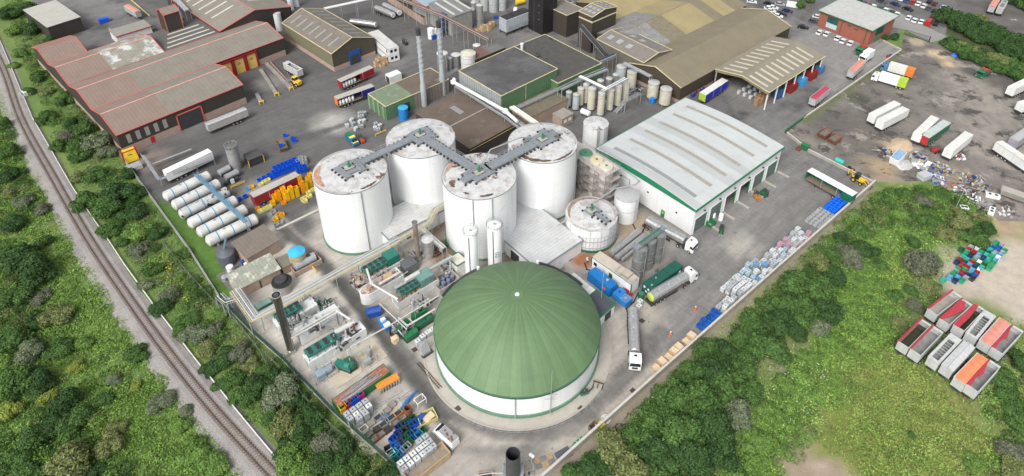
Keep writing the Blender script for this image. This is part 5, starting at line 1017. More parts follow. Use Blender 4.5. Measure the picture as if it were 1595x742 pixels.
person(loc=tuple(G(11,1126,455)),rz=2.4,label='person in orange high visibility clothing walking near the white totes',top=HIV,leg=HIV,hat=WHT)
person(loc=tuple(G(11,970,612)),rz=.3,label='person in orange top walking alone beside the second tanker',top=HIV,leg=mat('trouser_orange',(.75,.2,.06),.7),hat=WHT,pose=.1)
person(loc=tuple(G(11,456,150)),rz=.6,label='person in white top and black trousers beside the squat tank',top=WHT,leg=DK,hat=WHT)
W0,W1,W2=G(0,1361,288),G(0,1041,572),G(0,840,752)
def wall_run(name,label,pts,h,w_,m,cap=None,cat='wall'):
 t=thing(name,label,cat,tuple(pts[0]));o0=Vector(pts[0]);b=MB();c_=MB()
 for a,q in zip(pts,pts[1:]):
  a,q=Vector(a)-o0,Vector(q)-o0;b.obox((a+q)/2,(q-a).length,w_,h,az(a,q));c_.obox((a+q)/2+Vector((0,0,h)),(q-a).length+.1,w_+.12,.12,az(a,q))
 b.ob('wall_panels',m,t);c_.ob('coping',cap or m,t);return t
wall_run('boundary_wall','long low concrete wall between the works yard and the scrub on the right',[W0,W1,W2],1.6,.35,mat('wall_concrete',(.36,.34,.30),.9,var=.15,sc=.8),mat('coping',(.52,.49,.44),.9))
wall_run('boundary_wall','short concrete kerb wall behind the backhoe and the green curtain trailer',[W0,G(8,250,200),G(8,120,95)],.9,.3,MATS['wall_concrete'],MATS['coping'])
wall_run('boundary_wall','low concrete wall between the access road and the dirt yard',[G(4,225,742),G(4,600,480),G(4,830,318),G(4,720,262)],.7,.3,MATS['wall_concrete'],MATS['coping'])
t=wall_run('green_barrier','short dark green crash barrier at the entrance of the dirt yard',[G(8,110,85),G(8,235,-10)],.9,.25,GRD,GRD,'barrier')
ev=(W1-W0).normalized();nv=Vector((-ev.y,ev.x,0));
if nv.dot(Vector((-1,1,0)))<0:nv=-nv
def onwall(u,v):p=G(0,u,v);s_=(p-W0).dot(ev);return s_
AN=az(W1,W0)
TB=[LBL,BLUP,DK,WHT,DGR]
TOTEB={'white':mat('tote_white',(.62,.64,.63),.5,var=.15,sc=2,stain=((.45,.45,.42),1.5,.6,.1)),'blue':mat('tote_blue',(.10,.30,.50),.5,var=.15,sc=2),'pale blue':mat('tote_pale',(.35,.50,.58),.5,var=.15,sc=2),'grey':mat('tote_grey',(.38,.40,.41),.6,var=.15,sc=2),'dirty pink':mat('tote_pink',(.50,.25,.33),.6),'green':mat('tote_green',(.20,.50,.38),.5)}
rt=random.Random(5);TOTES=[]
def tote_at(p,z,rz,body,where,lidc=None):
 key=('ibc',body,lidc.name if lidc else '')
 t=place(ibc,key,(p.x,p.y,z+.01),rz,'','storage totes '+where,body=TOTEB[body],lid=lidc);TOTES.append((t,body,where,z));return t
def tote_block(s0,s1,rows,off,high,pal,where,gap=1.18):
 n=int((s1-s0)/gap)
 for i in range(n):
  for r_ in range(rows):
   if rt.random()<.06:continue
   s_=s0+i*gap+(.35*r_);base=W0+ev*s_+nv*(off+r_*1.28)
   for h in range(high(i,r_)):tote_at(base+Vector((rt.uniform(-.08,.08),rt.uniform(-.08,.08),0)),h*1.2,AN+rt.uniform(-.16,.16),rt.choice(pal),where,rt.choice([DK,LBL,REDP if rt.random()<.2 else DK]))
P1=['white','white','grey','pale blue','white','blue']
tote_block(onwall(1262,375),onwall(1205,425),3,1.0,lambda i,r:2 if(i*7+r*3)%5<2 else 1,['white','white','white','grey','pale blue','dirty pink','white'],'in the uppermost pile along the wall')
tote_block(onwall(1207,424),onwall(1177,450),4,1.0,lambda i,r:2 if(i*5+r*2)%7<2 else 1,['pale blue','blue','white','pale blue','grey','white'],'in the mixed pile along the wall')
tote_block(onwall(1180,449),onwall(1148,475),4,1.0,lambda i,r:2 if i>1 and r<3 else 1,['white','white','white','grey'],'in the big white pile')
tote_block(onwall(1147,478),onwall(1125,498),2,1.0,lambda i,r:2 if r==0 else 1,['white','white','grey'],'by the blue crates')
p=G(11,1370,250,.8);t=crate(mat('bin_sea',(.12,.45,.30),.5),3.4,1.5,1.1,fill=mat('bin_fill',(.25,.5,.38),.7));t.location=(p.x,p.y,0);t.rotation_euler.z=AN;tag(t,'long pale green bin beside the big pile of white totes','bin')
for i,(X,Y,z)in enumerate(((785,395,1),(778,425,1))):
 p=G(11,X,Y,z*.6);t=tote_at(p,0,AN,'white','beside the green drum behind the second tanker',DK)
CR_LAB=[]
def wcrate(**k):t=crate(**k);t.name='wooden_crate';t['category']='wooden crate';return t
def pbin(**k):t=crate(**k);t.name='plastic_bin';t['category']='plastic bin';return t
def crate_block(s0,s1,rows,off,high,paints,where,L=1.2,W=1.0,H=.75,gap=1.28,names=None):
 n=max(1,int((s1-s0)/gap))
 for i in range(n):
  for r_ in range(rows):
   base=W0+ev*(s0+i*gap)+nv*(off+r_*(W+.12))
   for h in range(high(i,r_)):
    pm,nm=paints[rt.randrange(len(paints))];t=place(crate,('cr',pm.name,L,H),(base.x,base.y,h*(H+.01)+.01),AN+rt.uniform(-.03,.03),'','crates '+where,paint=pm,L=L,W=W,H=H);CR_LAB.append((t,nm,where,h))
BLC=mat('crate_blue',(.02,.12,.42),.5,var=.1);BLC2=mat('crate_blue_bright',(.01,.16,.72),.5,var=.1);GRC=mat('crate_grey',(.36,.38,.38),.6,var=.1)
crate_block(onwall(1335,322),onwall(1309,348),3,1.2,lambda i,r:2,[(BLC2,'bright blue')],'in the stack near the green trailer')
crate_block(onwall(1309,346),onwall(1284,366),4,1.0,lambda i,r:1,[(GRC,'grey'),(GRC,'grey'),(mat('tote_grey'),'pale grey')],'in the grey block below the bright blue stack')
crate_block(onwall(1122,499),onwall(1092,526),2,.9,lambda i,r:2 if r==0 else(1 if i%3 else 2),[(BLC,'deep blue')],'in the row before the wooden crates',1.25,1.05,.8)
WD=mat('crate_wood',(.50,.36,.22),.85,var=.15,sc=2,lines=(2,.25,.3,.4));WD2=mat('crate_wood_pale',(.62,.50,.35),.85,var=.1,sc=2)
s_=onwall(1093,529)
for k in range(7):
 s_+=[1.6,1.7,1.9,1.6,1.7,2.2,1.8][k];hgt=[2,1,2,2,1,2,1][k]
 if k==2:s_+=.9
 for h in range(hgt):
  base=W0+ev*s_+nv*1.3;t=place(wcrate,('wd',h),(base.x,base.y,h*.73+.01),AN+rt.uniform(-.05,.05),'','wooden crates by the wall',paint=WD if h else WD,L=1.5,W=1.7,H=.7,fill=WD2);CR_LAB.append((t,'wooden','in the row along the wall',h))
def small(name,label,cat,n,X,Y,z,rz,parts,group=None):
 p=G(n,X,Y,z);t=thing(name,label,cat,(p.x,p.y,0),rz,group)
 for nm,m,fn in parts:b=MB();fn(b);b.ob(nm,m,t)
 return t
small('waste_bin','open brown bin beside the yellow box near the lower wall','bin',15,497,440,.8,AN,[('bin_body',mat('bin_brown',(.16,.12,.10),.8),lambda b:b.rings([[(-.8,-.6,.1),(.8,-.6,.1),(.8,.6,.1),(-.8,.6,.1)],[(-.9,-.7,1.5),(.9,-.7,1.5),(.9,.7,1.5),(-.9,.7,1.5)],[(-.8,-.6,1.5),(.8,-.6,1.5),(.8,.6,1.5),(-.8,.6,1.5)],[(-.7,-.5,.3),(.7,-.5,.3),(.7,.5,.3),(-.7,.5,.3)]])),('base',BLUP,lambda b:b.box(-.7,.7,-.6,.6,0,.1))])
small('grit_bin','yellow grit bin against the lower wall','bin',15,538,425,.5,AN,[('bin_body',mat('bin_yellow',(.75,.62,.02),.5),lambda b:b.hexa([(-.7,-.5,0),(.7,-.5,0),(.7,.5,0),(-.7,.5,0),(-.8,-.6,.8),(.8,-.6,.8),(.8,.6,.8),(-.8,.6,.8)])),('lid',mat('bin_yellow'),lambda b:b.hexa([(-.85,-.65,.8),(.85,-.65,.8),(.85,.65,.8),(-.85,.65,.8),(-.6,-.4,1.05),(.6,-.4,1.05),(.6,.4,1.05),(-.6,.4,1.05)]))])
small('cable_coil','coil of white pipe lying on the concrete beside the yellow bin','coil',15,572,390,.1,0,[('coil',WHT,lambda b:[b.lathe([(.5+k*.18,.05),(.58+k*.18,.05),(.58+k*.18,.3+.05*k),(.5+k*.18,.3+.05*k)],0,0,20,caps=(False,False))for k in range(3)])])
small('metal_plate','dark blue grey steel plate leaning on timber beside the lower wall','plate',15,310,605,.2,AN-.2,[('plate',mat('plate_blue',(.09,.11,.14),.5),lambda b:b.box(-1.5,1.5,-1,1,.12,.2)),('timber',WOOD,lambda b:[b.box(x,x+.15,-1,1,0,.12)for x in(-1.2,1)])])
small('green_boat_frame','slim green frame with pointed ends lying near the lower wall','frame',15,410,518,.3,AN-.05,[('frame',mat('frame_green',(.03,.25,.11),.5),lambda b:b.prism([(-2,0),(-1.2,-.35),(1.2,-.35),(2,0),(1.2,.35),(-1.2,.35)],.1,.35)),('crossbar',WHT,lambda b:[b.box(x,x+.08,-.3,.3,.36,.42)for x in(-.8,.1,1)])])
small('pallet_pile','flat grey and brown pallets laid on the concrete at the lower edge','pallets',15,185,655,.1,R(20),[('pallet',WOOD if k%2 else mat('pallet_grey'),(lambda k:lambda b:[b.box(-1.6+(k%3)*1.3,-.5+(k%3)*1.3,-.9+(k//3)*1.1+j*.2,-.78+(k//3)*1.1+j*.2,.05,.2)for j in range(5)])(k))for k in range(6)])
small('timber_trestle','dark brown timber trestle standing beside the dome kerb','trestle',15,527,165,.3,R(-20),[('beam',mat('dark_timber',(.10,.055,.035),.8),lambda b:b.box(-1.1,1.1,-.1,.1,.5,.7)),('legs',mat('dark_timber'),lambda b:[b.box(x,x+.12,-1.1,.1,0,.5)for x in(-1,-.1,.9)])])
small('valve_set','dark green pipe valves at the foot of the dome','valves',15,445,225,.6,R(20),[('valve_body',GRD,lambda b:(b.hlathe([(.3,0),(.3,1.6)],(-1,0,.5),(1,0),10),b.cyl(-.6,0,.5,1.3,.2,n=8),b.cyl(.2,0,.5,1.5,.2,n=8),b.tube((.6,0,.5),(2.2,.8,.3),.15,8))),('hand_wheel',DK,lambda b:(b.cyl(-.6,0,1.3,1.36,.35,n=12),b.cyl(.2,0,1.5,1.56,.35,n=12)))])
small('steel_ladder','brown steel ladder rail lying on the concrete left of the dome','ladder',14,1070,115,.1,az(G(14,1015,50),G(14,1130,180)),[('ladder',mat('dark_timber'),lambda b:(b.box(-4,4,-.35,-.25,.05,.2),b.box(-4,4,.25,.35,.05,.2),[b.box(x*.5,x*.5+.08,-.25,.25,.08,.16)for x in range(-8,8)]))])
p=G(0,799,707,9.0);t=thing('flare_stack','dark steel flare stack with open round top at the bottom edge','flare stack',(p.x,p.y,0));b=MB();b.lathe([(1.3,3.0),(1.3,9.0),(1.2,9.0),(1.2,3.4)],0,0,32,caps=(True,False));s0=b.ob('stack',mat('stack_steel',(.10,.10,.11),.5,.5,var=.2,sc=1),t,smooth=True)
b=MB();b.cyl(0,0,3.4,3.5,1.2,n=24);b.ob('burner',DK,s0);b=MB();
for x,y in((-1.6,-1.6),(1.6,-1.6),(1.6,1.6),(-1.6,1.6)):b.box(x-.1,x+.1,y-.1,y+.1,0,3)
b.box(-1.8,1.8,-1.8,1.8,2.85,3.0);b.rail([(-1.8,-1.8,3),(1.8,-1.8,3),(1.8,1.8,3),(-1.8,1.8,3),(-1.8,-1.8,3)],1.1,.05,1.2);b.ob('support_frame',GALV,t)
b=MB();b.path([(-1.5,.5,2),(-4,.5,2),(-7,0,2)],.12,6);b.ob('gas_pipe',GALV,t)
small('pipe_rack','grey pipe rack with valves beside the flare stack','pipe rack',15,70,700,1,R(20),[('rack_frame',GALV,lambda b:b.rail([(-1,-1,0),(1.4,-1,0),(1.4,1,0),(-1,1,0),(-1,-1,0)],2,.06,1.2)),('valve',DK,lambda b:[b.cyl(x,-1,1,1.5,.22,n=8)for x in(-.6,.4)])])
small('timber_crate','shallow orange brown timber tray by the flare stack','tray',14,1420,738,.4,R(8),[('tray',WOOD,lambda b:b.box(-1.4,1.4,-.7,.7,.05,.5)),('inner',DK,lambda b:b.box(-1.2,1.2,-.5,.5,.5,.52))])
small('lamp_post','grey floodlight post with white lamp near the flare stack','lamp post',15,110,700,0,R(-40),[('pole',GALV,lambda b:b.tube((0,0,0),(0,0,4.5),.07,6)),('lamp_head',WHT,lambda b:b.box(-.5,.5,-.25,.25,4.4,4.65))])
K5=lambda X,Y,z:G(0,1380+X/3.71,440+Y/3.71,z)
TW_=mat('trailer_alu',(.58,.59,.58),.5,.2,runs=.12,var=.08,sc=1,stain=((.36,.34,.30),1.4,.62,.08));CRD=mat('cover_red',(.40,.04,.055),.6,var=.15,sc=.8);CPK=mat('cover_faded',(.62,.25,.19),.8,var=.12,sc=.8,stain=((.34,.22,.08),.55,.68,.03));COR=mat('cover_orange',(.80,.24,.11),.7,var=.06,stain=((.22,.17,.03),.5,.69,.02))
WATER=mat('dark_water',(.045,.045,.02),.15,fine=0);IRIB=mat('inner_ribs',(.33,.31,.26),.8,lines=(0,.4,.3,.3));IGR=mat('inner_grey',(.26,.26,.25),.7,var=.3,sc=.8)
BT=[((268,172),(408,65),'roll',CRD,IRIB,'bulk trailer with ribbed beige floor and rolled red sheet, first of the back row'),((340,225),(465,115),'torn',CRD,IRIB,'bulk trailer with torn dark red sheet sagging into it, second of the back row'),((415,270),(545,135),'half',CRD,WATER,'bulk trailer half under bright red sheet, dark inside, third of the back row'),((485,320),(610,170),'mesh',None,IGR,'white bulk trailer with open centre and cross bars, back row beside the pink sheeted one'),((565,360),(695,215),'full',CPK,None,'bulk trailer fully sheeted in faded pink with brown puddles, back row'),((635,400),(765,260),'strip',CRD,IGR,'bulk trailer with ragged red sheet and debris inside, right end of the back row'),((95,365),(235,225),'roll',CRD,WATER,'bulk trailer holding dark water, left end of the front row'),((165,410),(305,265),'roll',CRD,IGR,'bulk trailer with bare grey floor and red rolled sheet, second of the front row'),((270,455),(410,310),'mesh',None,IGR,'white bulk trailer with open centre and cross bars, front row after the gap'),((350,500),(485,355),'lid',None,None,'bulk trailer with closed white ridged lid in the front row'),((420,575),(565,425),'full',COR,None,'bulk trailer fully sheeted in bright orange with olive puddles, front row'),((495,615),(630,465),'strip',CRD,IGR,'bulk trailer with crimson sheet torn along its left side, right end of the front row')]
for a,c,mode,cov,inn,lab in BT:
 A,B_=K5(*a,3.7),K5(*c,3.7);m_=(A+B_)/2;t=tipper_trailer(TW_,inner=inn,cover=cov,mode=mode,L=9.7);t.location=(m_.x,m_.y,0);t.rotation_euler.z=az(B_,A)+(PI if mode in('roll','half','torn','strip')else 0);tag(t,lab,'bulk trailer','bulk trailers parked on the grass')
 if mode in('roll','half','torn','strip'):t.scale.y=-1 if False else 1
Z12=lambda X,Y,z=0:G(12,X,Y,z)
poly=[Z12(*q)for q in((1285,15),(1350,45),(1425,30),(1475,70),(1460,110),(1330,235),(1240,280),(1120,290),(1120,240),(1190,200),(1170,170),(1195,80))]
CC=[('green',mat('crate_green',(.04,.34,.17),.5)),('teal',mat('crate_teal',(.06,.45,.38),.5)),('blue',BLC),('navy',mat('crate_navy',(.03,.05,.15),.5)),('white',WHT),('red',REDP),('light blue',mat('crate_lightblue',(.14,.40,.62),.5)),('dark green',GRD),('grey',GREY),('black',DK)]
u5=(Z12(1475,70)-Z12(1330,235)).normalized();v5=Vector((-u5.y,u5.x,0));c0=Z12(1310,160);fills=[mat('fill_dark',(.04,.035,.03),.9),mat('fill_water',(.22,.30,.26),.3),mat('fill_brown',(.26,.22,.17),.9)]
cc=[]
for i in range(-11,12):
 for j in range(-9,10):
  p=c0+u5*(i*1.32)+v5*(j*1.14)
  if inside(np.array([p.x]),np.array([p.y]),[(q.x,q.y)for q in poly])[0]and rt.random()<.93:cc.append(p)
for p in cc:
 nm,pm=CC[min(9,int(rt.random()**1.35*10))];t=place(pbin,('cc',nm),(p.x+rt.uniform(-.1,.1),p.y+rt.uniform(-.1,.1),.01),az((0,0),u5)+rt.uniform(-.12,.12),'','open plastic crates by the sand',paint=pm,L=1.3,H=1.0,fill=None);CR_LAB.append((t,nm+' plastic bin','in the cluster by the sand',0))
for X,Y,nm in((1090,268,'teal'),(1060,310,'dark green')):
 p=Z12(X,Y);t=place(pbin,('cc',nm),(p.x,p.y,.01),.6,'','open plastic crates by the sand',paint=dict(CC)[nm]);CR_LAB.append((t,nm+' plastic bin','in the cluster by the sand',0))
BG=mat('trailer_white_dirty',(.72,.73,.71),.5,runs=.1,var=.06,sc=.5);TRR=mat('roof_dirty_white',(.66,.66,.62),.6,var=.1,sc=.6)
def tr(A,B_,key,label,z=4.0,**kw):return veh(box_trailer,key,G(0,*B_,z),G(0,*A,z),label,'box trailers parked in the dirt yard',**kw)
tr((1358,180),(1399,159),'w','left of the two white box trailers standing side by side in the dirt yard',side=BG,roof=TRR);tr((1371,189),(1412,168),'w','right of the two white box trailers standing side by side in the dirt yard',side=BG,roof=TRR)
tr((1428,210),(1458,181),'w','white box trailer parked tight against the green and red one',side=BG,roof=TRR)
tr((1442,212),(1474.6,190),'gr','box trailer with grey roof, red rear doors and green side',side=mat('curtain_green'),roof=mat('roof_pale',(.45,.5,.48),.6),rear=REDP)
tr((1478,233.6),(1510,207),'w','white box trailer standing alone beside the scrap pile',side=BG,roof=TRR)
tr((1571,230),(1604,252),'w','white box trailer cut by the right edge below the grey one',side=BG,roof=TRR);tr((1574,138),(1612,120),'w','white box trailer at the right edge beside the hedge',side=BG,roof=TRR)
tr((1582,216),(1612,196),'gy','grey box trailer cut by the right edge',side=mat('side_grey',(.3,.3,.33),.6),roof=mat('roof_grey'));tr((1596,160),(1630,150),'w','white trailer corner showing at the far right edge',side=BG,roof=TRR)
def tp_(A,B_,key,label,z=3.8,**kw):return veh(tipper_trailer,key,G(0,*B_,z),G(0,*A,z),label,**kw)
tp_((1265,155),(1290,135),'tred','grey bulk trailer with crimson sheet on the access road',body=ALU,cover=mat('cover_crimson',(.42,.05,.10),.6,var=.1),mode='full');tp_((1325,112),(1345,94),'tpk','grey bulk trailer with faded pink sheet on the access road',body=ALU,cover=CPK,mode='full')
tp_((1543,14),(1556,-5),'tpk2','bulk trailer with pink sheet on the far lot at the top right',body=ALU,cover=CPK,mode='full');tp_((1556,17),(1568,-3),'tgy2','grey bulk trailer with mesh top on the far lot at the top right',body=ALU,mode='mesh')
veh(lorry,'lk',G(4,1310,460,2.5),G(4,1405,405,2.5),'green skip lorry with red arms standing alone in the dirt yard',paint=GRNP,kind='skip',L=7.5);
veh(lorry,'lk2',G(4,555,320,2.5),G(4,640,262,2.5),'green skip lorry parked beside the brick office',paint=GRNP,kind='skip',L=7.5)
veh(lorry,'ltk',G(4,680,455,3),G(4,850,505,3),'white box lorry with lime green painted rear corner',paint=WHT,kind='box',L=11,stripe=LIME);veh(lorry,'lor',G(4,738,395,3),G(4,895,440,3),'lorry with blue cab and orange tail behind the white and lime lorry',paint=mat('cab_blue',(.08,.2,.35),.5),kind='box',L=10.5,boxmat=TRR,stripe=ORGP)
veh(lorry,'lw',G(4,590,350,3.2),G(4,655,310,3.2),'short white box lorry between the green skip lorry and the pink sheeted trailer',paint=WHT,kind='box',L=6.5)
small('blue_drums','red and blue drums standing by the office wall end','drums',4,757,348,.6,0,[('blue_drum',BLUP,lambda b:b.cyl(.6,.3,0,1.1,.5,n=12)),('red_drum',REDP,lambda b:b.cyl(-.5,-.2,0,1.1,.5,n=12))])
def heap(name,label,n,X,Y,r_,h,m,seed=0,sx=1.3):
 p=G(n,X,Y);t=thing(name,label,'heap',(p.x,p.y,0),GRID);b=MB();rr=random.Random(seed);K_=16
 rings=[[(f*r_*sx*math.cos(2*PI*k/K_)*rr.uniform(.85,1.15),f*r_*math.sin(2*PI*k/K_)*rr.uniform(.85,1.15),z*h*rr.uniform(.8,1.1))for k in range(K_)]for f,z in((1,0),(.8,.35),(.5,.75),(.2,.97))]
 b.rings(rings,caps=(False,True));b.ob('heap_surface',m,t,smooth=True);return t
SAND=mat('sand',(.52,.40,.27),.95,var=.12,sc=.8,bump=.5);heap('sand_heap','heap of orange sand behind the blue roofed skip',8,820,170,3.2,1.2,SAND,1,1.8)
heap('rubble_heap','pale rubble heap spread in front of the scrap skip',8,850,285,2.0,.7,mat('rubble',(.48,.47,.45),.9,var=.3,sc=2),2,1.6)
p=G(8,810,240,1.2);t=thing('covered_skip','white skip container with pale blue roof in the scrap pile','skip',(p.x,p.y,0),GRID+.05);b=MB();b.hexa([(-2.6,-1.2,.1),(2.8,-1.2,.1),(2.8,1.2,.1),(-2.6,1.2,.1),(-3.2,-1.3,2.3),(3,-1.3,2.3),(3,1.3,2.3),(-3.2,1.3,2.3)]);b.ob('body',WHT,t);b=MB();b.box(-2.9,2.8,-1.15,1.15,2.3,2.4);b.ob('roof_sheet',mat('pale_blue',(.25,.38,.55),.5,var=.2,sc=.6),t)
SCW=mat('scrap_white',(.50,.50,.48),.7,var=.2,sc=2)
SCRP=[('grey',GALV),('white',SCW),('grey',GREY),('brown',RUST),('white',SCW),('black',DK),('blue',BLUP),('yellow',mat('scrap_yellow',(.5,.4,.12),.7)),('grey',GALV)]
def scrap(label,n,X,Y,r_,cnt,seed,name='scrap_pile',pal=None,size=(.3,.95)):
 p=G(n,X,Y);t=thing(name,label,'scrap',(p.x,p.y,0));rr=random.Random(seed);pal=pal or SCRP
 for j,(nm,m)in enumerate(pal):
  b=MB()
  for k in range(cnt//len(pal)):
   a,d=rr.uniform(0,6.28),r_*math.sqrt(rr.random());sx,sy,sz=rr.uniform(*size),rr.uniform(*size)*.6,rr.uniform(.1,.7)
   if rr.random()<.3:x,y=d*math.cos(a),d*math.sin(a);q=rr.uniform(0,3.14);l_=rr.uniform(1,3);b.tube((x,y,rr.uniform(.1,.8)),(x+l_*math.cos(q),y+l_*math.sin(q),rr.uniform(.1,.6)),.07,5)
   else:b.obox((d*math.cos(a),d*math.sin(a),rr.uniform(0,.4)),sx,sy,sz,rr.uniform(0,3.14))
  o=b.ob(nm+'_scrap',m,t);o['kind']='stuff'
 return t
scrap('scrap metal and sheets left of the blue roofed skip',8,745,215,2.4,40,1);scrap('scrap with blue and yellow tubs right of the blue roofed skip',8,935,240,2.6,50,2);scrap('pile of long grey profiles below the tubs',8,950,285,2.4,30,3,pal=[('grey',GALV),('white',WHT)],size=(.8,2.2))
scrap('mixed scrap heap with white and yellow tubs in the middle of the verge',8,1090,320,3.2,70,4);scrap('small blue and white scrap heap below the grey tank',8,1060,380,2.2,30,5,pal=[('blue',BLC2),('white',WHT),('grey',GALV)]);scrap('red brick rubble on the verge',8,1130,420,2.4,30,6,pal=[('brick',mat('brick_rubble',(.45,.22,.17),.9)),('brick',mat('brick_rubble'))],size=(.2,.6))
scrap('wide scrap heap of ducts and frames by the fence post',8,1270,400,4.2,90,7);scrap('scrap of white drums and pipes in the weeds',8,1240,480,3.8,80,8,pal=[('grey',GALV),('white',WHT),('white',WHT),('black',DK)]);scrap('scattered tubs at the edge of the sand',8,1475,590,2.4,22,9,pal=[('white',WHT),('grey',GALV)]);scrap('scrap beside the red machine under the white trailer',8,1195,240,1.8,24,10,pal=[('red',REDP),('white',WHT),('grey',GREY)])
scrap('loose grey panels and parts beside the square cooling units',8,1340,540,2.8,40,11,pal=[('grey',GALV),('grey',GREY),('black',DK)])
small('square_tank','square pale grey tank on the scrap verge','tank',8,975,355,.8,GRID-.3,[('tank_body',mat('pale_grey',(.45,.47,.47),.6),lambda b:b.box(-1.6,1.6,-1.2,1.2,.2,1.6)),('lid',mat('pale_grey'),lambda b:b.box(-1.7,1.7,-1.3,1.3,1.6,1.72)),('skid',DK,lambda b:b.box(-1.6,1.6,-1,1,0,.2))])
for i,(X,Y,lab)in enumerate(((1400,475,'larger grey white cooling unit with two fans on the scrap verge'),(1393,570,'white cooling unit with two fans lying in the grass'),(1222,552,'small white cooling unit half hidden in weeds'))):
 small('cooling_unit',lab,'cooling unit',8,X,Y,.6,[-.4,.9,-.2][i],[('casing',WHT,lambda b,k=[1.7,1.4,1.0][i]:b.box(-k,k,-.7,.7,.1,1.1)),('fan',DK,lambda b,k=[1.7,1.4,1.0][i]:[b.cyl(x,0,1.1,1.16,.42,n=14)for x in(-k*.45,k*.45)])])
small('hopper_trailer','grey steel hopper trailer on legs at the edge of the dirt yard','hopper',8,1535,480,1.2,GRID-R(80),[('hopper',mat('hopper_grey',(.33,.32,.29),.7,var=.2),lambda b:b.hexa([(-3,-.7,.8),(3,-.7,.8),(3,.7,.8),(-3,.7,.8),(-3.5,-1.4,2.6),(3.5,-1.4,2.6),(3.5,1.4,2.6),(-3.5,1.4,2.6)])),('load',mat('grain',(.4,.38,.34),.9),lambda b:b.box(-3.2,3.2,-1.1,1.1,2.6,2.63)),('leg',mat('hopper_grey'),lambda b:[b.box(x-.1,x+.1,y-.1,y+.1,0,2.5)for x in(-3,3)for y in(-1.3,1.3)])])
small('lamp_post','slim grey pole standing in the scrub beside the scrap heap','pole',8,1157,583,0,0,[('pole',GALV,lambda b:b.tube((0,0,0),(0,0,9),.09,6)),('arm',GALV,lambda b:b.tube((0,0,9),(1.2,0,9.1),.06,5))])
small('tool_trailer','red machine with black tyres beside the lone white trailer','machine',8,1045,195,.6,.4,[('machine_body',REDP,lambda b:b.box(-1,1,-.6,.6,.4,1.2)),('tyre',BLK,lambda b:[b.hlathe([(.4,0),(.4,.25)],(x,y,.4),(0,1),12)for x in(-.7,.7)for y in(-.85,.6)])])
small('tarpaulin','crumpled bright blue tarpaulin heap near the low hedge','tarpaulin',4,1170,340,.2,.3,[('tarp',BLC2,lambda b:b.rings([[(r_*1.6*math.cos(k),r_*math.sin(k*1.0)*1.2,z*(1+.4*math.sin(k*5)))for k in[2*PI*q/14 for q in range(14)]]for r_,z in((1,.02),(.7,.4),(.3,.6))]))])
gA,gB=G(4,850,215),G(4,1000,262);t=thing('sliding_gate','long black steel sliding gate closing the dirt yard entrance','gate',tuple(gA),az(gA,gB));L_=(gB-gA).length;b=MB();b.box(0,L_,-.05,.05,.2,.35);b.box(0,L_,-.05,.05,2.1,2.2)
for k in range(int(L_/.4)):b.box(k*.4,k*.4+.09,-.03,.03,.35,2.1)
b.ob('gate_leaf',DK,t);b=MB();b.box(L_,L_+.3,-.4,.4,0,2.4);b.ob('gate_post',DK,t)
O,an,L_,W_=rect(G(4,335,65,7),G(4,650,185,7),G(4,755,100,7))
BRK=mat('brick',(.28,.10,.065),.85,var=.12,sc=1,lines=(2,.6,.08,.12),fine=.1)
t,rf=shed('brick_office','red brick office block with ribbed grey roof and green eaves','office',O,an,L_,16.8,6.8,8.0,mat('office_roof',(.42,.42,.40),.6,lines=(1,.9,.2,.18)),BRK,trim=GF,mono=True,over=.9)
b=MB();b.box(3.5,8.0,-.06,0,1.2,3.2);b.ob('glass_block_window',mat('glass_pale',(.45,.60,.60),.3),t);b=MB();b.box(3.5,8.0,-.06,0,3.25,5.8);b.ob('tinted_window',mat('tint_green',(.02,.09,.08),.2),t)
for x,z in((12,5),(15,4.6)):b=MB();b.box(x,x+1.4,-.05,0,z,z+.35);b.ob('vent_slot',DK,t)
b=MB();b.box(9.6,9.75,-.2,-.05,0,6.6);b.box(L_-1.6,L_-1.45,-.2,-.05,0,6.6);b.ob('down_pipe',GRD,t)
b=MB();b.box(L_,L_+.06,4,10,3,6);b.ob('end_window',mat('tint_green'),t);b=MB();b.box(L_,L_+.06,5,7.5,0,2.6);b.ob('entrance',GF,t)
CP={'white':mat('car_white',(.72,.73,.73),.25,fine=0),'black':mat('car_black',(.015,.015,.018),.25,fine=0),'dark grey':mat('car_grey',(.07,.075,.085),.25,fine=0),'navy':mat('car_navy',(.02,.035,.10),.25,fine=0),'red':mat('car_red',(.38,.02,.02),.25,fine=0),'silver':mat('car_silver',(.38,.39,.40),.25,fine=0),'maroon':mat('car_maroon',(.12,.02,.025),.25,fine=0),'blue':mat('car_blue',(.03,.09,.28),.25,fine=0)}
UP=az(G(4,325,205),G(4,350,182));CARS=[]
def carat(n,X,Y,col,rz,where,kind='car'):
 p=G(n,X,Y,.7);t=place(car,('car',kind,col),(p.x,p.y,.012),rz,'','cars parked '+where,paint=CP[col],kind=kind);CARS.append((t,col,kind,where));return t
for X,Y in((327,200),(372,210),(440,237),(473,254),(518,267)):carat(4,X,Y,'white',UP+rt.uniform(-.05,.05),'against the brick office')
for X,Y,c,d in((224,168,'black',-.45),(290,132,'dark grey',-.5),(315,105,'white',-.45),(88,86,'black',-.5),(125,66,'navy',-.5),(66,98,'white',-.5),(38,46,'white',-.5),(80,25,'silver',-.5),(22,66,'white',-.5),(10,20,'black',-.5)):carat(4,X,Y,c,d,'left of the brick office')
carat(4,160,38,'white',-.4,'left of the brick office','van')
for X,Y,c in((627,30,'red'),(663,40,'white'),(700,50,'dark grey'),(738,62,'white'),(772,76,'black'),(808,88,'white'),(600,20,'navy'),(575,8,'black')):carat(4,X,Y,c,UP,'in the row behind the office roof')
for X,Y,c in((712,8,'dark grey'),(797,26,'navy'),(875,55,'black')):carat(4,X,Y,c,az(G(4,797,26),G(4,875,55)),'along the middle aisle of the far car park')
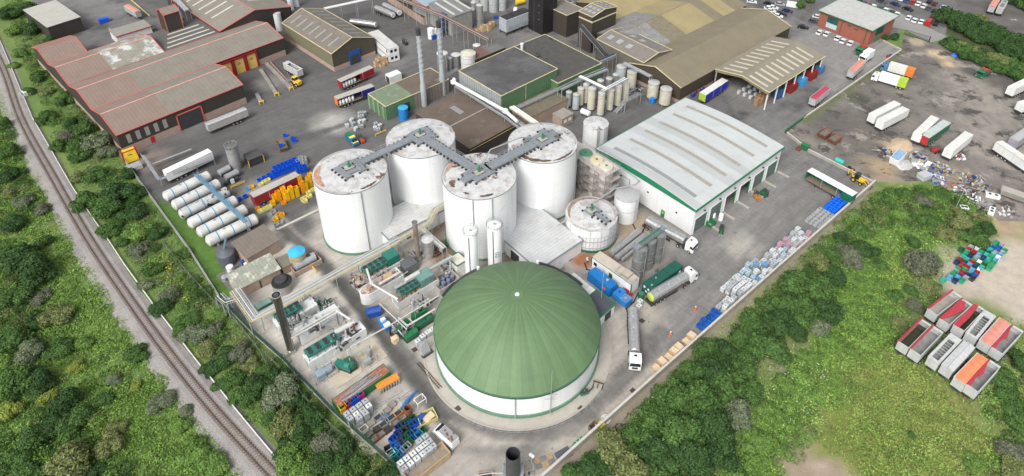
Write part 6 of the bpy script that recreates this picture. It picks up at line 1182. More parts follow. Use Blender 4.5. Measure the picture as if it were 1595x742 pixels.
for X,Y,c in((880,110,'white'),(917,126,'white'),(960,134,'white'),(1050,145,'black')):carat(4,X,Y,c,UP,'in the row beside the tall hedge')
carat(4,1003,143,'red',UP,'in the row beside the tall hedge','van')
for X,Y,c in((870,3,'blue'),(908,12,'red'),(940,22,'white'),(975,36,'white'),(1007,50,'dark grey'),(1042,66,'black'),(1095,44,'silver'),(1042,22,'maroon'),(1010,8,'black'),(835,-8,'white'),(1070,80,'dark grey')):carat(4,X,Y,c,UP,'in the farthest row of the car park')
for X,Y in((1480,10),(1588,50)):carat(3,X,Y,'white',-.3,'above the brown sheds')
for X,Y in((1370,155),(1420,170)):carat(4,X,Y,'white',.3,'behind the tall hedge')
K55=lambda X,Y,z=0:G(0,520+X/7.42,380+Y/7.42,z)
K7=lambda X,Y,z=0:G(0,400+X/6.183,470+Y/6.183,z)
K8=lambda X,Y,z=0:G(0,540+X/7.42,460+Y/7.42,z)
K6=lambda X,Y,z=0:G(0,340+X/7.42,380+Y/7.42,z)
CGRN=mat('cooler_green',(.025,.17,.13),.5,var=.1);CGRL=mat('box_green_pale',(.14,.27,.24),.6,var=.15,sc=1,stain=((.35,.25,.12),.9,.62,.1));CWH=mat('container_white',(.70,.71,.70),.55,runs=.1,var=.08,sc=.6,stain=((.42,.36,.30),.7,.62,.12));RTOP=mat('rusty_top',(.42,.36,.30),.8,var=.25,sc=1,stain=((.24,.10,.05),.7,.48,.12))
PIPW=mat('pipe_lagging',(.60,.60,.57),.45,.2,var=.1,sc=1);PIPY=mat('pipe_yellow',(.55,.45,.16),.5);BRKP=mat('blockwork_pink',(.38,.28,.22),.9,var=.15,sc=.8)
def chp(name,label,cat,O,L=11.5,W=3.1,H=2.9,cooler=None,gbox=None,open_end=True,ribs=True,roof=None,rz=GRID,sil=True):
 0
 t=thing(name,label,cat,(O.x,O.y,0),rz);b=MB();b.box(0,L,0,W,.1,H);bd=b.ob('shell',CWH,t)
 b=MB();b.box(.05,L-.05,.05,W-.05,H,H+.04);b.ob('top_plate',roof or RTOP,bd)
 if ribs:
  b=MB();[b.box(k*.45+.3,k*.45+.5,-.06,0,.25,H-.2)for k in range(int((L-.6)/.45))];b.ob('side_ribs',CWH,bd)
 b=MB();b.box(-.06,0,.5,W-.5,.6,2.3);b.ob('end_grille',GREY,bd);b=MB();b.box(L*.45,L*.45+.35,-.1,0,1.9,2.25);b.ob('lamp',DK,bd)
 if cooler:
  x0,x1=cooler;z=H+1.1;b=MB();b.box(x0,x1,.2,W-.3,z,z+.55);c=b.ob('cooler_body',CGRN,t)
  b=MB();[b.box(x0+.1+q*(x1-x0-.2)/4-.05,x0+.1+q*(x1-x0-.2)/4+.05,y-.05,y+.05,H,z)for q in range(5)for y in(.3,W-.4)];b.ob('cooler_legs',DK,c)
  n=4
  for q in range(n):
   for y in(.85,W-1.0):
    x=x0+(q+.5)*(x1-x0)/n;b=MB();b.lathe([(.48,z+.55),(.48,z+.72),(.40,z+.72),(.40,z+.6)],x,y,14,caps=(False,True));b.ob('fan',DK,c)
 if gbox:x0,x1=gbox;b=MB();b.box(x0,x1,.1,W-.1,H+.04,H+2.3);[b.box(x0+.1+k*.5,x0+.28+k*.5,.04,.1,H+.2,H+2.1)for k in range(int((x1-x0)/.5))];b.ob('air_box',gbox_m[0],t)
 return t
gbox_m=[CGRN]
o1=K55(300,575);t=chp('engine_container','white engine container with dark green fans and green box, farthest from the dome','engine container',o1,12.5,3.2,2.9,(2.6,8.2),(8.4,11.6))
gbox_m[0]=CGRL
t=chp('engine_container','white ribbed engine container with green fans and pale green box nearest the dome','engine container',K55(765,775),11,3.2,2.7,(1.0,6.0),(6.2,9.8));
t=thing('exhaust_tank','rust stained white vessel with rounded near end between the two engine containers','vessel',tuple(K55(420,640)),GRID);b=MB();P=[(2.2*math.cos(a),1.6*math.sin(a))for a in[R(90+15*q)for q in range(13)]]+[(8.5,-1.6),(8.5,1.6)];b.prism(P,.1,3.4);b.ob('shell',CWH,t);b=MB();b.prism([(x*.93+.1,y*.9)for x,y in P],3.4,3.46);b.ob('top_plate',RTOP,t);b=MB();b.hlathe([(.2,-.1),(.8,0),(.8,2.2),(.2,2.3)],(4,0,4.0),(1,0),14);b.ob('valve_drum',mat('drum_ochre',(.48,.33,.18),.8,var=.3,sc=2),t);b=MB();b.rail([(0,-1.5,3.4),(8.5,-1.5,3.4)],1,.04,1.5);b.ob('rail',GALV,t)
gbox_m[0]=CGRN
t=chp('engine_container','white engine container with a long row of green fans beside the concrete wall','engine container',K7(520,672),13.5,2.8,2.6,(.3,7.6),None,ribs=False,roof=CWH)
t=chp('engine_container','white ribbed engine container under two fat silver pipes','engine container',K7(440,430),10,3.4,3.0,None,None,roof=CWH)
t=chp('engine_container','white engine container with green fans behind the tall steel chimney','engine container',K7(225,330),9.5,3.0,2.9,(.4,6.2),None,roof=CWH)
def pipe_thing(name,label,pts,r_,m,posts=True,cat='pipe',n=10,flange=True):
 o0=Vector((pts[0][0],pts[0][1],0));t=thing(name,label,cat,tuple(o0));P=[Vector(p)-o0 for p in pts];b=MB();b.path(P,r_,n);o=b.ob('pipe_run',m,t,smooth=True)
 if flange:
  b=MB()
  for p in P[1:-1]:b.obox(p+Vector((0,0,-r_*1.1)),r_*2.3,r_*2.3,r_*2.2,GRID)
  if len(P)>2:b.ob('elbow',m,t)
 if posts:
  b=MB()
  for p,q in zip(P,P[1:]):
   k=max(1,int((q-p).length/6))
   for i in range(k+1):c=p.lerp(q,i/k);b.tube((c.x,c.y,0),(c.x,c.y,c.z),.07,4)
  b.ob('support_posts',GALV,t)
 return t
pipe_thing('silencer_pipe','fat silver pipe angled over the road side of the left engine group',[K7(320,330,5),K7(760,80,5),K7(905,175,5)],.28,PIPW);pipe_thing('silencer_pipe','second fat silver pipe running beside the first to the chimney',[K7(330,355,4.6),K7(770,105,4.6)],.22,PIPW)
pipe_thing('silencer','thick silver silencer cylinder at the road end of the left engine group',[K7(750,300,4),K7(935,200,4)],.6,PIPW,n=16)
pipe_thing('silencer','thick silver silencer cylinder on the engine container by the round tank',[K55(820,425,5),K55(985,330,5)],.55,PIPW,n=16);pipe_thing('silencer_pipe','silver pipe bending down from the first engine container',[K55(380,290,6),K55(435,460,5),K55(740,640,4.2)],.28,PIPW)
pipe_thing('silencer_pipe','twin silver pipe crossing between the engine containers',[K55(520,470,4.4),K55(760,330,4.4)],.34,PIPW,False)
def chimney(loc,h,r_,label,m,spiral=False,top=None):
 t=thing('chimney',label,'chimney',loc);b=MB();b.lathe([(r_*1.35,0),(r_*1.35,h*.28),(r_,h*.3),(r_,h)],0,0,20)if spiral else b.lathe([(r_,0),(r_,h)],0,0,20);o=b.ob('flue',m,t,smooth=True)
 if spiral:
  b=MB();P=[((r_+.06)*math.cos(q*.55),(r_+.06)*math.sin(q*.55),h*.42+q*(h*.5)/90)for q in range(91)];b.path(P,.16,4);b.ob('helical_strake',m,t);b=MB();b.cyl(0,0,h*.92,h+.05,r_+.04,n=20);b.ob('cowl',DK,t)
  b=MB();silo_rings(b,0,0,r_*1.35,(h*.1,h*.2));b.ob('flange',GALV,t)
 else:b=MB();b.lathe([(r_*1.1,h-.25),(r_*1.15,h),(r_*.7,h),(r_*.7,h-.3)],0,0,20,caps=(False,True));b.ob('collar',GALV,t);b=MB();b.cyl(0,0,0,.9,r_*1.25,n=20);b.ob('base',STL,t)
 return t
chimney(tuple(K7(335,480)),17.6,.82,'tall dark polished steel chimney at the corner of the left engine group',mat('chimney_steel',(.20,.19,.17),.25,.8,var=.15,sc=.5))
p=G(0,652,402+3);chimney((p.x,p.y,0),12.5,.62,'rusty brown topped flue between the digesters and the engine containers',mat('flue_grey',(.25,.22,.2),.6,.2,var=.2,stain=((.22,.11,.06),.3,.5,.1)))
def pipe_rack(label,pts,cols,sp=.32,w=None,every=6.5,name='pipe_bridge'):
 o0=Vector((pts[0][0],pts[0][1],0));t=thing(name,label,'pipe bridge',tuple(o0));P=[Vector(p)-o0 for p in pts];n=len(cols);w=w or n*sp
 def off(k,d):
  a=P[max(k-1,0)];c=P[min(k+1,len(P)-1)];u_=(c-a);u_.z=0;u_.normalize();return P[k]+Vector((-u_.y,u_.x,0))*d
 for i,(m,r_)in enumerate(cols):b=MB();b.path([off(k,(i-(n-1)/2)*sp)+Vector((0,0,r_+.1))for k in range(len(P))],r_,6);b.ob('pipe',m,t)
 b=MB()
 for k in range(len(P)-1):
  A,B_=P[k],P[k+1];L_=(B_-A).length;an=az(A,B_);nv_=Vector((-math.sin(an),math.cos(an),0));K_=max(1,int(L_/every))
  for s in(-1,1):b.tube(A+nv_*s*w/2,B_+nv_*s*w/2,.08,4)
  for i in range(K_+1):
   c=A.lerp(B_,i/K_)
   for s in(-1,1):q=c+nv_*s*w/2;b.tube((q.x,q.y,0),q,.1,4)
  for i in range(int(L_/1.6)):c=A.lerp(B_,(i+.5)/int(L_/1.6));b.tube(c-nv_*w/2,c+nv_*w/2,.06,4)
 b.ob('frame',GALV,t);return t
pipe_rack('long overhead bridge of yellow, white and grey pipes in front of the first digester',[G(0,366,452,5),G(0,397,497,5),G(0,432,478,5),G(0,560,407,5),G(0,622,373,5)],[(PIPY,.12),(PIPW,.14),(GREY,.1),(PIPW,.18),(GALV,.12),(PIPW,.1)],.42)
pipe_rack('pipe bridge section with yellow pipes stepping up between the digesters',[G(0,622,373,5.1),G(0,668,347,5.1),G(0,678,327,6),G(0,700,315,6)],[(PIPY,.12),(GALV,.14),(PIPW,.12),(PIPY,.1),(GREY,.1)],.36)
pipe_rack('pipe bundle slanting from the pipe bridge to the white digester foot',[G(0,656,356,5),G(0,692,388,5)],[(GALV,.12),(PIPW,.14),(GALV,.1),(PIPW,.12)],.34)
pipe_rack('grey pipes crossing in front of the slim white silos',[K55(700,520,4.2),K55(1370,150,4.2)],[(GALV,.14),(PIPW,.12),(GALV,.1)],.36)
pipe_rack('short open frame with pipes sticking out over the fence',[G(0,341,460,4.6),G(0,352,470,4.6),G(0,375,463,4.6)],[(PIPW,.1),(GALV,.1)],.9)
pipe_thing('gas_pipe','long thin white gas pipe crossing the road towards the dome',[G(0,545,541,4.6),G(0,607,507,4.6),G(0,683,461,4.6)],.14,PIPW);pipe_thing('gas_pipe','white gas pipe slanting from the dome to the green blowers',[K8(1020,160,3),K8(700,355,3),K8(600,260,3)],.22,PIPW);pipe_thing('gas_pipe','thin pipe along the side of the ribbed engine container',[K8(380,100,3.4),K8(690,390,3.4),K8(690,420,1)],.12,PIPW)
def plant(name,label,cat,P,rz,parts,group=None):
 t=thing(name,label,cat,(P.x,P.y,0),rz,group)
 for nm,m,fn in parts:b=MB();fn(b);b.ob(nm,m,t)
 return t
def blower(P,rz,label,m=GRNP,l=3.0):
 return plant('gas_blower',label,'blower',P,rz,[('blower_body',m,lambda b:(b.box(-l/2,l/2,-.7,.7,.5,1.6),b.hlathe([(.3,0),(.75,.1),(.75,1.2),(.3,1.3)],(l*.1,0,1.5),(1,0),14))),('base_frame',DK,lambda b:b.box(-l/2-.2,l/2+.2,-.8,.8,.2,.5)),('pipe',PIPW,lambda b:b.path([(-l/2,.5,1.2),(-l/2-.6,.5,2.8),(-l/2-.6,1.6,2.8)],.14,6))])
blower(K8(745,465,.8),GRID,'green gas blower nearest the white totes');blower(K8(650,370,.8),GRID+.2,'green gas blower beside the cream cabinet');blower(K8(900,310,.8),GRID,'long dark green gas unit beside the dome edge',GRD,4.5)
plant('green_cabinet','bright green machinery cabinet with two fans beside the white pipe','cabinet',K8(835,225,1.2),GRID,[('casing',GRNP,lambda b:b.box(-1.6,1.6,-.8,.8,.1,2.3)),('fan',DK,lambda b:[b.cyl(x,0,2.3,2.38,.4,n=12)for x in(-.5,.5)])])
blower(K7(905,600,.8),GRID-PI/2,'dark green blower with orange stain beside the skip of scrap',GRD,2.8);blower(K7(840,620,.8),GRID-1.1,'pale green sloping screw press beside the dark green blower',CGRN,3.8)
plant('filter_unit','grey blue filter unit with pipes on the concrete by the green fence','filter unit',K7(640,690,.8),GRID,[('casing',mat('casing_blue',(.25,.32,.38),.5),lambda b:(b.box(-1.5,.3,-.9,.9,.3,1.8),b.hlathe([(.3,0),(.8,.1),(.8,1.6),(.3,1.7)],(.2,0,1.1),(1,0),14))),('frame',GALV,lambda b:b.rail([(-2.3,-1.5,0),(2.6,-1.5,0),(2.6,1.5,0),(-2.3,1.5,0),(-2.3,-1.5,0)],1.3,.06,1.6))])
plant('valve_skid','cluster of grey valves and pipes on the concrete pad right of the screw press','valve skid',K7(1050,560,.8),GRID,[('vessel',GALV,lambda b:(b.hlathe([(.3,0),(.7,.1),(.7,1.5),(.3,1.6)],(-.8,-.6,1),(1,0),12),b.cyl(1.2,.8,0,2.2,.5,n=12))),('frame',GALV,lambda b:(b.rail([(-1.8,-1.5,0),(2,-1.5,0),(2,1.6,0),(-1.8,1.6,0),(-1.8,-1.5,0)],2.2,.06,1.5),b.path([(-1.6,1,.6),(-3,1,.6),(-3,1,3)],.12,6)))])
plant('twin_fan_unit','small white cooling unit with two black fans beside the works road','cooling unit',K8(165,440,.8),GRID,[('casing',WHT,lambda b:b.box(-1.1,1.1,-.6,.6,.1,1.3)),('fan',DK,lambda b:[b.cyl(x,0,1.3,1.38,.42,n=14)for x in(-.5,.5)])])
plant('cream_cabinet','cream coloured cabinet standing by the kerb of the works road','cabinet',K8(558,510,.9),GRID,[('casing',mat('cream_box',(.68,.52,.34),.7),lambda b:b.box(-.7,.7,-.55,.55,.1,1.6)),('slats',CREAM,lambda b:[b.box(-.72,.72,-.58,-.55,z,z+.06)for z in(.4,.8,1.2)])])
t=skp(10,728,455,.8,GRID-.4,'royal blue skip beside the rust stained vessel',BLUP,key='sblue',L=3.6,W=2.0,H=1.6);b=MB();b.hexa([(-1.7,-.95,1.6),(1.7,-.95,1.6),(1.7,.95,1.6),(-1.7,.95,1.6),(-1.2,-.2,2.0),(1.2,-.2,2.0),(1.2,.2,2.0),(-1.2,.2,2.0)]);b.ob('lid',BLUP,t)
plant('pump_skid','bright blue pump skid with white box beside the works road','pump',K8(440,330,.6),GRID-PI/2,[('skid',LBL,lambda b:b.box(-1.7,1.7,-.8,.8,.1,1.1)),('box',WHT,lambda b:(b.box(-1.0,-.2,-.5,.5,1.1,1.7),b.box(.6,1.6,-.7,.7,1.1,1.6)))])
for i,(X,Y)in enumerate(((1000,645),(1030,615),(1060,592),(1025,665),(1088,575))):p=G(10,X,Y,.5);t=tote_at(p,0,GRID,'white','by the lower left foot of the dome',REDP if i==3 else DK)
plant('steel_pipes','bundle of upright steel pipes in a rack against the dome foot','pipes',G(10,1060,700,1),GRID,[('pipes',GALV,lambda b:[b.tube((x*.35,0,.2),(x*.35-.3,1.2,3.4),.14,6)for x in range(-3,3)]),('rack',DK,lambda b:b.box(-1.4,1.2,-.4,.4,0,.4))])
p=K55(1095,130,0);t=small_tank((p.x,p.y,0),1.55,5.5,'shiny steel vessel with slatted lid among pipes left of the slim silos',STL,mat('steel_lid',(.5,.5,.48),.5),(2,4),'steel_vessel',.3,20)
b=MB();[b.box(-1.2,.4,-1+k*.35,-.88+k*.35,5.95,6.05)for k in range(4)];b.ob('lid_slats',WHT,t)
t,rf=shed('pump_cabin','small stained white cabin with green door beside the slim white silos','cabin',(K55(1430,350).x,K55(1430,350).y),GRID,3.0,3.4,2.6,None,mat('cabin_top',(.6,.56,.5),.7,var=.1,stain=((.3,.18,.1),1.2,.66,.04)),WHT,trim=GRD,over=.05)
plant('transformer_pen','grey walled pen holding blue grey drums beside the dome hose','pen',K55(1290,460,0),GRID,[('pen_wall',mat('block_grey'),lambda b:(b.box(-3,3,-2.1,-1.9,0,1.5),b.box(-3,3,1.9,2.1,0,1.5),b.box(-3,-2.8,-1.9,1.9,0,1.5),b.box(2.8,3,-1.9,1.9,0,1.5)))]+[('drum',mat('drum_blue',(.16,.19,.26),.6),(lambda x,y:lambda b:b.cyl(x,y,0,1.6,.5,n=12))(x,y))for x,y in((-1.5,.6),(-.3,.5),(.9,.6),(-.9,-.6),(.4,-.7),(1.8,-.3))])
plant('transformer','dark grey finned transformer between the exhaust vessel and the rusty flue','transformer',K55(865,265,1),GRID,[('casing',mat('fin_grey',(.16,.17,.18),.6),lambda b:(b.box(-1.7,1.7,-1.5,1.5,.1,2.6),[b.box(-1.7,1.7,y,y+.1,2.6,2.8)for y in(-1.3,-.8,-.3,.2,.7,1.2)]))])
for i,(Pt,lab)in enumerate(((K55(1200,60,1),'tangle of brown and green pumps under the pipe bundle'),(K7(620,60,1.5),'tangle of valves and grey pipes behind the left engine group'),(K55(300,400,3),'rusty valves and pipes on the open end of the farthest engine container'),(K55(1010,700,3.0),'pump parts between the fans and the ribbed container wall'),(K7(700,120,1.2),'grey pipework frame between the silver pipes and the road'),(K7(860,290,2.8),'brown and grey valve gear beside the silencer cylinder'),(K7(480,30,1.4),'green and grey pipes behind the fans of the back container'),(K7(380,190,3.4),'silver ducts between the two back engine containers'),(K7(830,370,3.0),'grey pipes on the road end of the long fan container'),(K7(580,230,3.4),'ducts on the roof of the ribbed engine container'),(K55(640,380,3.2),'brackets and ducts on the roof of the farthest engine container'),(K55(1330,260,1.2),'grey pipes at the foot of the stained white cabin'),(K55(1000,110,1.2),'dark pumps beside the shiny steel vessel'),(K8(600,430,.8),'black and green pipes beside the gas blowers'))):
 t=thing('pipework',lab,'pipework',(Pt.x,Pt.y,0),GRID);rr=random.Random(i);zb=Pt.z
 for m in(GALV,DK,RUST if i in(0,2,5)else PIPW,GRNP if i<2 else GALV):
  b=MB()
  for q in range(9):
   x,y,z=rr.uniform(-2.4,2.4),rr.uniform(-1.6,1.6),rr.uniform(.2,1)+(zb-1);a=rr.choice([(1,0,0),(0,1,0),(0,0,1)]);l_=rr.uniform(.8,2.4);b.tube((x,y,z),(x+a[0]*l_,y+a[1]*l_,z+a[2]*l_),rr.uniform(.06,.22),6)
   if rr.random()<.5:b.obox((x,y,max(0,z-.2)),.5,.4,.5,0)
  o=b.ob('pipe_tangle',m,t);o['kind']='stuff'
t=thing('concrete_bund','pale concrete pad edged by a kerb under the blowers','pad',tuple(K7(900,640)),GRID);b=MB();b.box(-4.5,7.5,-2.6,2.6,.02,.14);b.ob('pad',mat('pad_pale',(.50,.44,.34),.9,var=.1,stain=((.42,.20,.06),.35,.62,.1)),t)
O,an,L_,W_=rect(G(0,368.3,452.8,3),G(0,435.7,419,3),G(0,353.5,431,3))
t,rf=shed('block_store','pink blockwork store with lichen covered ribbed roof beside the fence','store',O,an,L_,5.8,3.0,3.4,mat('lichen_roof',(.27,.28,.23),.9,var=.15,lines=(0,.8,.15,.25),stain=((.50,.50,.42),.5,.55,.06)),BRKP,mono=True)
b=MB();b.box(5.2,5.6,-.05,0,.2,2.4);b.ob('opening',DK,t)
O,an,L_,W_=rect(G(0,385,403,3.5),G(0,434.5,374,3.5),G(0,361,373,3.5))
t,rf=shed('brick_store','pinkish brick store with plain brown roof beside the horizontal tanks','store',O,an,L_,7.2,3.5,3.9,mat('brown_roof_plain',(.17,.145,.12),.9,var=.1,lines=(0,1,.1,.2)),BRKP,mono=True)
t,rf=shed('small_shed','small shed with dark mono roof beside the blue topped tank','shed',(K6(740,280,2.4).x,K6(740,280,2.4).y),GRID,3.4,3.2,2.3,2.6,mat('dull_roof',(.19,.18,.14),.9,var=.15),BRKP,mono=True)
p=K6(940,245);t=small_tank((p.x,p.y,0),2.0,4.6,'tank with bright blue domed top and rusty beige body',mat('tank_beige',(.42,.34,.22),.6,var=.15,sc=.7,lines=(2,1.6,.5,.0),stain=((.33,.42,.46),.4,.6,.1)),mat('top_blue',(.04,.42,.66),.5),(.9,3.2),'storage_tank',.6,26)
p=K6(1010,300,0);t=thing('bunded_tank','horizontal grey steel tank lying in an open concrete bund','storage tank',(K6(900,390).x,K6(900,390).y,0),GRID);b=MB();b.box(0,7,0,.25,0,1.5);b.box(0,7,3.4,3.65,0,1.3);b.box(0,.25,.25,3.4,0,1.4);b.box(6.75,7,.25,3.4,0,1.4);b.ob('bund_wall',BRKP,t);b=MB();b.hlathe([(.5,-.2),(1.2,0),(1.2,5.2),(.5,5.4)],(.9,1.9,1.6),(1,0),20);b.ob('tank',GALV,t,smooth=True);b=MB();b.box(4.2,5,1.5,2.3,2.8,3.0);b.box(.26,6.74,.26,3.4,.02,.05);b.ob('hatch',DK,t)
p=K6(755,520);t=small_tank((p.x,p.y,0),2.3,2.6,'low dark round tank with crumpled black cover beside the chimney',mat('tank_grey',(.3,.29,.27),.7),BLK,(),'storage_tank',.15,26,False);b=MB();b.lathe([(1.5,2.75),(1.45,3.2),(.9,3.35),(.1,3.2)],-.2,.2,16);b.ob('cover',DK,t)
p=K6(115,215);t=small_tank((p.x,p.y,0),2.05,3.4,'dark grey cone topped tank with ladder at the end of the horizontal tanks',mat('tank_slate',(.10,.11,.13),.5),mat('tank_slate'),(),'storage_tank',.9,24,False);b=MB();b.tube((0,0,4.4),(-1,4,4.2),.3,6);b.ob('feed_pipe',mat('slate_blue',(.12,.2,.28),.5),t)
for i,(X,Y,r_,h,lab,m)in enumerate(((140,300,.8,2.2,'white plastic cylinder tank beside the lichen roofed store',WHT),(75,400,.7,1.2,'small pale round tank at the fence corner',GALV))):
 p=K6(X,Y,h/2);t=small_tank((p.x,p.y,0),r_,h,lab,m,m,(),'plastic_tank',.2,16,False)
for i,(X,Y,m,lab)in enumerate(((385,180,WHT,'large white chemical tote behind the lichen roofed store'),(330,245,WHT,'small white chemical tote beside the blue drum'),(297,210,BLUP,'blue chemical drum behind the lichen roofed store'))):plant('chemical_tote',lab,'tote',K6(X,Y,.6),GRID,[('body',m,lambda b:b.box(-.6,.6,-.5,.5,.1,1.2)),('lid',m,lambda b:b.cyl(0,0,1.2,1.35,.25,n=10))])
plant('grating_pit','dark green trough with crumpled sheet under the pipe bridge','trough',K6(520,690,.8),GRID,[('trough',GRD,lambda b:b.box(-1.8,1.8,-1.0,1.0,.1,.9)),('sheet',mat('sheet_teal',(.25,.36,.32),.8,var=.3,sc=3),lambda b:b.box(-1.7,1.7,-.9,.9,.9,1.0))])
plant('yellow_barrier','yellow box sections and barrier beside the blue topped tank','barrier',K6(1070,190,.5),GRID-PI/2,[('barrier',YELP,lambda b:(b.box(-.4,4.5,-.9,-.7,.6,.9),b.box(-.6,.6,.2,1.0,.1,.9),b.box(-1.6,-.8,.4,1.2,.1,.9),b.tube((-.3,-.8,0),(-.3,-.8,.7),.1,4),b.tube((4.2,-.8,0),(4.2,-.8,.7),.1,4)))])
SIX=[((1050,470),(1275,360)),((1105,525),(1335,410)),((1150,580),(1390,460)),((1205,637),(1440,515)),((1262,692),(1500,570)),((1318,745),(1565,628))]
TS=mat('tank_silver',(.64,.64,.61),.45,.15,var=.15,sc=.6,stain=((.40,.38,.30),.3,.58,.12));TS2=mat('tank_flaking',(.55,.56,.55),.5,.2,var=.15,stain=((.03,.03,.03),.5,.54,.04));STRAP=mat('strap_blue',(.05,.28,.50),.5)
for i,(a,c)in enumerate(SIX):
 A,B_=G(5,*a,2.1),G(5,*c,2.1);d=B_-A;L_=d.length+2.2;u_=d.normalized();A=A-u_*1.1
 t=thing('horizontal_tank',['silver horizontal tank nearest the long white trailer','second horizontal tank from the long white trailer','horizontal tank with black flaking paint on its side','fourth horizontal tank from the long white trailer','fifth horizontal tank, next to last before the brick store','horizontal tank closest to the brown roofed brick store'][i],'storage tank',(A.x,A.y,0),GRID,'row of six horizontal silver tanks');an=az((0,0),u_)-GRID;dd=(math.cos(an),math.sin(an));r_=1.5
 b=MB();b.hlathe([(.4,-.45),(1.1,-.2),(r_,.15),(r_,L_-.15),(1.1,L_+.2),(.4,L_+.45)],(0,0,2.1),dd,24);o=b.ob('tank_shell',TS2 if i==2 else TS,t,smooth=True)
 for f in((.2,.5,.85)if i%2 else(.16,.46)):b=MB();b.hlathe([(r_+.01,-.12),(r_+.03,-.1),(r_+.03,.1),(r_+.01,.12)],(dd[0]*L_*f,dd[1]*L_*f,2.1),dd,24);b.ob('strap',STRAP,o)
 for f in(.15,.8):b=MB();b.obox((dd[0]*L_*f,dd[1]*L_*f,0),.4,2.2,.9,an);b.ob('saddle',CONCW,t)
 b=MB();b.cyl(dd[0]*L_*.35,dd[1]*L_*.35,3.5,3.8,.3,n=10);b.ob('manway',GALV,o)
A,B_=G(5,1215,345,4.3),G(5,1525,640,4.3);t=thing('tank_walkway','blue steel walkway crossing over all six horizontal tanks','walkway',(A.x,A.y,0));SB=mat('steel_blue',(.13,.27,.40),.5);d=B_-A;n_=Vector((-d.y,d.x,0)).normalized();b=MB();b.obox((d.x/2,d.y/2,4.25),d.length,.9,.1,az((0,0),d));b.ob('deck',mat('deck_blue',(.16,.28,.36),.6),t);b=MB();P0,P1=Vector((0,0,4.3)),Vector((d.x,d.y,4.3));[b.rail([P0+n_*s*.45,P1+n_*s*.45],1.1,.04,1.2)for s in(-1,1)];b.tube(P0+n_*.4,P1+n_*.4,.12,5)
for f in(0,.33,.66,1):q=P0.lerp(P1,f);b.tube((q.x,q.y,0),q,.1,4)
b.ob('handrail',SB,t)
o=sheet('grass_strip',[G(5,*q)for q in((940,545),(1010,505),(1330,742),(1330,800))]+[G(9,*q)for q in((1380,150),(1400,200),(1340,230),(1440,330),(1395,400),(1085,0))],.012,mat('lawn_green',(.085,.17,.03),.95,var=.25,sc=.4,fine=.2),None,0)
veh(box_trailer,'longw',G(5,1310,190,4),G(5,1015,330,4),'long plain white trailer beside the row of horizontal tanks',side=WHT,roof=WHT);
plant('loading_platform','grey steel platform and gutters around the long white trailer','platform',G(5,1010,420,0),GRID,[('walkway',GALV,lambda b:(b.box(0,15,-.3,.5,2.6,2.75),b.box(-.6,.2,0,15,2.6,2.75),b.box(0,12,10,10.6,1.6,1.75))),('rail',GALV,lambda b:(b.rail([(0,-.3,2.7),(15,-.3,2.7)],1,.05,1.8),b.rail([(-.6,0,2.7),(-.6,15,2.7)],1,.05,1.8))),('legs',GALV,lambda b:[b.tube((x,y,0),(x,y,2.6),.1,4)for x,y in((0,0),(5,0),(10,0),(15,0),(-.3,5),(-.3,10),(-.3,15))])])
plant('compactor','yellow waste compactor standing at the corner of the brown factory','compactor',G(5,812,235,1),GRID,[('body',YELP,lambda b:b.hexa([(-1.8,-1.4,.2),(1.8,-1.4,.2),(1.8,1.4,.2),(-1.8,1.4,.2),(-1.7,-.6,3.4),(1.7,-.6,3.4),(1.7,1.4,3.4),(-1.7,1.4,3.4)])),('side_frame',REDP,lambda b:(b.box(-2.1,-1.85,-.8,1.4,0,3.6),b.box(1.85,2.1,-.8,1.4,0,3.6),b.box(-2.1,2.1,-.6,-.4,3.5,3.7))),('hatch',DK,lambda b:b.box(-.5,.5,-1.0,-.9,2.3,2.5))])
plant('green_white_skip','grey white machine with striped skirt beside the perimeter fence','machine',G(5,835,300,.8),GRID,[('body',mat('pale_machine',(.5,.52,.48),.7),lambda b:b.box(-2,2,-1,1,.2,1.6)),('rollers',GREY,lambda b:[b.hlathe([(.35,0),(.35,3.4)],(-1.7,y,1.7),(1,0),10)for y in(-.4,.5)])])
p=G(5,1470,300);t=small_tank((p.x,p.y,0),1.7,7.6,'tall grey cylindrical silo behind the horizontal tanks',mat('silo_grey',(.32,.32,.31),.6,.2,var=.15,sc=.8),mat('silo_top',(.15,.15,.14),.8),(3,6),'grey_silo',.3,22,False);b=MB();b.rail([(1.8*math.cos(q),1.8*math.sin(q),7.6)for q in[k*PI/5 for k in range(11)]],.9,.05,1);b.ob('top_rail',GALV,t)
for i,(a,c,m,lab)in enumerate((((1360,335),(1425,300),GALV,'dull grey horizontal cylinder beside the grey silo'),((1400,365),(1475,325),STL,'polished horizontal cylinder in front of the grey silo'))):
 A,B_=G(5,*a,1.4),G(5,*c,1.4);plant('horizontal_cylinder',lab,'cylinder',A,az(A,B_),[('shell',m,lambda b,L_=(B_-A).length:b.hlathe([(.3,-.2),(.95,0),(.95,L_),(.3,L_+.2)],(0,0,1.4),(1,0),18)),('cradle',DK,lambda b:(b.box(.4,.7,-.8,.8,0,.7),b.box(3,3.3,-.8,.8,0,.7)))])
plant('pump_set','black pumps with white panel behind the yellow rail','pumps',G(5,1440,385,.6),GRID,[('pump',DK,lambda b:[b.obox((x,0,.1),.9,.8,1.1,.2)for x in(-1.6,0,1.5)]),('panel',WHT,lambda b:b.box(-.5,.5,-.7,-.6,.2,1.8))])
plant('yellow_rail','low yellow guard rail in front of the pumps','rail',G(5,1478,410,.3),GRID-.05,[('rail',YELP,lambda b:(b.box(-2,2,-.06,.06,.8,1.0),b.box(-2,2,-.06,.06,.4,.5),b.box(-2,-1.85,-.07,.07,0,.8),b.box(1.85,2,-.07,.07,0,.8)))])
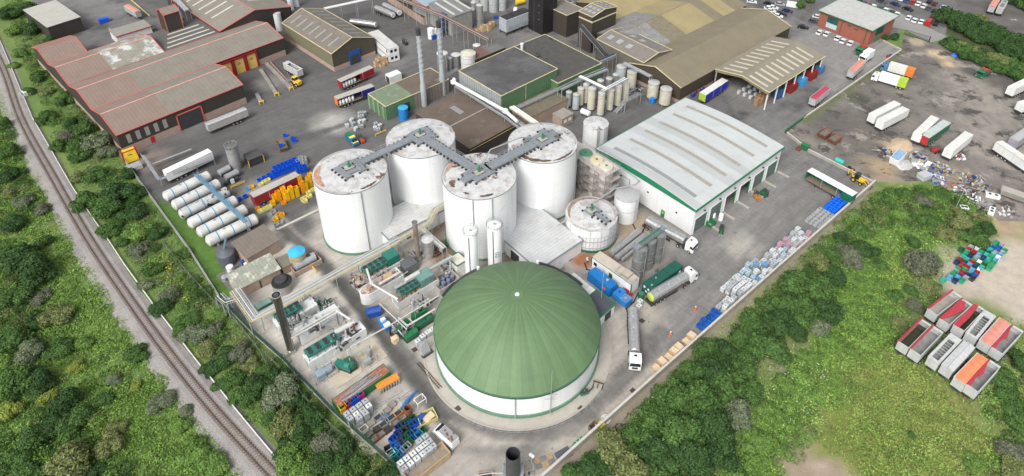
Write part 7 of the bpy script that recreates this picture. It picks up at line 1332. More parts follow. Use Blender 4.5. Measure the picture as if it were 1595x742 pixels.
t,rf=shed('open_shelter','dark open fronted shelter on yellow posts beside the grey silo','shelter',(G(5,1555,300,0).x,G(5,1555,300,0).y),GRID,4.2,3.6,2.6,None,mat('shelter_roof',(.07,.07,.07),.8),DK,over=.2);b=MB();b.box(-.3,-.1,-.3,-.1,0,2.6);b.box(4.2,4.4,-.3,-.1,0,2.6);b.ob('yellow_posts',YELP,t)
veh(curtain_open,'crim',G(0,462,271,4.1),G(0,393,304,4.1),'crimson curtain trailer with grey roof between blue and yellow crates',roof=mat('roof_warm',(.42,.40,.36),.7,var=.1),cur=mat('curtain_crimson',(.28,.02,.03),.5),frac=.98,flip=1)
K9=lambda X,Y,z=0:G(0,360+X/5.706,230+Y/5.706,z)
YC=mat('crate_yellow',(.80,.45,.01),.5,var=.08);YO=mat('crate_amber',(.78,.32,.01),.5,var=.08);YPL=mat('crate_lemon',(.72,.68,.25),.5,var=.08);BLR=mat('crate_royal',(.01,.10,.62),.5,var=.1)
def stack(K_,X,Y,n,paint,nm,where,L=1.2,W=1.1,H=.8,rz=None):
 p=K_(X,Y,0)
 for h in range(n):t=place(wcrate if 'wood' in nm else crate,('st',paint.name,L),(p.x,p.y,h*(H+.01)+.01),(GRID if rz is None else rz)+rt.uniform(-.06,.06),'','crates '+where,paint=paint,L=L,W=W,H=H);CR_LAB.append((t,nm,where,h))
yw='in the yellow stacks beside the crimson trailer'
for X,Y,n,m in((395,480,3,YC),(430,468,4,YO),(480,455,5,YC),(505,470,4,YC),(545,450,5,YC),(590,430,4,YC),(640,400,5,YO),(668,385,4,YC),(705,355,5,YC),(720,330,5,YC),(690,330,3,YC),(620,350,5,YC),(470,500,1,YO),(375,515,2,YC),(240,555,1,YO),(500,385,4,YO)):stack(K9,X,Y,n,m,'amber' if m is YO else 'yellow',yw)
for X,Y in((262,575),(292,562),(318,550),(345,540),(640,470),(665,455),(690,410),(715,395),(735,385),(700,440),(660,485)):stack(K9,X,Y,1,YPL,'lemon','low beside the yellow stacks')
for X,Y in((270,335),(300,315),(330,300)):stack(K9,X,Y,1,YPL,'lemon','low behind the crimson trailer')
for X,Y,m,nm in((345,610,GRC,'grey'),(380,580,GRC,'grey'),(405,700,GRC,'grey'),(445,680,GRC,'grey'),(400,650,YC,'yellow'),(430,610,YO,'amber'),(455,610,YC,'yellow'),(150,380,mat('crate_lightblue'),'light blue'),(185,362,YC,'yellow'),(130,445,BLR,'royal blue'),(75,470,BLR,'royal blue')):stack(K9,X,Y,1,m,nm,'loose on the ground round the crimson trailer')
rows=[((255,300),(340,255),3,1),((370,275),(600,175),8,1),((385,250),(590,160),7,2),((395,210),(570,135),6,2),((600,225),(660,215),3,3)]
for a,c,n,hh in rows:
 for i in range(n):f=i/(n-1);stack(K9,a[0]+(c[0]-a[0])*f,a[1]+(c[1]-a[1])*f,hh,BLR,'royal blue','in the blue block behind the crimson trailer')
for X,Y in((600,150),(630,145),(660,150),(655,125),(625,120)):stack(K9,X,Y,2,GRC,'grey','behind the blue block by the first digester')
skp(6,158,165,.8,GRID-.2+PI/2,'rust brown skip holding blue crates in the middle of the yard',mat('skip_brown',(.22,.12,.05),.8,var=.2),None,SCR,5.5,2.4,1.6,'brn')
for X,Y in((175,95),(222,112),(232,128),(150,158)):p=G(6,X,Y,.8 if X!=150 else 2);t=place(crate,('st',BLR.name,1.2),(p.x,p.y,.01 if X!=150 else 1.3),.5,'','crates round the rust brown skip',paint=BLR,L=1.2,W=1.1,H=.8);CR_LAB.append((t,'royal blue','beside the rust brown skip',0))
vy=mat('van_yellow',(.75,.70,.10),.4);p=G(6,592,132,.8);t=car(mat('van_blue',(.02,.14,.30),.4),'van');t.location=(p.x,p.y,.01);t.rotation_euler.z=GRID-PI/2;tag(t,'van with blue back and yellow bonnet in the yard behind the first digester','van');b=MB();b.box(1.2,2.5,-.95,.95,1.3,1.36);b.box(-.2,.9,-.96,.96,2.4,2.45);b.ob('yellow_panel',vy,t);b=MB();b.box(-2.6,-.3,-.9,.9,2.4,2.46);b.ob('roof_panel',GRNP,t)
p=G(6,650,128,.7);t=forklift(mat('fork_red',(.5,.08,.03),.5));t.location=(p.x,p.y,.01);t.rotation_euler.z=2.2;tag(t,'red and black forklift beside the yellow and blue van','forklift')
for i,(X,Y)in enumerate(((600,30),(615,60),(640,15),(650,45),(665,10),(560,40),(740,30),(765,40),(735,55),(755,65),(590,5))):
 p=G(6,X,Y,.6);tote_at(p,0,GRID+rt.uniform(-.4,.4),'white' if i%3 else 'grey','in the loose group behind the second digester',DK)
for i in range(5):p=G(2,640+(i%3)*14,705+(i//3)*22,.6);tote_at(p,0,GRID,'grey','in the loose group behind the second digester',DK)
plant('yellow_barrier','yellow barrier rail beside the loose totes by the green building','barrier',G(6,770,85,.4),GRID,[('rail',YELP,lambda b:(b.box(-2,2,-.1,.1,.5,.8),b.box(-2,-1.8,-.1,.1,0,.5),b.box(1.8,2,-.1,.1,0,.5)))])
wall_run('kerb_wall','low pale kerb wall between the yellow crates and the first digester',[G(6,128,695),G(6,385,570)],.5,.6,CONCW,MATS['coping'])
K10=lambda X,Y,z=0:G(0,510+X/4.314,570+Y/4.314,z)
A,B_,C_=K10(70,310,0),K10(420,95,0),K10(20,210,2.2);O,an,L_,W_=rect(K10(75,290,2.0),K10(425,40,2.0),K10(22,212,2.0))
t=thing('scrap_container','long green open container filled with rusty scrap and steel bars','container',(O[0],O[1],0),an);b=MB();W_=2.6
for y0,y1 in((0,.1),(W_-.1,W_)):b.box(0,L_,y0,y1,.1,2.2)
b.box(0,.1,.1,W_-.1,.1,2.2);b.box(L_-.1,L_,.1,W_-.1,.1,2.2);[b.box(k*.5+.1,k*.5+.3,-.06,0,.2,2.1)for k in range(int(L_/.5))];b.ob('container_wall',GRNP,t)
b=MB();b.box(.1,L_-.1,.1,W_-.1,.1,2.1);b.ob('rusty_fill',mat('fill_rust',(.33,.13,.09),.9,var=.25,sc=1.5),t);rr=random.Random(4)
for k in range(14):b=MB();x=rr.uniform(1,L_-7);y=rr.uniform(.3,2.2);b.tube((x,y,2.2+rr.random()*.3),(x+rr.uniform(4,6.5),y+rr.uniform(-.5,.5),2.25+rr.random()*.4),.06+.03*(k%3),5);b.ob('steel_bar',GALV,t)
plant('orange_hopper','orange topped steel bench with grey legs at the end of the green container','bench',K10(405,110,1.2),GRID-.1,[('top',mat('orange_top',(.65,.26,.04),.6),lambda b:b.box(-2.4,2.4,-.7,.9,1.1,1.4)),('legs',GALV,lambda b:[b.box(x-.08,x+.08,-1.0,-.7,0,1.2)for x in(-2.1,-1.5,-.9,-.3,.3,.9,1.5,2.1)])])
for X,Y,m,nm in((98,268,YC,'yellow'),(130,246,REDP,'red'),(160,226,BLR,'royal blue'),(186,205,BLR,'royal blue'),(214,182,mat('crate_magenta',(.48,.02,.20),.5),'magenta')):
 p=K10(X,Y,2.3);t=place(pbin,('lg',nm),(p.x,p.y,.01),an,'','large plastic bins beside the green container',paint=m,L=1.4,W=1.4,H=2.4,fill=None);CR_LAB.append((t,nm,'beside the green scrap container',0))
def tgrid(x0,y0,nx,ny,dx,dy,ang_,where,body,high=1,lid=DK,z0=.6):
 c0_=K10(x0,y0,z0);u_=Vector((math.cos(ang_),math.sin(ang_),0));v_=Vector((-u_.y,u_.x,0))
 for i in range(nx):
  for j in range(ny):
   for h in range(high):p=c0_+u_*i*dx+v_*j*dy;tote_at(p,h*1.2,ang_+rt.uniform(-.05,.05),rt.choice(body),where,lid)
tgrid(150,352,4,2,1.36,1.25,GRID,'by the coloured bins at the green fence',['white','white','grey'],2,z0=2.3);tgrid(212,345,2,1,1.36,1.25,GRID,'by the coloured bins at the green fence',['white','grey'],2,z0=2.3);tgrid(515,688,5,2,1.36,1.25,GRID,'in the row by the tan container',['white','white','grey'],2,z0=2.3);tgrid(668,570,2,3,1.36,1.25,GRID,'in the row by the tan container',['white','grey'],2,z0=2.3);tgrid(515,700,8,2,1.28,1.15,GRID,'in the double row by the tan container',['white'])if False else None
small_bins=[((340,350),'dark_mesh',GREY),((385,350),'blue',LBL),((430,350),'grey',GREY),((475,320),'orange',YO),((505,350),'brown',RUST),((290,390),'grey',GALV),((335,425),'dark',DK),((375,395),'grey',GREY),((405,430),'dark',DK),((460,385),'brown',RUST),((280,462),'green',GRNP),((315,498),'brown',RUST),((362,460),'brown',RUST),((245,425),'white',WHT),((400,300),'grey',GALV),((430,265),'grey',GALV)]
for k,((X,Y),nm,m)in enumerate(small_bins):
 p=K10(X,Y,.5);t=place(pbin,('sm',m.name),(p.x,p.y,.03),GRID+rt.uniform(-.15,.15),'','metal bins in the storage yard',paint=m,L=1.5,W=1.1,H=.8,fill=[mat('fill_dark'),SCR,mat('fill_brown')][k%3]);CR_LAB.append((t,nm.replace('dark_mesh','dark mesh'),'in the lined rows of bins',0))
plant('storage_matting','pale concrete lines under the rows of metal bins','pad',K10(390,400),GRID,[('pad',mat('pad_cream',(.45,.42,.34),.9,var=.1),lambda b:(b.box(-6,5,-4,4,.015,.03)))])
bb=[(480,415,BLUP,'blue'),(500,400,DK,'black'),(520,395,GRD,'dark green'),(545,380,GRD,'dark green'),(575,360,GRD,'dark green'),(550,400,BLUP,'blue'),(575,390,BLR,'royal blue'),(600,380,BLR,'royal blue'),(530,430,DK,'black'),(510,440,DK,'black'),(475,455,BLUP,'blue'),(470,480,mat('crate_navy'),'navy'),(440,495,BLR,'royal blue'),(500,495,GRD,'dark green'),(525,490,GRD,'dark green'),(555,460,GRNP,'green'),(585,455,BLR,'royal blue'),(600,470,BLUP,'blue'),(545,515,GRNP,'green'),(575,490,GRD,'dark green'),(615,465,mat('crate_teal'),'teal'),(640,440,GRD,'dark green'),(490,520,mat('crate_purple',(.12,.04,.25),.5),'purple'),(455,540,LBL,'bright blue'),(470,560,LBL,'bright blue'),(490,590,LBL,'bright blue'),(520,560,GREY,'grey'),(535,545,GREY,'grey'),(450,590,mat('crate_teal'),'teal'),(410,560,mat('fill_dark'),'dark'),(425,590,WHT,'white'),(465,610,GRD,'dark green')]
for X,Y,m,nm in bb:p=K10(X,Y,.5);t=place(pbin,('bb',m.name),(p.x,p.y,.01),GRID+rt.uniform(-.2,.2),'','mixed bins in the storage yard',paint=m,L=1.45,W=1.2,H=1.0,fill=None);CR_LAB.append((t,nm,'in the mixed heap of bins',0))
plant('steel_barrel','rust brown open steel barrel standing in the storage yard','barrel',K10(545,325),0,[('barrel',RUST,lambda b:b.lathe([(.75,0),(.8,2.2),(.65,2.2),(.6,.4)],0,0,20,caps=(True,True)))])
plant('steel_trestles','bright blue steel frames leaning together in the storage yard','frames',K10(515,260),GRID,[('frame',LBL,lambda b:[b.rail([(-2+i*.8,-1+i*.35,.1),(1+i*.8,-.4+i*.3,.1)],.8,.07,1.2)for i in range(4)])])
plant('cube_trestle','white open steel cube frame beside the works road','frame',K10(625,255),GRID,[('frame',WHT,lambda b:[b.tube(p_,q_,.08,4)for p_,q_ in[((-1,-.7,0),(-1,-.7,1.6)),((1,-.7,0),(1,-.7,1.6)),((1,.7,0),(1,.7,1.6)),((-1,.7,0),(-1,.7,1.6)),((-1,-.7,1.6),(1,-.7,1.6)),((1,-.7,1.6),(1,.7,1.6)),((1,.7,1.6),(-1,.7,1.6)),((-1,.7,1.6),(-1,-.7,1.6))]])])
plant('timber_box','open yellow edged box with coloured waste beside the works road','box',K10(670,345,.5),GRID-.2,[('box_wall',mat('box_lime',(.55,.52,.20),.7),lambda b:(b.box(-1.8,1.8,-1.3,-1.15,0,.8),b.box(-1.8,1.8,1.15,1.3,0,.8),b.box(-1.8,-1.65,-1.15,1.15,0,.8),b.box(1.65,1.8,-1.15,1.15,0,.8))),('pallets',WD2,lambda b:b.obox((.3,-.2,.1),2.2,1.4,.6,.3)),('blue_sheet',BLUP,lambda b:b.obox((-1.0,.5,.1),1.2,1.0,.9,.5))])
plant('steel_beams','grey steel beams and brackets lying on the concrete','beams',K10(420,240),GRID-.2,[('beam',GREY,lambda b:[b.obox((i*.9-3,(i%3)*.7-.7,.02),2.6,.15,.2,rt.uniform(-.3,.3))for i in range(8)])])
plant('steel_beams','grey pipes lying between the totes and the metal bins','beams',K10(265,375),GRID-.1,[('beam',GALV,lambda b:[b.tube((-2.5,i*.4,.15),(2.5,i*.4+.2,.15),.1,5)for i in range(4)])])
t=thing('tan_container','long tan open container half full of grit beside the double row of totes','container',tuple(K10(670,680,.0)),GRID);b=MB();L_,W_=8.8,2.8
for y0,y1 in((-W_/2,-W_/2+.15),(W_/2-.15,W_/2)):b.box(-L_/2,L_/2,y0,y1,.1,1.7)
b.box(-L_/2,-L_/2+.15,-W_/2+.15,W_/2-.15,.1,1.7);b.box(L_/2-.15,L_/2,-W_/2+.15,W_/2-.15,.1,1.7);b.ob('container_wall',mat('tan_steel',(.42,.31,.19),.8,var=.15),t);b=MB();b.box(-L_/2+.15,L_/2-.15,-W_/2+.15,W_/2-.15,.1,1.0);b.ob('grit',mat('grit',(.28,.23,.18),.95,var=.2,sc=1.5),t)
p=K10(795,466,1.2);t=car(WHT,'van');t.location=(p.x,p.y,.01);t.rotation_euler.z=az(K10(850,520),K10(735,415));t.scale=(1.0,1.0,1.0);tag(t,'white service van with tool rack on its roof beside the works road','van');b=MB();b.box(-2.6,.9,-.85,.85,2.42,2.5);b.ob('roof_rack',mat('rack_grey',(.3,.3,.3),.6),t);b=MB();rr=random.Random(3);[b.obox((rr.uniform(-2.3,.6),rr.uniform(-.7,.7),2.5),.3,.2,.15,rr.uniform(0,3))for _ in range(10)];o=b.ob('tools',RUST,t);b=MB();b.box(1.05,1.5,-.8,.8,2.1,2.44);b.box(1.4,1.85,-.86,.86,1.5,2.05);b.ob('windscreen_band',GLS,t)
person(loc=tuple(K10(800,525)),rz=1.0,label='person in red overalls standing at the back corner of the white service van',top=REDP,leg=REDP,hat=REDP);person(loc=tuple(K10(858,515)),rz=3.0,label='person in yellow vest and black trousers behind the white service van',top=mat('vest_yellow',(.8,.8,.05),.6),leg=DK,hat=DK)
person(loc=tuple(K10(878,508)),rz=3.6,label='person in dark clothes nearest the open yard behind the white service van',top=DK,leg=DK,hat=mat('vest_yellow'))
FG=mat('fence_green',(.02,.075,.05),.6)
def fence(label,pts,h,m,post,sp=2.5,solid=None,name='mesh_fence'):
 o0=Vector(pts[0]);t=thing(name,label,'fence',tuple(o0));b=MB();c=MB();s_=MB()
 for a,q in zip(pts,pts[1:]):
  a,q=Vector(a)-o0,Vector(q)-o0;L_=(q-a).length;k=max(1,int(L_/sp));an=az(a,q)
  for i in range(k):c.obox(a.lerp(q,i/k),.1,.1,h+.1,an)
  for z in[i*h/9 for i in range(1,10)]:b.obox((a+q)/2+Vector((0,0,z-.02)),L_,.03,.06 if m is FG else.035,an)
  gs,gw=(.22,.06)if m is FG else(.35,.03)
  for i in range(int(L_/gs)):b.obox(a.lerp(q,i*gs/L_),gw,.03,h,an)
  if solid:s_.obox((a+q)/2,L_,.25,solid,an)
 b.ob('mesh_panels',m,t);c.ob('fence_posts',post,t)
 if solid:s_.ob('base_wall',MATS['wall_concrete'],t)
 return t
FP=pp((184,238),(240,315),(300,398),(345,470),(395,522),(440,562),(520,645),(600,716),(632,745))
FG=mat('fence_green',(.02,.075,.05),.6);fence('grey mesh fence on a concrete base along the upper left edge of the works',FP[:4],2.0,GALV,GALV,solid=.6)
fence('dark green mesh fence on a concrete base along the lower left edge of the works',FP[3:],2.4,FG,FG,solid=.5)
fence('pale palisade fence in the scrub beside the horizontal tanks',[G(9,1010,30),G(9,1180,235),G(9,1350,420)],1.3,mat('fence_faded',(.12,.15,.11),.8),GALV);fence('pale palisade fence in the scrub below the chimney',[G(9,1350,420),G(9,1440,490),G(9,1595,680),G(0,420,575)],1.5,MATS['fence_faded'],GALV)
fence('pale palisade fence in the scrub below the scrap container',[G(14,60,0),G(14,190,130),G(14,300,270),G(14,460,440),G(14,560,520)],1.6,mat('fence_faded'),GALV)
SA=R(46.0);SO=Vector((-116.7,164.6));REDT=mat('trim_red',(.60,.13,.10),.5,var=.05);PINKT=mat('trim_pink',(.72,.40,.34),.6);CRT=mat('trim_cream',(.62,.55,.34),.6)
BRW=mat('wall_brown',(.045,.038,.033),.7,var=.1,lines=(0,.5,.2,.2));RPK=mat('roof_pink_brown',(.225,.165,.135),.9,var=.08,sc=.25,fine=.12,lines=(0,1.1,.12,.22));RGB=mat('roof_grey_brown',(.20,.18,.15),.9,var=.10,sc=.3,fine=.14,lines=(0,1.4,.06,.28));RMS=mat('roof_mossy',(.24,.23,.19),.9,var=.15,sc=.4,fine=.15,lines=(0,.9,.12,.25),stain=((.50,.52,.50),.22,.50,.1))
PLB=mat('plinth_brick',(.40,.29,.24),.9,var=.1)
def loc_(o,an,x,y):return(o[0]+x*math.cos(an)-y*math.sin(an),o[1]+x*math.sin(an)+y*math.cos(an))
bays=[(0,20.2,39.8,0,'front',16),(20.4,20.6,66.6,0,'long second',16),(41.2,20.6,31.5,0,'mossy third',14),(62.0,18,12.4,0,'short rear',40)]
for k,(y0,w_,L_,x0,nm,xs)in enumerate(bays):
 o=loc_(SO,SA,x0,y0);he,hr=7.2,9.9
 t,rf=shed('factory_bay',f'{nm} gabled bay of the red trimmed factory beside the railway scrub','factory',o,SA,L_,w_,he,hr,RPK if k==3 else RGB if k<2 else RMS,BRW,(PLB,2.4),.15,trim=REDT)
 if k<3:
  b=MB();sl=(hr-he)/(w_/2);T=.15
  for ya,yb,za,zb in((-.15,w_/2,he-.15*sl,hr),(w_/2,w_+.15,hr,he-.15*sl)):b.poly([(-.15,ya,za+T+.02),(xs,ya,za+T+.02),(xs,yb,zb+T+.02),(-.15,yb,zb+T+.02)])
  b.ob('pink_roof_sheet',RPK,rf);b=MB();b.tube((-.15,w_/2,hr+.2),(L_+.15,w_/2,hr+.2),.22,4);b.ob('ridge_cap',PINKT,rf)
 if k==0:
  for q in range(5):b=MB();b.box(2.2+q*2.7,3.4+q*2.7,-.05,0,3.2,6.2);b.ob('translucent_panel',mat('panel_pale',(.32,.31,.27),.7),t)
  b=MB();b.box(17.5,25,-.08,0,.1,5.6);d_=b.ob('open_doorway',DK,t);b=MB();b.box(17.1,17.5,-.2,0,0,6);b.box(25,25.4,-.2,0,0,6);b.box(17.1,25.4,-.2,0,5.6,6);b.ob('red_frame',REDT,t)
  b=MB();b.box(8.2,9.4,-.12,0,0,2.3);b.ob('fire_door',REDP,t)
 if k==1:
  for q in range(3):
   x=42.2+q*4.7;b=MB();b.box(x,x+3.4,-.1,0,0,5.8);d_=b.ob('yellow_door',YELP if False else mat('door_yellow',(.75,.55,.16),.5),t);b=MB();b.box(x-.7,x,-.5,0,0,6.4);b.box(x+3.4,x+4.0,-.5,0,0,6.4);b.box(x-.7,x+4,-.5,0,5.8,6.5);b.ob('red_frame',mat('frame_red',(.30,.015,.02),.5),d_);b=MB();b.box(x+1.1,x+1.3,-.14,-.1,3.4,4.2);b.box(x+1.5,x+1.7,-.14,-.1,3.4,4.2);b.box(x+1.9,x+2.1,-.14,-.1,3.4,4.2);b.box(x+1.1,x+2.1,-.14,-.1,4.2,4.35);b.ob('door_mark',mat('mark_brown',(.25,.15,.03),.6),d_)
o=loc_(SO,SA,31.8,41.4);t,rf=shed('flat_roof_link','flat dark grey roof with four long white rooflights between the red trimmed bays','factory',o,SA,24,19,6.9,None,mat('flat_roof_grey',(.115,.11,.105),.9,var=.12,sc=.3),BRW)
for q in range(4):b=MB();b.box(2+q*1.5,20-q*.5,2.5+q*3.4,3.3+q*3.4,7.05,7.15);b.ob('rooflight',mat('rooflight_pale',(.55,.54,.46),.6),rf)
o=loc_(SO,SA,33,62);t,rf=shed('brown_tower','small dark brown tower with red edges and gable roof above the flat grey roof','tower',(G(0,262.6,51,7).x,G(0,262.6,51,7).y),SA,5.8,6.2,14.0,15.6,RGB,BRW,None,.1,trim=REDT)
b=MB();[b.box(x-.12,x+.12,y-.12,y+.12,0,14)for x in(0,5.8)for y in(0,6.2)];b.ob('corner_trim',REDT,t)
N_=G(0,342.6,49,8)+Vector((math.cos(SA+PI/2),math.sin(SA+PI/2),0))*48
t,rf=shed('factory_hall','wide red trimmed hall with long pale rooflights at the top left','factory',(N_.x,N_.y),SA-PI/2,48,30,8,11.6,RGB,BRW,None,.2,trim=REDT)
for s in(0,1):
 for q in range(7):
  b=MB();sl=3.6/15;y0,y1=(2.5,12)if not s else(18,27.5);x=(3+q*5.5);z=lambda y:8+sl*(y if y<15 else 30-y)+.2;b.poly([(x,y0,z(y0)),(x+.9,y0,z(y0)),(x+.9,y1,z(y1)),(x,y1,z(y1))]);b.ob('rooflight',mat('rooflight_pale'),rf)
t,rf=shed('grey_roof_shed','dark walled shed with plain pale grey roof at the upper left edge','shed',(G(0,74,43,6).x,G(0,74,43,6).y),R(50),12,24,6,6.3,mat('pale_roof',(.42,.41,.37),.85,var=.08,sc=.4,stain=((.2,.19,.17),.3,.66,.04)),BRW,mono=True)
t,rf=shed('yard_office','small white office with grey flat roof and red edge in the upper left yard','office',(G(0,181,58,3.5).x,G(0,181,58,3.5).y),R(44),13,8,3.5,None,mat('office_top',(.27,.26,.23),.9,var=.1),WHT,trim=None);b=MB();b.tube((-.2,-.2,3.6),(13.2,-.2,3.6),.2,4);b.ob('red_edge',REDP,t)
plant('blue_skip','bright blue skip behind the small white yard office','skip',G(1,642,125,1),.7,[('body',BLR,lambda b:b.hexa([(-1.6,-1,.1),(1.6,-1,.1),(1.6,1,.1),(-1.6,1,.1),(-2,-1.1,1.8),(2,-1.1,1.8),(2,1.1,1.8),(-2,1.1,1.8)]))])
tp_((197,8),(214,18),'tpk3','bulk trailer with faded pink sheet in the upper left yard',body=ALU,cover=CPK,mode='full',z=3.8)
plant('blue_lattice','dark blue steel lattice platform beside the brown tower','platform',G(1,1170,80,3),SA,[('platform',mat('lattice_blue',(.18,.25,.33),.6),lambda b:(b.box(-3.5,3.5,-1.6,1.6,2.2,5.4),b.rail([(-3.6,-1.7,5.4),(3.6,-1.7,5.4),(3.6,1.7,5.4),(-3.6,1.7,5.4),(-3.6,-1.7,5.4)],1.1,.08,1.2))),('legs',DK,lambda b:[b.tube((x,y,0),(x,y,2.3),.15,4)for x in(-3,3)for y in(-1.3,1.3)])])
pipe_thing('yellow_kerb','yellow painted kerb rail round the loading pit of the upper left yard',[G(1,680,180,.4),G(1,725,250,.4),G(1,960,175,.4)],.25,PIPY,False);pipe_thing('yellow_kerb','yellow painted kerb rail behind the pink sheeted trailer',[G(1,815,0,.4),G(1,930,100,.4)],.3,PIPY,False)
O,an,L_,W_=rect(G(2,465,335,7.4),G(2,160,145,7.4),G(2,735,240,7.4));OLV=mat('wall_olive',(.155,.145,.09),.8,var=.08,lines=(0,.9,.06,.25));RBR=mat('roof_olive_brown',(.16,.14,.115),.9,var=.12,sc=.3,fine=.1,lines=(0,1.2,.06,.2))
t,rf=shed('brown_shed','olive brown gabled shed with cream edges and a blue framed door','shed',O,an,L_,W_,7.4,10.6,RBR,mat('wall_dark_olive',(.07,.06,.042),.8,lines=(1,.4,.2,.2)),(PLB,1.8),.2,trim=CRT)
b=MB();b.box(.1,L_-.1,-.05 if False else W_,W_+.05,1.9,7.2);b.box(.1,L_-.1,-.06,0,1.9,7.2);b.ob('side_cladding',OLV,t)
for q in range(7):
 sl=3.2/(W_/2);x=3.2+q*4.4
 for y0,y1 in((1.6,W_*.36),(W_*.62,W_-1.6)):z=lambda y:7.4+sl*(y if y<W_/2 else W_-y)+.19;b=MB();b.poly([(x,y0,z(y0)),(x+.9,y0,z(y0)),(x+.9,y1,z(y1)),(x,y1,z(y1))]);b.ob('rooflight',mat('rooflight_grey',(.42,.39,.33),.7),rf);b=MB()
xg=L_ if(Vector(loc_(O,an,L_,0))-Vector(G(2,465,335,7.4)[:2])).length<5 or(Vector(loc_(O,an,L_,W_))-Vector(G(2,465,335,7.4)[:2])).length<5 else 0
sg=1 if xg else-1
b=MB();b.box(min(xg,xg+sg*.4),max(xg,xg+sg*.4),6.6,11.2,0,5.6);d_=b.ob('blue_door_surround',mat('door_blue',(.02,.08,.28),.5),t);b=MB();b.box(min(xg+sg*.41,xg+sg*.45),max(xg+sg*.41,xg+sg*.45),7.2,10.6,0,3.8);b.ob('open_doorway',DK,d_)
pa,pb_,pc_=G(2,815,310,5.6),G(2,690,205,5.6),G(2,880,280,5.6);O,an,L_,W_=rect(pa,pb_,pc_)
for lvl in(0,1):
 t=thing('portable_office',['lower white portable office beside the olive brown shed','upper white portable office stacked on the lower one'][lvl],'portable office',(O[0],O[1],lvl*2.85),an);b=MB();b.box(0,L_,0,W_-.6,.15 if lvl==0 else.02,2.8);bd=b.ob('shell',WHT,t)
 b=MB();b.box(-.05,L_+.05,-.05,W_-.55,2.8,2.84);b.ob('roof',mat('cabin_grey',(.5,.5,.48),.7,var=.15,lines=(0,.8,.2,.3)),bd);xe=L_ if(Vector(loc_(O,an,L_,0))-Vector(pa[:2])).length<(Vector(O)-Vector(pa[:2])).length else 0;s_=1 if xe else-1
 for y in(.8,2.4):b=MB();b.box(min(xe,xe+s_*.05),max(xe,xe+s_*.05),y,y+1.0,1.1,2.2);b.ob('window',GLS,bd)
 b=MB();b.box(.05,L_-.05,-.04,0,2.5,2.7);b.box(xe-1.6 if xe else.8,xe-.8 if xe else 1.6,-.05,0,.9,2.1);b.ob('side_window',DK,bd)
for i,(X,Y,s)in enumerate(((745,415,2),(770,400,2),(795,392,2),(755,395,2),(780,415,1),(800,400,1))):p=G(2,X,Y);CR=None;stack(lambda a_,c_,z=0:G(2,a_,c_,z),X,Y,s,WD,'wooden','beside the stacked portable offices',1.7,1.4,1.2)
def ctrl(A,B_,key,label,roof,cur,fr,rz=0):return veh(curtain_open,key,G(2,*A,4.1),G(2,*B_,4.1),label,roof=roof,cur=cur,frac=.38,flip=1,rear=cur,front=fr,end='front')
RFW=mat('roof_warm');t1=veh(curtain_open,'r2',G(2,725,408,4.1),G(2,498,508,4.1),'trailer with red curtain drawn back showing white sacks by the olive shed',roof=RFW,cur=mat('curtain_red',(.32,.015,.03),.5),frac=.42,flip=1,end='front');t2=veh(curtain_open,'b2',G(2,728,525,4.1),G(2,480,612,4.1),'trailer with blue curtain, orange end and white sacks inside',roof=RFW,cur=mat('curtain_navy',(.02,.03,.22),.5),frac=.36,flip=1,end='front',rear=mat('orange_end',(.75,.2,.03),.5))
for t in(t1,t2):
 for q in range(5):b=MB();x=-6.2+q*1.15;b.rings([[(x+.5+f*.5*math.cos(k),-.5+f*.55*math.sin(k),z)for k in[2*PI*j/10 for j in range(10)]]for f,z in((.8,1.4),(1.05,1.9),(1.05,2.6),(.7,3.0))]);b.ob('white_sack',WHT,t,smooth=True)
veh(curtain_open,'b3',G(3,1180,580,4.1),G(3,1310,495,4.1),'trailer with royal blue curtain and pale roof parked at the canopy',roof=TRR,cur=mat('curtain_blue',(.015,.03,.42),.5),frac=.98,flip=-1,front=LIME)
tp_((1305/3.9875,186+10/3.9875),(1505/3.9875,172),'tpg','grey bulk trailer along the front of the brown factory',body=ALU,mode='mesh',z=3.4)if False else veh(tipper_trailer,'tpg',G(0,326,193,3.5),G(0,378,172,3.5),'pale grey covered bulk trailer along the front of the brown factory',body=ALU,mode='lid',L=13)
veh(tipper_trailer,'tpw',G(2,275,440,3.8),G(2,170,380,3.8),'white grey bulk trailer with mesh top beside the yellow doors',body=TW_,mode='mesh',L=9)
p=G(2,240,512,1);t=thing('wheel_loader','yellow wheel loader between the concrete ramps','wheel loader',(p.x,p.y,0),GRID+PI/2+.3);b=MB();b.box(-2.4,-.2,-.9,.9,.8,2.0);b.box(-.2,1.6,-.7,.7,.8,1.4);b.ob('body',YELP,t);b=MB();b.box(-.6,.7,-.7,.7,2.0,3.1);c_=b.ob('cab',GLS,t);b=MB();b.box(-.7,.8,-.75,.75,3.1,3.25);b.ob('cab_roof',YELP,c_);b=MB();b.box(2.4,3.4,-1.3,1.3,.2,1.1);b.tube((.8,-.5,1.5),(2.5,-.5,.7),.15,5);b.tube((.8,.5,1.5),(2.5,.5,.7),.15,5);b.ob('bucket',mat('bucket_grey',(.2,.2,.2),.6),t);wheels(t,[-1.5,1.1],2.3,.75,.5)
for i,(a,c)in enumerate((((0,520),(215,570)),((60,460),(120,600)),((0,590),(25,640)))):pass
RAMPC=mat('ramp_concrete',(.28,.26,.235),.9,var=.15,sc=.6)
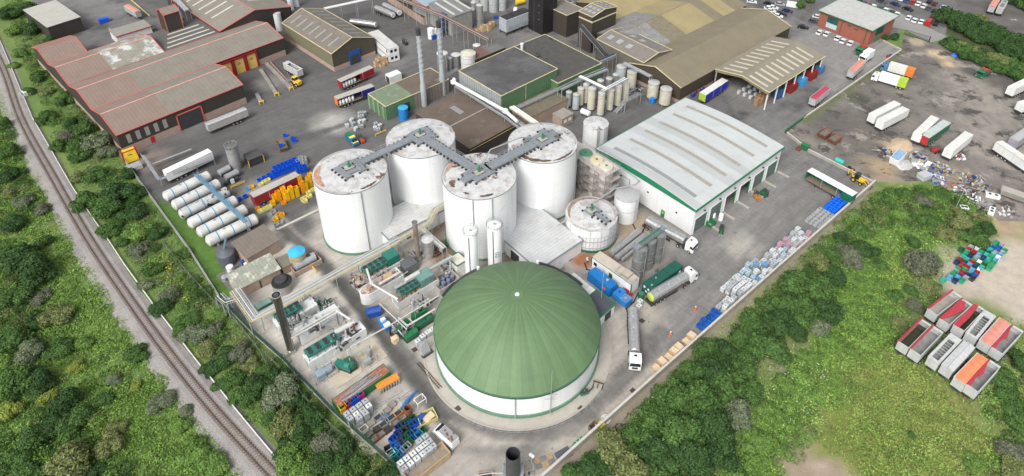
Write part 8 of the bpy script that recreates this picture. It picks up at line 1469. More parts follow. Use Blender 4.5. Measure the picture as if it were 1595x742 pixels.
for i,(a,c,m)in enumerate((((60,400),(215,560),RAMPC),((25,440),(125,595),RAMPC),((0,590),(30,645),RAMPC),((85,395),(225,545),mat('ramp_pink',(.35,.22,.19),.9)))):
 A,B_=G(2,*a),G(2,*c);t=thing('loading_ramp',['longest concrete dock wall leading from the yellow doors','second concrete dock wall leading from the yellow doors','short concrete dock wall at the left of the yellow doors','pink stained dock wall beside the wheel loader'][i],'dock wall',(A.x,A.y,0),az(A,B_));L_=(B_-A).length;b=MB();b.box(0,L_,-.6 if i<3 else-.2,.6 if i<3 else.2,0,.8 if i<3 else.9);b.ob('dock_wall',m,t)
 if i<3:b=MB();b.box(L_,L_+.4,-.8,-.5,0,1.3);b.box(L_,L_+.4,.5,.8,0,1.3);b.box(L_,L_+.4,-.5,.5,.9,1.2);b.ob('yellow_bumper',YELP,t)
for i,(a,c,lab)in enumerate((((740,45),(845,90),'near one of two polished tank trailers parked side by side at the top'),((785,25),(890,78),'far one of two polished tank trailers parked side by side at the top'),((580,130),(740,150),'single polished tank trailer behind the portable offices'))):
 A,B_=G(2,*a,2.6),G(2,*c,2.6);c0_=(A+B_)/2
 def mk():
  t=thing('tank_trailer','','tank trailer');b=MB();b.hlathe([(.4,-.2),(1.1,0),(1.1,11),(.4,11.2)],(-5.5,0,2.3),(1,0),20);o=b.ob('tank',STL,t,smooth=True);b=MB();b.hlathe([(.3,0),(1.0,-.25),(1.12,-.1),(1.12,.1)],(5.6,0,2.3),(1,0),18);b.ob('end_cap',WHT,t,smooth=True);b=MB();b.box(-5.4,5.4,-.5,.5,.8,1.2);b.ob('chassis',CHA,t);b=MB();b.box(-4,4,.1,.5,3.4,3.46);b.ob('walkway',GALV,o);wheels(t,[-4.4,-3.1,-1.8],2.5);return t
 place(mk,'ttr',(c0_.x,c0_.y,.01),az(A,B_),lab,'polished tank trailers at the top')
p=G(2,918,265,.8);t=forklift(mat('fork_dark',(.05,.05,.05),.5));t.location=(p.x,p.y,.01);t.rotation_euler.z=2.4;tag(t,'black forklift with red base alone in the yard beside the chimneys','forklift')
plant('white_machine','white and blue machine behind the right hand chimney','machine',G(2,1100,215,1.5),GRID,[('tank',WHT,lambda b:(b.cyl(-1,.6,0,4.2,1.3,n=14),b.box(.2,2.6,-.8,.8,1.8,3.6))),('frame',BLUP,lambda b:b.box(-1.6,2.4,-1.4,-.6,0,1.9))])
plant('blue_tower','blue lattice stair tower behind the right hand chimney','tower',G(2,1160,215,0),GRID,[('lattice',mat('lattice_navy',(.04,.08,.16),.6),lambda b:([b.tube((x,y,0),(x,y,9),.12,4)for x in(-1.2,1.2)for y in(-1.2,1.2)],[b.box(-1.3,1.3,-1.3,1.3,z,z+.12)for z in(2.2,4.4,6.6,8.8)],[b.tube((-1.2,-1.25,z),(1.2,-1.25,z+2.2),.08,4)for z in(0,2.2,4.4,6.6)]))])
chimney(tuple(G(0,661.3,165)),28.6,.72,'left spiral ribbed steel chimney with black top',mat('chimney_galv',(.47,.50,.52),.45,.3,var=.08),True);chimney(tuple(G(0,690.4,147)),27.6,.78,'right spiral ribbed steel chimney with black top',mat('chimney_galv'),True)
O,an,L_,W_=rect(G(2,800,665,5.4),G(2,1190,495,5.4),G(2,685,590,5.4));GRW=mat('wall_green',(.10,.19,.095),.7,var=.1,lines=(0,1.5,.12,.2))
t,rf=shed('boiler_house','green clad boiler house with half green, half brown flat roof','boiler house',O,an,L_,W_,5.4,None,mat('roof_brown_flat',(.145,.115,.09),.9,var=.12,sc=.3),GRW,trim=CRT,over=.05)
b=MB();xa,xb=(0,10.5);b.box(xa,xb,0,W_,5.55,5.58);b.ob('green_roof',mat('roof_green',(.17,.22,.14),.9,var=.12,sc=.5,stain=((.36,.38,.30),.5,.6,.1)),rf);b=MB();[b.box(-.25,0,1+q*2.8,2.0+q*2.8,0,5.0)for q in range(4)];b.ob('louvre',mat('louvre_green',(.2,.3,.18),.6),t);b=MB();b.box(11,L_,-.05,0,0,5.3);b.ob('pale_cladding',mat('clad_brown',(.22,.19,.16),.8,lines=(0,1.2,.3,.3)),t);b=MB();b.box(6,9,-.07,0,0,3.6);b.ob('doorway',DK,t)
p=G(2,903,742,0);t=small_tank((p.x+.5,p.y+.6,0),1.6,4.2,'bright blue cylindrical tank at the foot of the green boiler house',LBL,mat('top_sky',(.05,.36,.62),.5),(),'blue_tank',.2,20,False)
plant('white_hut','white hut with open dark front behind the boiler house','hut',G(2,850,480,1.5),GRID,[('hut_wall',WHT,lambda b:b.box(-2.4,2.4,-1.5,1.5,0,3)),('open_front',DK,lambda b:b.box(-2.45,-2.4,-1.1,1.1,.1,2.5))])
RBF=mat('roof_brown_flat');
O,an,L_,W_=rect(G(0,732,232,4.5),G(0,805,192,4.5),G(0,640,180,4.5));t,rf=shed('brown_flat_building','brown flat roofed building behind the digester tanks','building',O,an,L_,W_,4.5,None,mat('roof_brown_dark',(.13,.10,.078),.9,var=.15,sc=.2,stain=((.2,.18,.16),.15,.58,.1)),mat('wall_dark_brown',(.05,.04,.035),.8),trim=None,over=.1)
b=MB();b.tube((-.1,-.2,3.9),(L_,-.2,3.9),.07,5);b.ob('wall_pipe',PIPY,t);b=MB();b.box(L_*.15,L_*.95,W_*.48,W_*.5,4.64,4.67);b.ob('roof_seam',mat('seam_pale',(.3,.27,.22),.8),rf);b=MB();[b.box(L_*.5+q*.5,L_*.5+.3+q*.5,W_*.6,W_*.8,4.65,4.7)for q in range(4)];b.ob('roof_vent',GALV,rf)
O,an,L_,W_=rect(G(0,781,150,10),G(0,868,108,10),G(0,713,112,10));RDK=mat('roof_charcoal',(.075,.075,.075),.9,var=.2,sc=.25,fine=.15,lines=(1,.9,.2,.3),stain=((.17,.17,.165),.07,.45,.35));GRW2=mat('wall_green_deep',(.085,.17,.085),.7,var=.12,lines=(0,1.0,.15,.25))
t,rf=shed('main_hall','tall hall with charcoal roof, green front and pale grey side behind the digesters','hall',O,an,L_,W_,10,None,RDK,GRW2,trim=CRT,over=.1);b=MB();b.box(-.06,0,.1,W_-.1,0,9.9);b.ob('grey_cladding',mat('clad_grey',(.27,.29,.29),.7,lines=(1,1.1,.3,.3)),t);b=MB();b.box(L_*.42,L_*.42+.15,-.06,0,0,9.9);b.ob('corner_trim',CRT,t)
O2=rect(G(3,275,520,7),G(3,545,395,7),G(3,60,272,7));O,an,L_,W_=O2;t,rf=shed('side_hall','lower hall with dark ribbed roof and green front right of the main hall','hall',O,an,L_,W_,7,None,mat('roof_charcoal_plain',(.07,.068,.062),.9,var=.15,lines=(0,1.2,.2,.4),stain=((.02,.02,.02),.08,.6,.03)),GRW2,trim=CRT,over=.1)
b=MB();b.cyl(L_*.3,W_*.88,7.1,9.4,.5,n=12);b.cyl(L_*.3,W_*.88,9.4,9.7,.65,n=12);b.ob('roof_vent',WHT,t)
O,an,L_,W_=rect(G(3,250,703,4),G(3,300,680,4),G(3,80,690-60,4));pa=G(0,824,184,4);t,rf=shed('annexe','low annexe with mossy brown roof below the green wall of the main hall','annexe',(pa.x,pa.y),GRID,17,8,4,None,mat('roof_moss_brown',(.16,.14,.10),.9,var=.15,sc=.5,stain=((.3,.28,.24),.4,.6,.1)),BRKP);
pb2=G(3,300,742,3.2);t,rf=shed('brick_hut','small brick hut with grey roof and white windows beside the cream tanks','hut',(pb2.x,pb2.y),GRID,5.0,4.2,3.2,None,mat('hut_roof',(.3,.28,.24),.9,var=.1),BRKP,over=.15);b=MB();b.box(1,2.2,-.05,0,1.2,2.3);b.box(3,4.2,-.05,0,1.2,2.3);b.ob('window',WHT,t)
pipe_thing('main_pipe','fat white pipe running along the grey side of the main hall',[G(0,708,122,8.5),G(0,706,128,7.5),G(0,787,173,7.5),G(0,806,190,7)],.55,WHT,n=12)
pipe_rack('long steel pipe bridge below the fat white pipe',[G(0,713,133,5.8),G(0,792,182,5.8),G(0,835,215,5.8)],[(GALV,.15),(GALV,.12),(DK,.12),(GALV,.15),(PIPW,.12),(GALV,.1),(GALV,.12)],.42)
A,B_=G(0,800,170,7),G(0,840,192,7);pipe_rack('pale covered conveyor leading from the main hall towards the digesters',[G(0,797,168,6.4),G(0,838,196,6.4)],[(CREAM,.3),(WHT,.3),(CREAM,.25),(WHT,.25)],.5,name='conveyor')
pipe_rack('grey pipe bridge along the green front of the main hall',[G(0,806,168,5),G(0,872,138,5),G(0,905,120,5.5)],[(GALV,.15),(GALV,.12),(GALV,.12)],.5)
A,B_,C_=G(3,180,222,0),G(3,275,195,0),G(3,65,150,0);t=thing('black_tower','very tall square black clad tower rising out of the top of the photo','tower',(A.x,A.y,0),GRID);b=MB();b.box(0,7.5,0,8.5,0,34);b.ob('tower_wall',mat('black_clad',(.018,.015,.017),.55,var=.15,sc=.2),t);b=MB();b.box(5.4,5.5,-.04,0,0,34);b.box(-.04,0,5,5.4,0,34);b.ob('cladding_joint',DK,t);b=MB();[b.box(-.06,-.04,2.2,2.5,z,z+.3)for z in range(6,33,3)];b.ob('marker',GREY,t)
plant('cooling_plant','grey finned cooling plant with black louvred top beside the black tower','cooling plant',G(0,789,57,0),GRID,[('casing',mat('casing_pale',(.38,.42,.45),.6,lines=(0,1.4,.1,.3)),lambda b:b.box(0,13,0,4.5,1.6,6.8)),('louvre_top',mat('louvre_dark',(.03,.03,.035),.7),lambda b:[b.box(.5+q*4.2,4.3+q*4.2,.4,4.1,6.8,7.2)for q in range(3)]),('legs',DK,lambda b:[b.box(x,x+.3,y,y+.3,0,1.6)for x in(.2,4.3,8.4,12.3)for y in(.2,4)]),('walkway',GALV,lambda b:b.rail([(0,-.6,3),(13,-.6,3)],1,.07,1.5))])
for i,(X,Y,s)in enumerate(((1405,195,2),(1440,190,2),(1375,200,1),(1460,175,2),(1425,175,1))):stack(lambda a_,c_,z=0:G(2,a_,c_,z),X,Y,s,WD,'wooden','between the pipe bridge and the grey cooling plant',1.9,1.6,1.4)
O,an,L_,W_=rect(G(2,1345,290,7),G(2,1480,225,7),G(2,1345,290,7)+Vector((5,12,0)));t,rf=shed('small_brown_roof','small building with reddish brown and grey roof beside the cream tank','building',(G(2,1355,375,6).x,G(2,1355,375,6).y),GRID,14,6.5,6,None,mat('roof_red_brown',(.17,.10,.085),.9,var=.1),BRW,over=.1)
t2=MB();t2.box(7.5,13.9,0,6.4,6.16,6.2);t2.ob('grey_half',mat('roof_mid_grey',(.16,.16,.155),.9),rf)
def vt(n,X,Y,r_,h,label,m,top=None,name='process_tank',legs=True,rings=(),group=None,c=.35):
 p=G(n,X,Y,h if False else 0);t=small_tank((p.x,p.y,0),r_,h,label,m,top or m,rings,name,c,22,False)
 if group:t['group']=group
 return t
p=G(2,1312,330,8.2);small_tank((p.x,p.y,0),2.7,8.2,'cream topped white tank with black vent behind the main hall',WHT,CREAM,(2,5,7),'storage_tank',.7,26,False)
for i,(X,Y,r_,h,lab)in enumerate(((1150,330,1.9,8,'tall steel tank between the right hand chimney and the boiler house'),(1235,340,1.7,5,'wide steel tank with flat pale top behind the main hall'),(1195,360,.9,5,'thin steel tank between two larger steel tanks'),(1365,280,1.4,5.5,'pale topped tank half behind the reddish roof'))):p=G(2,X,Y,h);small_tank((p.x,p.y,0),r_,h,lab,STL,mat('top_steel',(.6,.6,.58),.5),(h*.5,),'steel_tank',.3,22,False)
CRS=mat('tank_cream',(.56,.53,.43),.55,var=.12,sc=.7,stain=((.33,.30,.24),.5,.60,.1));TG2='cream process tanks beside the lane'
P3=lambda X,Y,z=0:G(0,860+X/6.625,70+Y/6.625,z)
for i,(X,Y,r_,h,m,lab)in enumerate(((515,490,1.15,8.2,CRS,'tall cream tank nearest the corner of the lane'),(610,455,1.1,7.6,CRS,'second tall cream tank along the stair walkway'),(690,410,1.15,7.6,CRS,'third tall cream tank along the stair walkway'),(772,365,1.15,7.6,CRS,'fourth tall cream tank under the walkway end'),(415,440,1.3,8,CRS,'cream tank behind the nearest corner one'),(300,440,1.1,6.4,CRS,'shorter cream tank behind the grey pair'),(175,480,1.0,5.2,GALV,'left grey tank of the pair beside the annexe'),(250,505,1.1,5.6,mat('tank_pale_grey',(.42,.46,.48),.5),'right pale grey tank of the pair beside the annexe'),(355,400,1.1,7,CRS,'cream tank in the inner row beside the pipe bridge'),(500,360,1.1,7,STL,'steel topped tank in the inner row'),(590,340,1.1,7,STL,'second steel topped tank in the inner row'),(660,300,1.1,7,STL,'steel topped tank nearest the brown shed wall'),(718,215,1.7,7,mat('tank_pale_grey'),'wide pale tank at the back of the cluster'),(828,270,1.7,6,CRS,'wide cream tank at the back of the cluster'),(1052,380,1.9,5.8,CRS,'left of two fat cream tanks on yellow legs'),(1180,445,1.9,5.8,CRS,'right of two fat cream tanks on yellow legs'))):
 p=P3(X,Y,h+.8);t=small_tank((p.x,p.y,.8),r_,h-.2,lab,m,mat('tank_top_grey',(.42,.42,.40),.6),(h*.9,),'process_tank',.4,22,False);t['group']=TG2;b=MB();lm=YELP if i>13 else DK
 [b.tube((r_*.75*math.cos(q),r_*.75*math.sin(q),-.8),(r_*.75*math.cos(q),r_*.75*math.sin(q),0),.12,4)for q in(.7,2.3,3.9,5.5)];b.ob('legs',lm,t);b=MB();b.cyl(0,0,h,h+.5,.3,n=8);b.ob('top_nozzle',GALV,t)
pipe_rack('white grating walkway over the tops of the cream tanks',[P3(520,480,9.3),P3(760,350,9.3)],[(WHT,.18),(WHT,.18)],.8,name='walkway');pipe_rack('white cross walkway over the tank cluster',[P3(285,330,9.2),P3(560,460,9.2)],[(WHT,.2),(WHT,.2)],.7,name='walkway');pipe_rack('pipe bridge behind the tank cluster along the green wall',[P3(80,460,7),P3(330,340,7.5),P3(560,250,8)],[(GALV,.15),(GALV,.15),(DK,.12),(GALV,.12)],.5);pipe_rack('pipe bridge from the tank cluster along the brown shed gable',[P3(740,190,9),P3(1020,330,8)],[(GALV,.15),(GALV,.12),(GALV,.15)],.5)
pipe_rack('pinkish stair platform on timber coloured posts beside the lane',[P3(900,500,4),P3(740,590,4),P3(650,700,.5)],[(GALV,.1),(GALV,.1),(GALV,.1)],.5,name='stair_platform')
p=P3(345,700,1.2);plant('white_tank','short white horizontal tank in front of the grey pair','storage tank',p,GRID-PI/2+.2,[('shell',WHT,lambda b:b.hlathe([(.4,-.2),(.95,0),(.95,3),(.4,3.2)],(-1.5,0,1.3),(1,0),18)),('cradle',DK,lambda b:(b.box(-1,-.7,-.7,.7,0,.6),b.box(.8,1.1,-.7,.7,0,.6)))])
plant('blue_drum','blue water tank between the two fat cream tanks','drum',P3(1030,600,0),0,[('drum',LBL,lambda b:b.lathe([(.85,0),(.9,1.0),(.85,1.9),(.3,2.0)],0,0,16))]);plant('white_box','tall white equipment box on a brown platform beside the cream tanks','equipment',P3(925,385,0),GRID,[('box',WHT,lambda b:b.box(-.7,.9,-.7,.7,2.5,5.2)),('platform',PLB,lambda b:(b.box(-1.4,1.8,-1.5,1.2,2.2,2.5),[b.box(x,x+.25,y,y+.25,0,2.2)for x in(-1.3,1.4)for y in(-1.4,.8)]))])
scr=[(P3(150,640,.5),'pipes and valves in front of the hut'),(P3(620,600,.5),'pumps and pipes under the cream tanks'),(P3(860,470,.5),'grey pumps between cream tanks and steps'),(P3(450,620,.5),'valve gear at the foot of the nearest cream tank')]
for i,(P_,lab)in enumerate(scr):
 t=thing('pipework',lab,'pipework',(P_.x,P_.y,0),GRID);rr=random.Random(i+30)
 for m in(GALV,DK,CREAM):
  b=MB()
  for q in range(10):x,y,z=rr.uniform(-3,3),rr.uniform(-1.6,1.6),rr.uniform(.2,1.2);a=rr.choice([(1,0,0),(0,1,0),(0,0,1)]);l_=rr.uniform(.8,2.4);b.tube((x,y,z),(x+a[0]*l_,y+a[1]*l_,z+a[2]*l_),rr.uniform(.06,.2),6)
  o=b.ob('pipe_tangle',m,t);o['kind']='stuff'
S1=[G(3,730,390,6.2),G(3,1040,545,6.2)];an=R(40.9);wv=(S1[1]-S1[0]).to_2d().length;n_=Vector((math.cos(an),math.sin(an),0));SBR=mat('roof_brown',(.19,.165,.112),.9,var=.08,sc=.2,fine=.1,lines=(0,1.6,.10,.2));SOL=mat('roof_olive',(.30,.25,.13),.9,var=.1,sc=.15,fine=.08,lines=(0,1.6,.05,.1));SGR=mat('roof_patch_grey',(.21,.21,.20),.9,var=.2,sc=.3,lines=(0,.8,.3,.3),stain=((.34,.34,.34),.8,.58,.06))
t,rf=shed('brown_hall','huge brown ribbed gabled hall right of the cream tanks','hall',(S1[1].x,S1[1].y),an,68,wv,6.2,9.4,SBR,mat('wall_brown_olive',(.06,.05,.035),.8,lines=(1,.5,.2,.2)),(PLB,1.2),.3,trim=CRT,tg=True)
o2=(S1[0].x-n_.y*0+-n_.y*.3+n_.x*4,S1[0].y+n_.x*.3+n_.y*4);b_=S1[0]+Vector((-n_.y,n_.x,0))*.4+n_*6;t,rf=shed('olive_hall','second huge hall with olive and grey patched roof behind the brown one','hall',(b_.x,b_.y),an,66,wv+4,6.2,9.6,SBR,mat('wall_brown_olive'),None,.2,trim=None)
def rpatch(rf,x0,x1,w_,he,hr,sides,m,nm='roof_patch',y0=0,y1=1):
 sl=(hr-he)/(w_/2)
 for s in sides:
  f0,f1=(y0*w_/2,y1*w_/2)if s==0 else(w_-y1*w_/2,w_-y0*w_/2);z=lambda y:he+sl*(y if s==0 else w_-y)+.165;b=MB();b.poly([(x0,f0,z(f0)),(x1,f0,z(f0)),(x1,f1,z(f1)),(x0,f1,z(f1))]);b.ob(nm,m,rf)
W2_=wv+4;rpatch(rf,0,17,W2_,6.2,9.6,(0,),SGR);rpatch(rf,0,26,W2_,6.2,9.6,(1,),SGR);rpatch(rf,17.2,26,W2_,6.2,9.6,(0,),mat('roof_mid_brown',(.2,.175,.12),.9));rpatch(rf,26.2,44,W2_,6.2,9.6,(0,1),SOL);rpatch(rf,50,58,W2_,6.2,9.6,(0,1),SOL)
b=MB();b.tube((0,W2_/2,9.85),(66,W2_/2,9.85),.18,4);b.ob('ridge_cap',mat('ridge_tan',(.30,.26,.2),.8),rf)
b_=S1[0]+Vector((-n_.y,n_.x,0))*(W2_+.8)+n_*22;t,rf=shed('olive_hall','third hall with plain olive roof at the top edge behind the black tower','hall',(b_.x,b_.y),an,60,wv,6.2,9.2,SOL,mat('wall_brown_olive'),None,.2)
O,an2,L_,W_=rect(G(3,728,350,8.5),G(3,520,245,8.5),G(3,895,272,8.5));t,rf=shed('gabled_annexe','smaller grey brown gabled building with square rooflights beside the tower house','building',O,an2,L_+6,W_,8.5,9.9,mat('roof_taupe',(.2,.18,.16),.9,var=.1),mat('wall_taupe',(.13,.12,.10),.8,lines=(0,.6,.2,.2)),None,.2,trim=CRT)
for q in range(3):
 for s in(0,1):rpatch(rf,2+q*4.6,4+q*4.6,W_,8.5,9.9,(s,),mat('rooflight_grey2',(.34,.34,.34),.7),'rooflight',.35,.7)
O,an2,L_,W_=rect(G(3,490,108,15),G(3,408,72,15),G(3,650,48,15));t,rf=shed('tower_house','dark brown tower house with cream band and grey roof above the conveyor','tower',O,an2,L_,W_,15,16.2,mat('roof_taupe'),mat('wall_brown_tower',(.055,.045,.035),.8,lines=(0,.6,.2,.2)),None,.15,trim=CRT)
b=MB();b.box(-.08,L_+.08,-.08,W_+.08,12.6,13.1);b.ob('cream_band',CRT,t);
for q in range(3):
 for s in(0,1):rpatch(rf,.6+q*2,1.8+q*2,W_,15,16.2,(s,),mat('rooflight_grey2'),'rooflight',.25,.45);rpatch(rf,.6+q*2,1.8+q*2,W_,15,16.2,(s,),mat('rooflight_grey2'),'rooflight',.6,.8)
t,rf=shed('brown_lean_to','brown block left of the tower house behind the dark side hall','building',(G(3,325,235,0).x,G(3,325,235,0).y),GRID,9,12,9.5,None,mat('roof_taupe'),mat('wall_brown_tower'),None,.1,trim=CRT)
A,B_=G(0,905,42,14),G(0,948,92,3);pipe_rack('dark inclined conveyor running down from the tower house',[A,B_],[(DK,.5),(DK,.5),(mat('conv_grey',(.2,.19,.18),.7),.4)],.8,name='inclined_conveyor');pipe_rack('dark horizontal conveyor crossing from the side hall to the brown hall',[G(0,934,97,7),G(0,958,87,7)],[(mat('conv_blue',(.18,.25,.3),.6),.35),(DK,.4)],.8,name='conveyor')
O,an2,L_,W_=rect(G(0,1197.5,144,7),G(0,1284,88,7),G(0,1115,108,7));RCN=mat('roof_canopy',(.225,.205,.155),.9,var=.08,sc=.3,lines=(0,1.4,.06,.15))
t=thing('loading_canopy','open loading canopy with tan ribbed roof and pale rooflights','canopy',(O[0],O[1],0),an2);hr=8.8;sl=(hr-7)/(W_/2)
b=MB();b.rings([[(x,-.3,7-.3*sl),(x,W_/2,hr),(x,W_+.3,7-.3*sl),(x,W_+.3,7.15-.3*sl),(x,W_/2,hr+.15),(x,-.3,7.15-.3*sl)]for x in(-.3,L_+.3)]);rf=b.ob('roof',RCN,t)
for q in range(10):
 rpatch(rf,1.6+q*3.3,2.7+q*3.3,W_,7,hr,(0,1),mat('rooflight_cream',(.50,.46,.36),.7),'rooflight',.18,.86)
b=MB();b.rings([[(x,0,6),(x,W_/2,hr-.8),(x,W_,6),(x,W_,6.95),(x,W_/2,hr-.02),(x,0,6.95)]for x in(-.2,-.05)]);b.ob('gable_panel',mat('gable_tan',(.22,.19,.12),.8),t);b=MB();[b.box(x,x+.35,y,y+.35,0,6.6)for x in[.1+q*L_/6*.98 for q in range(7)]for y in(.1,)];b.box(.1,.45,W_-.4,W_,0,6.6);b.ob('posts',WHT,t)
b=MB();b.box(L_-.3,L_,.4,W_,0,6.8);b.box(0,L_,W_-.3,W_,0,6.8);b.ob('back_wall',mat('wall_brown_olive'),t)
b=MB();b.tube((-.3,-.3,7.1),(-.3,W_/2,hr+.15),.14,4);b.tube((-.3,W_+.3,7.1),(-.3,W_/2,hr+.15),.14,4);b.tube((-.3,-.3,7.1),(L_+.3,-.3,7.1),.14,4);b.ob('roof_trim',CRT,t)
for i,(X,Y,m,lab)in enumerate(((60,590,mat('bin_blue',(.03,.10,.25),.6),'dark blue'),(142,552,mat('bin_red',(.25,.02,.02),.6),'dark red'),(208,515,mat('bin_sky',(.05,.30,.60),.6),'sky blue'),(268,475,MATS['bin_red'],'red'),(318,440,mat('bin_steel_blue',(.06,.17,.34),.6),'steel blue'))):
 p=G(4,X,Y,1.2);t=container(m,4.4 if i in(1,3)else 2.8,2.4,2.9,'waste_container','waste container',True);t.location=(p.x+.6,p.y+.6,0);t.rotation_euler.z=an2;tag(t,f'{lab} open waste container at the right hand side of the loading canopy' if i!=2 else 'sky blue waste container between the two red ones beside the canopy','waste container')
for r_ in range(3):
 for c_ in range(4):
  p=G(3,1400+c_*32+r_*36,575-r_*12+c_*-18+r_*28,.5);tote_at(p,0,GRID,'white','in the rows under the loading canopy',DK)
p=G(3,1540,615,1.5);
for i in range(3):
 for j in range(2):
  for h in range(3):t=place(wcrate,('pal',0),(p.x+i*1.7-2+j*.8,p.y+j*1.6+i*.9-1.6,h*.95+.01),GRID,'','pallet stacks at the canopy corner',paint=mat('pallet_brown',(.33,.20,.12),.9,var=.2,lines=(2,.2,.4,.5)),L=1.6,W=1.4,H=.92);CR_LAB.append((t,'brown timber','in the pallet stacks at the canopy corner',h))
for X,Y,m,nm in((1110,600,BLUP,'blue'),(1125,580,REDP,'red'),(1165,565,BLUP,'blue'),(1280,485,GRNP,'green'),(1300,475,GRNP,'green')):stack(lambda a_,c_,z=0:G(3,a_,c_,z),X,Y,1 if nm!='green' else 3,m,nm,'near the blue curtain trailer at the canopy',1.8,1.4,1.3)
for i,(X,Y,r_,h,lab)in enumerate(((1327,150,1.9,6.5,'wide steel silo beside the grey striped roof'),(1388,165,1.4,9.5,'bright polished silo in front of the pale ones'),(1352,140,1.2,9,'dark capped polished silo behind the bright one'),(1362,60,1.9,10,'first pale silo of the top centre row'),(1415,60,1.9,11,'second pale silo of the top centre row'),(1470,70,1.9,11.5,'third pale silo of the top centre row'),(1522,58,1.9,11.5,'fourth pale silo of the top centre row'))):
 p=G(2,X,Y);small_tank((p.x,p.y,0),r_,h,lab,STL if i<3 else mat('silo_pale',(.52,.54,.54),.5,.2,var=.12,sc=.8),mat('tank_top_grey'),(h*.3,h*.9),'top_silo',.5,20,False)
O,an2,L_,W_=rect(G(2,1205,112,8),G(2,1335,65,8),G(2,1050,45,8));t,rf=shed('striped_roof_shed','grey roofed shed with white rooflight stripes and a blue red edge','shed',O,an2,L_,W_,8,9,mat('roof_steel_grey',(.18,.185,.19),.8,lines=(0,1,.1,.2)),mat('wall_grey_open',(.3,.29,.27),.8),None,.2,mono=True);b=MB();[b.hexa([(2+q*4,1,8.25),(3+q*4,1,8.25),(3+q*4,W_-1,9.1),(2+q*4,W_-1,9.1),(2+q*4,1,8.3),(3+q*4,1,8.3),(3+q*4,W_-1,9.15),(2+q*4,W_-1,9.15)])for q in range(3)];b.ob('rooflight',mat('rooflight_pale'),rf)
O,an2,L_,W_=rect(G(2,1050,45,8),G(2,1180,-5,8),G(2,1000,0,8));t,rf=shed('blue_red_roof','pale blue roofed shed with red edge at the top centre','shed',O,an2,L_+8,9,8,9,mat('roof_pale_blue',(.30,.38,.45),.6,var=.1),mat('wall_grey_open'),None,.1,mono=True,trim=REDT)
A,B_=G(2,820,5),G(2,1045,155);t=wall_run('yard_wall','long brown clad wall with pink brick base beside the tank trailers',[A,B_],3.4,1.2,PLB,mat('wall_brown_olive'))
t,rf=shed('yard_wall_building','brown roofed building behind the long wall at the top centre','building',(G(0,608,-4,0).x,G(0,608,-4,0).y),R(-47),22,14,6,7.2,SBR,mat('wall_brown_olive'),None,.1)
pipe_rack('long rusty brown pipe bridge crossing from the top to the main hall',[G(0,612,-6,9),G(0,690,25,9),G(0,762,62,9)],[(RUST,.18),(GALV,.15),(mat('pipe_brown',(.17,.12,.09),.7),.25),(RUST,.15)],.5)
pipe_rack('white pipe bridge on trestles above the portable offices',[G(0,505,14,7),G(0,578,-2,7)],[(WHT,.15),(WHT,.15),(WHT,.15),(GALV,.12)],.55)
pipe_rack('grey conveyor bridge crossing the brown factory roofs at the top left',[G(0,268,-8,10),G(0,292,18,9)],[(GALV,.3),(GALV,.3),(GREY,.3)],.6,name='conveyor')
pipe_rack('steel pipe bridge running behind the right hand chimney',[G(0,672,132,5),G(0,712,108,6)],[(GALV,.15),(GALV,.12),(GALV,.15)],.5)
for i,(n,X,Y,h,r_)in enumerate(((2,140,185,7.5,1.7),(2,215,60,8,1.2),(2,250,40,8,1.1))):p=G(n,X,Y);small_tank((p.x,p.y,0),r_,h,['white cylindrical silo beside the olive brown shed','left small white silo behind the olive brown shed','right small white silo behind the olive brown shed'][i],WT,None,(),'white_tank',.4,20,False)
for i,(X,Y,r_,h)in enumerate(((300,30,1.6,6),(330,60,1.3,5),(365,55,1.5,5.5),(310,70,1.0,4))):p=G(3,X,Y);small_tank((p.x,p.y,0),r_,h,['leftmost pale vessel between the black tower and tower house','short pale vessel in front of the others by the black tower','rightmost pale vessel between the black tower and tower house','smallest pale vessel by the black tower'][i],mat('silo_pale'),mat('tank_top_grey'),(),'pale_vessel',.5,16,False)
plant('yellow_tanker','yellow tank beside the black tower at the top edge','tank',G(3,40,15,1.5),.5,[('shell',YELP,lambda b:b.hlathe([(.4,-.2),(1.1,0),(1.1,4),(.4,4.2)],(-2,0,1.8),(1,0),16))]);plant('white_drum','white round drum below the yellow tank','drum',G(3,12,60,1),0,[('drum',WHT,lambda b:b.lathe([(.9,0),(1,.8),(.8,1.8),(.2,2)],0,0,16))]);plant('blue_bin','blue bin on the paved strip beside the pale silos','bin',G(2,1487,108,.5),0,[('bin',BLUP,lambda b:b.box(-1,1,-.7,.7,0,1.2))])
for i,(X,Y)in enumerate(((20,640),(0,655),(40,250))):pass
plant('yellow_platform','yellow steel platform with beige vessel between the second and third digesters','platform',G(0,741,236,0),GRID,[('platform',YELP,lambda b:(b.box(-2.6,2.6,-1.2,1.2,.6,.8),b.rail([(-2.6,-1.2,.8),(2.6,-1.2,.8),(2.6,1.2,.8)],1,.06,1.2))),('vessel',mat('vessel_olive',(.3,.28,.18),.6,var=.2),lambda b:b.hlathe([(.3,-.2),(.9,0),(.9,3.4),(.3,3.6)],(-1.7,0,1.8),(1,0),14))])
plant('blue_pump_set','blue pump set with pipes behind the third digester','pump',G(0,777,219,0),GRID,[('pump',BLUP,lambda b:(b.box(-1.4,.2,-.8,.8,.1,1.5),b.hlathe([(.3,0),(.6,.1),(.6,2),(.3,2.1)],(.3,0,1),(1,0),12))),('pipe',GALV,lambda b:b.path([(-1,0,1.5),(-1,0,4),(3,0,4)],.15,6))])
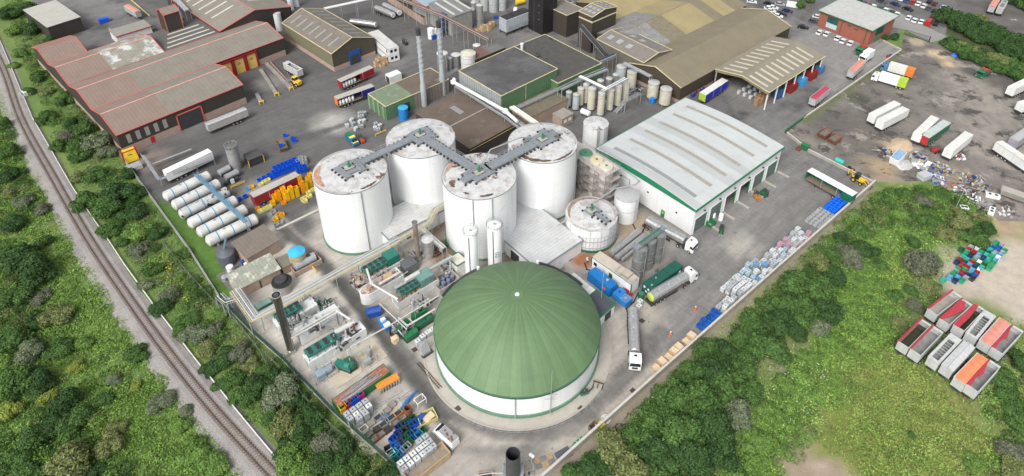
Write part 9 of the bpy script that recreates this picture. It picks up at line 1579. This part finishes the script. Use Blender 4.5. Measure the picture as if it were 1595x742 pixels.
for i,(u,v)in enumerate(((713,637),(646,545),(887,404),(1000,500),(986,609),(560,336),(905,637))):
 small_=plant('drain_cover','dark square drain cover set in the concrete '+['in front of the dome kerb','beside the blowers','on the brown stained concrete','beside the second tanker','between second tanker and yard wall','beside the first digester','right of the timber trestle'][i],'drain cover',G(0,u,v),GRID,[('cover',mat('drain_dark',(.07,.055,.05),.8),lambda b:b.box(-.55,.55,-.55,.55,.012,.05))])
pipe_thing('black_hose','black hose trailing from the green drum to the second tanker',[G(11,775,335,.15),G(11,745,395,.15),G(11,700,435,.15),G(11,712,470,.5)],.14,BLK,False,'hose');pipe_thing('black_hose','black hose coiled beside the blue plant container',[G(11,440,150,.15),G(11,455,190,.15),G(11,480,200,.15)],.14,BLK,False,'hose')
pipe_thing('black_hose','black hose lying on brown concrete between silos and warehouse',[G(7,740,650,.15),G(7,760,690,.15),G(7,800,700,.15),G(7,820,660,.15)],.14,BLK,False,'hose')
SC.view_settings.view_transform='Standard';SC.view_settings.look='None';SC.view_settings.exposure=EXPO;SC.view_settings.gamma=1;SC.view_settings.use_curve_mapping=False
w=bpy.data.worlds.new('World');SC.world=w;w.use_nodes=True;nt=w.node_tree
bg=nt.nodes['Background'];sky=nt.nodes.new('ShaderNodeTexSky');sky.sky_type='NISHITA';sky.sun_disc=False
SEL,SAZ=R(46),R(208)
sky.sun_elevation=SEL;sky.sun_rotation=SAZ;sky.air_density=1.0;sky.dust_density=4.0;sky.ozone_density=1.0
hs=nt.nodes.new('ShaderNodeHueSaturation');hs.inputs['Saturation'].default_value=.25
nt.links.new(sky.outputs[0],hs.inputs['Color']);nt.links.new(hs.outputs[0],bg.inputs[0]);bg.inputs[1].default_value=.15
sd=bpy.data.lights.new('sun','SUN');sun=bpy.data.objects.new('sun',sd);COL.objects.link(sun);sd.energy=1.5;sd.angle=R(26);sd.color=(1,.97,.93)
dv=Vector((math.sin(SAZ)*math.cos(SEL),math.cos(SAZ)*math.cos(SEL),math.sin(SEL)))
sun.rotation_euler=dv.to_track_quat('Z','Y').to_euler();sun.location=(0,0,200)
SC.cycles.max_bounces=5;SC.cycles.diffuse_bounces=3;SC.cycles.glossy_bounces=2;SC.cycles.transmission_bounces=2;SC.cycles.use_denoising=True
SC.cycles.caustics_reflective=False;SC.cycles.caustics_refractive=False
for(size,kind,nm,where),L in TLAB.items():
 L.sort(key=lambda q:q[1])
 for i,(t,y)in enumerate(L):
  rank=('only ' if len(L)==1 else 'nearest ' if i==0 else nth(i)+' nearest ')
  t['label']=f'{rank}{size} {KN[kind]} {nm} {where}'
  t['group']='trees and bushes '+where
def cnt_label(items,fmt):
 D={}
 for it in items:D.setdefault(it[1:],[]).append(it[0])
 for k,L in D.items():
  L.sort(key=lambda t:W2P(*t.location)[0])
  for i,t in enumerate(L):
   rk='only' if len(L)==1 else 'leftmost' if i==0 else nth(i)+' from left'
   t['label']=fmt(rk,*k)
def cnt2(items):
 D={}
 for t,nm,w_,h in items:D.setdefault((nm,w_,h),[]).append(t)
 for(nm,w_,h),L in D.items():
  L.sort(key=lambda t:W2P(*t.location)[0]);top=('','second layer ','third layer ','fourth layer ','fifth layer ')[h]
  for i,t in enumerate(L):
   rk='only' if len(L)==1 else 'leftmost' if i==0 else nth(i)+' from left';t['label']=f"{nm if 'bin' in nm else nm + (' bin' if 'bins' in w_ else ' crate')} {top}{w_}, {rk}"
cnt_label([(t,b_,w_,z)for t,b_,w_,z in TOTES],lambda rk,b_,w_,z:f"{b_} caged tote {'on top ' if z > 0 else ''}{w_}, {rk}")
cnt_label(CARS,lambda rk,c,k,w_:f"{c} {k} parked {w_}, {rk}")
cnt2(CR_LAB)
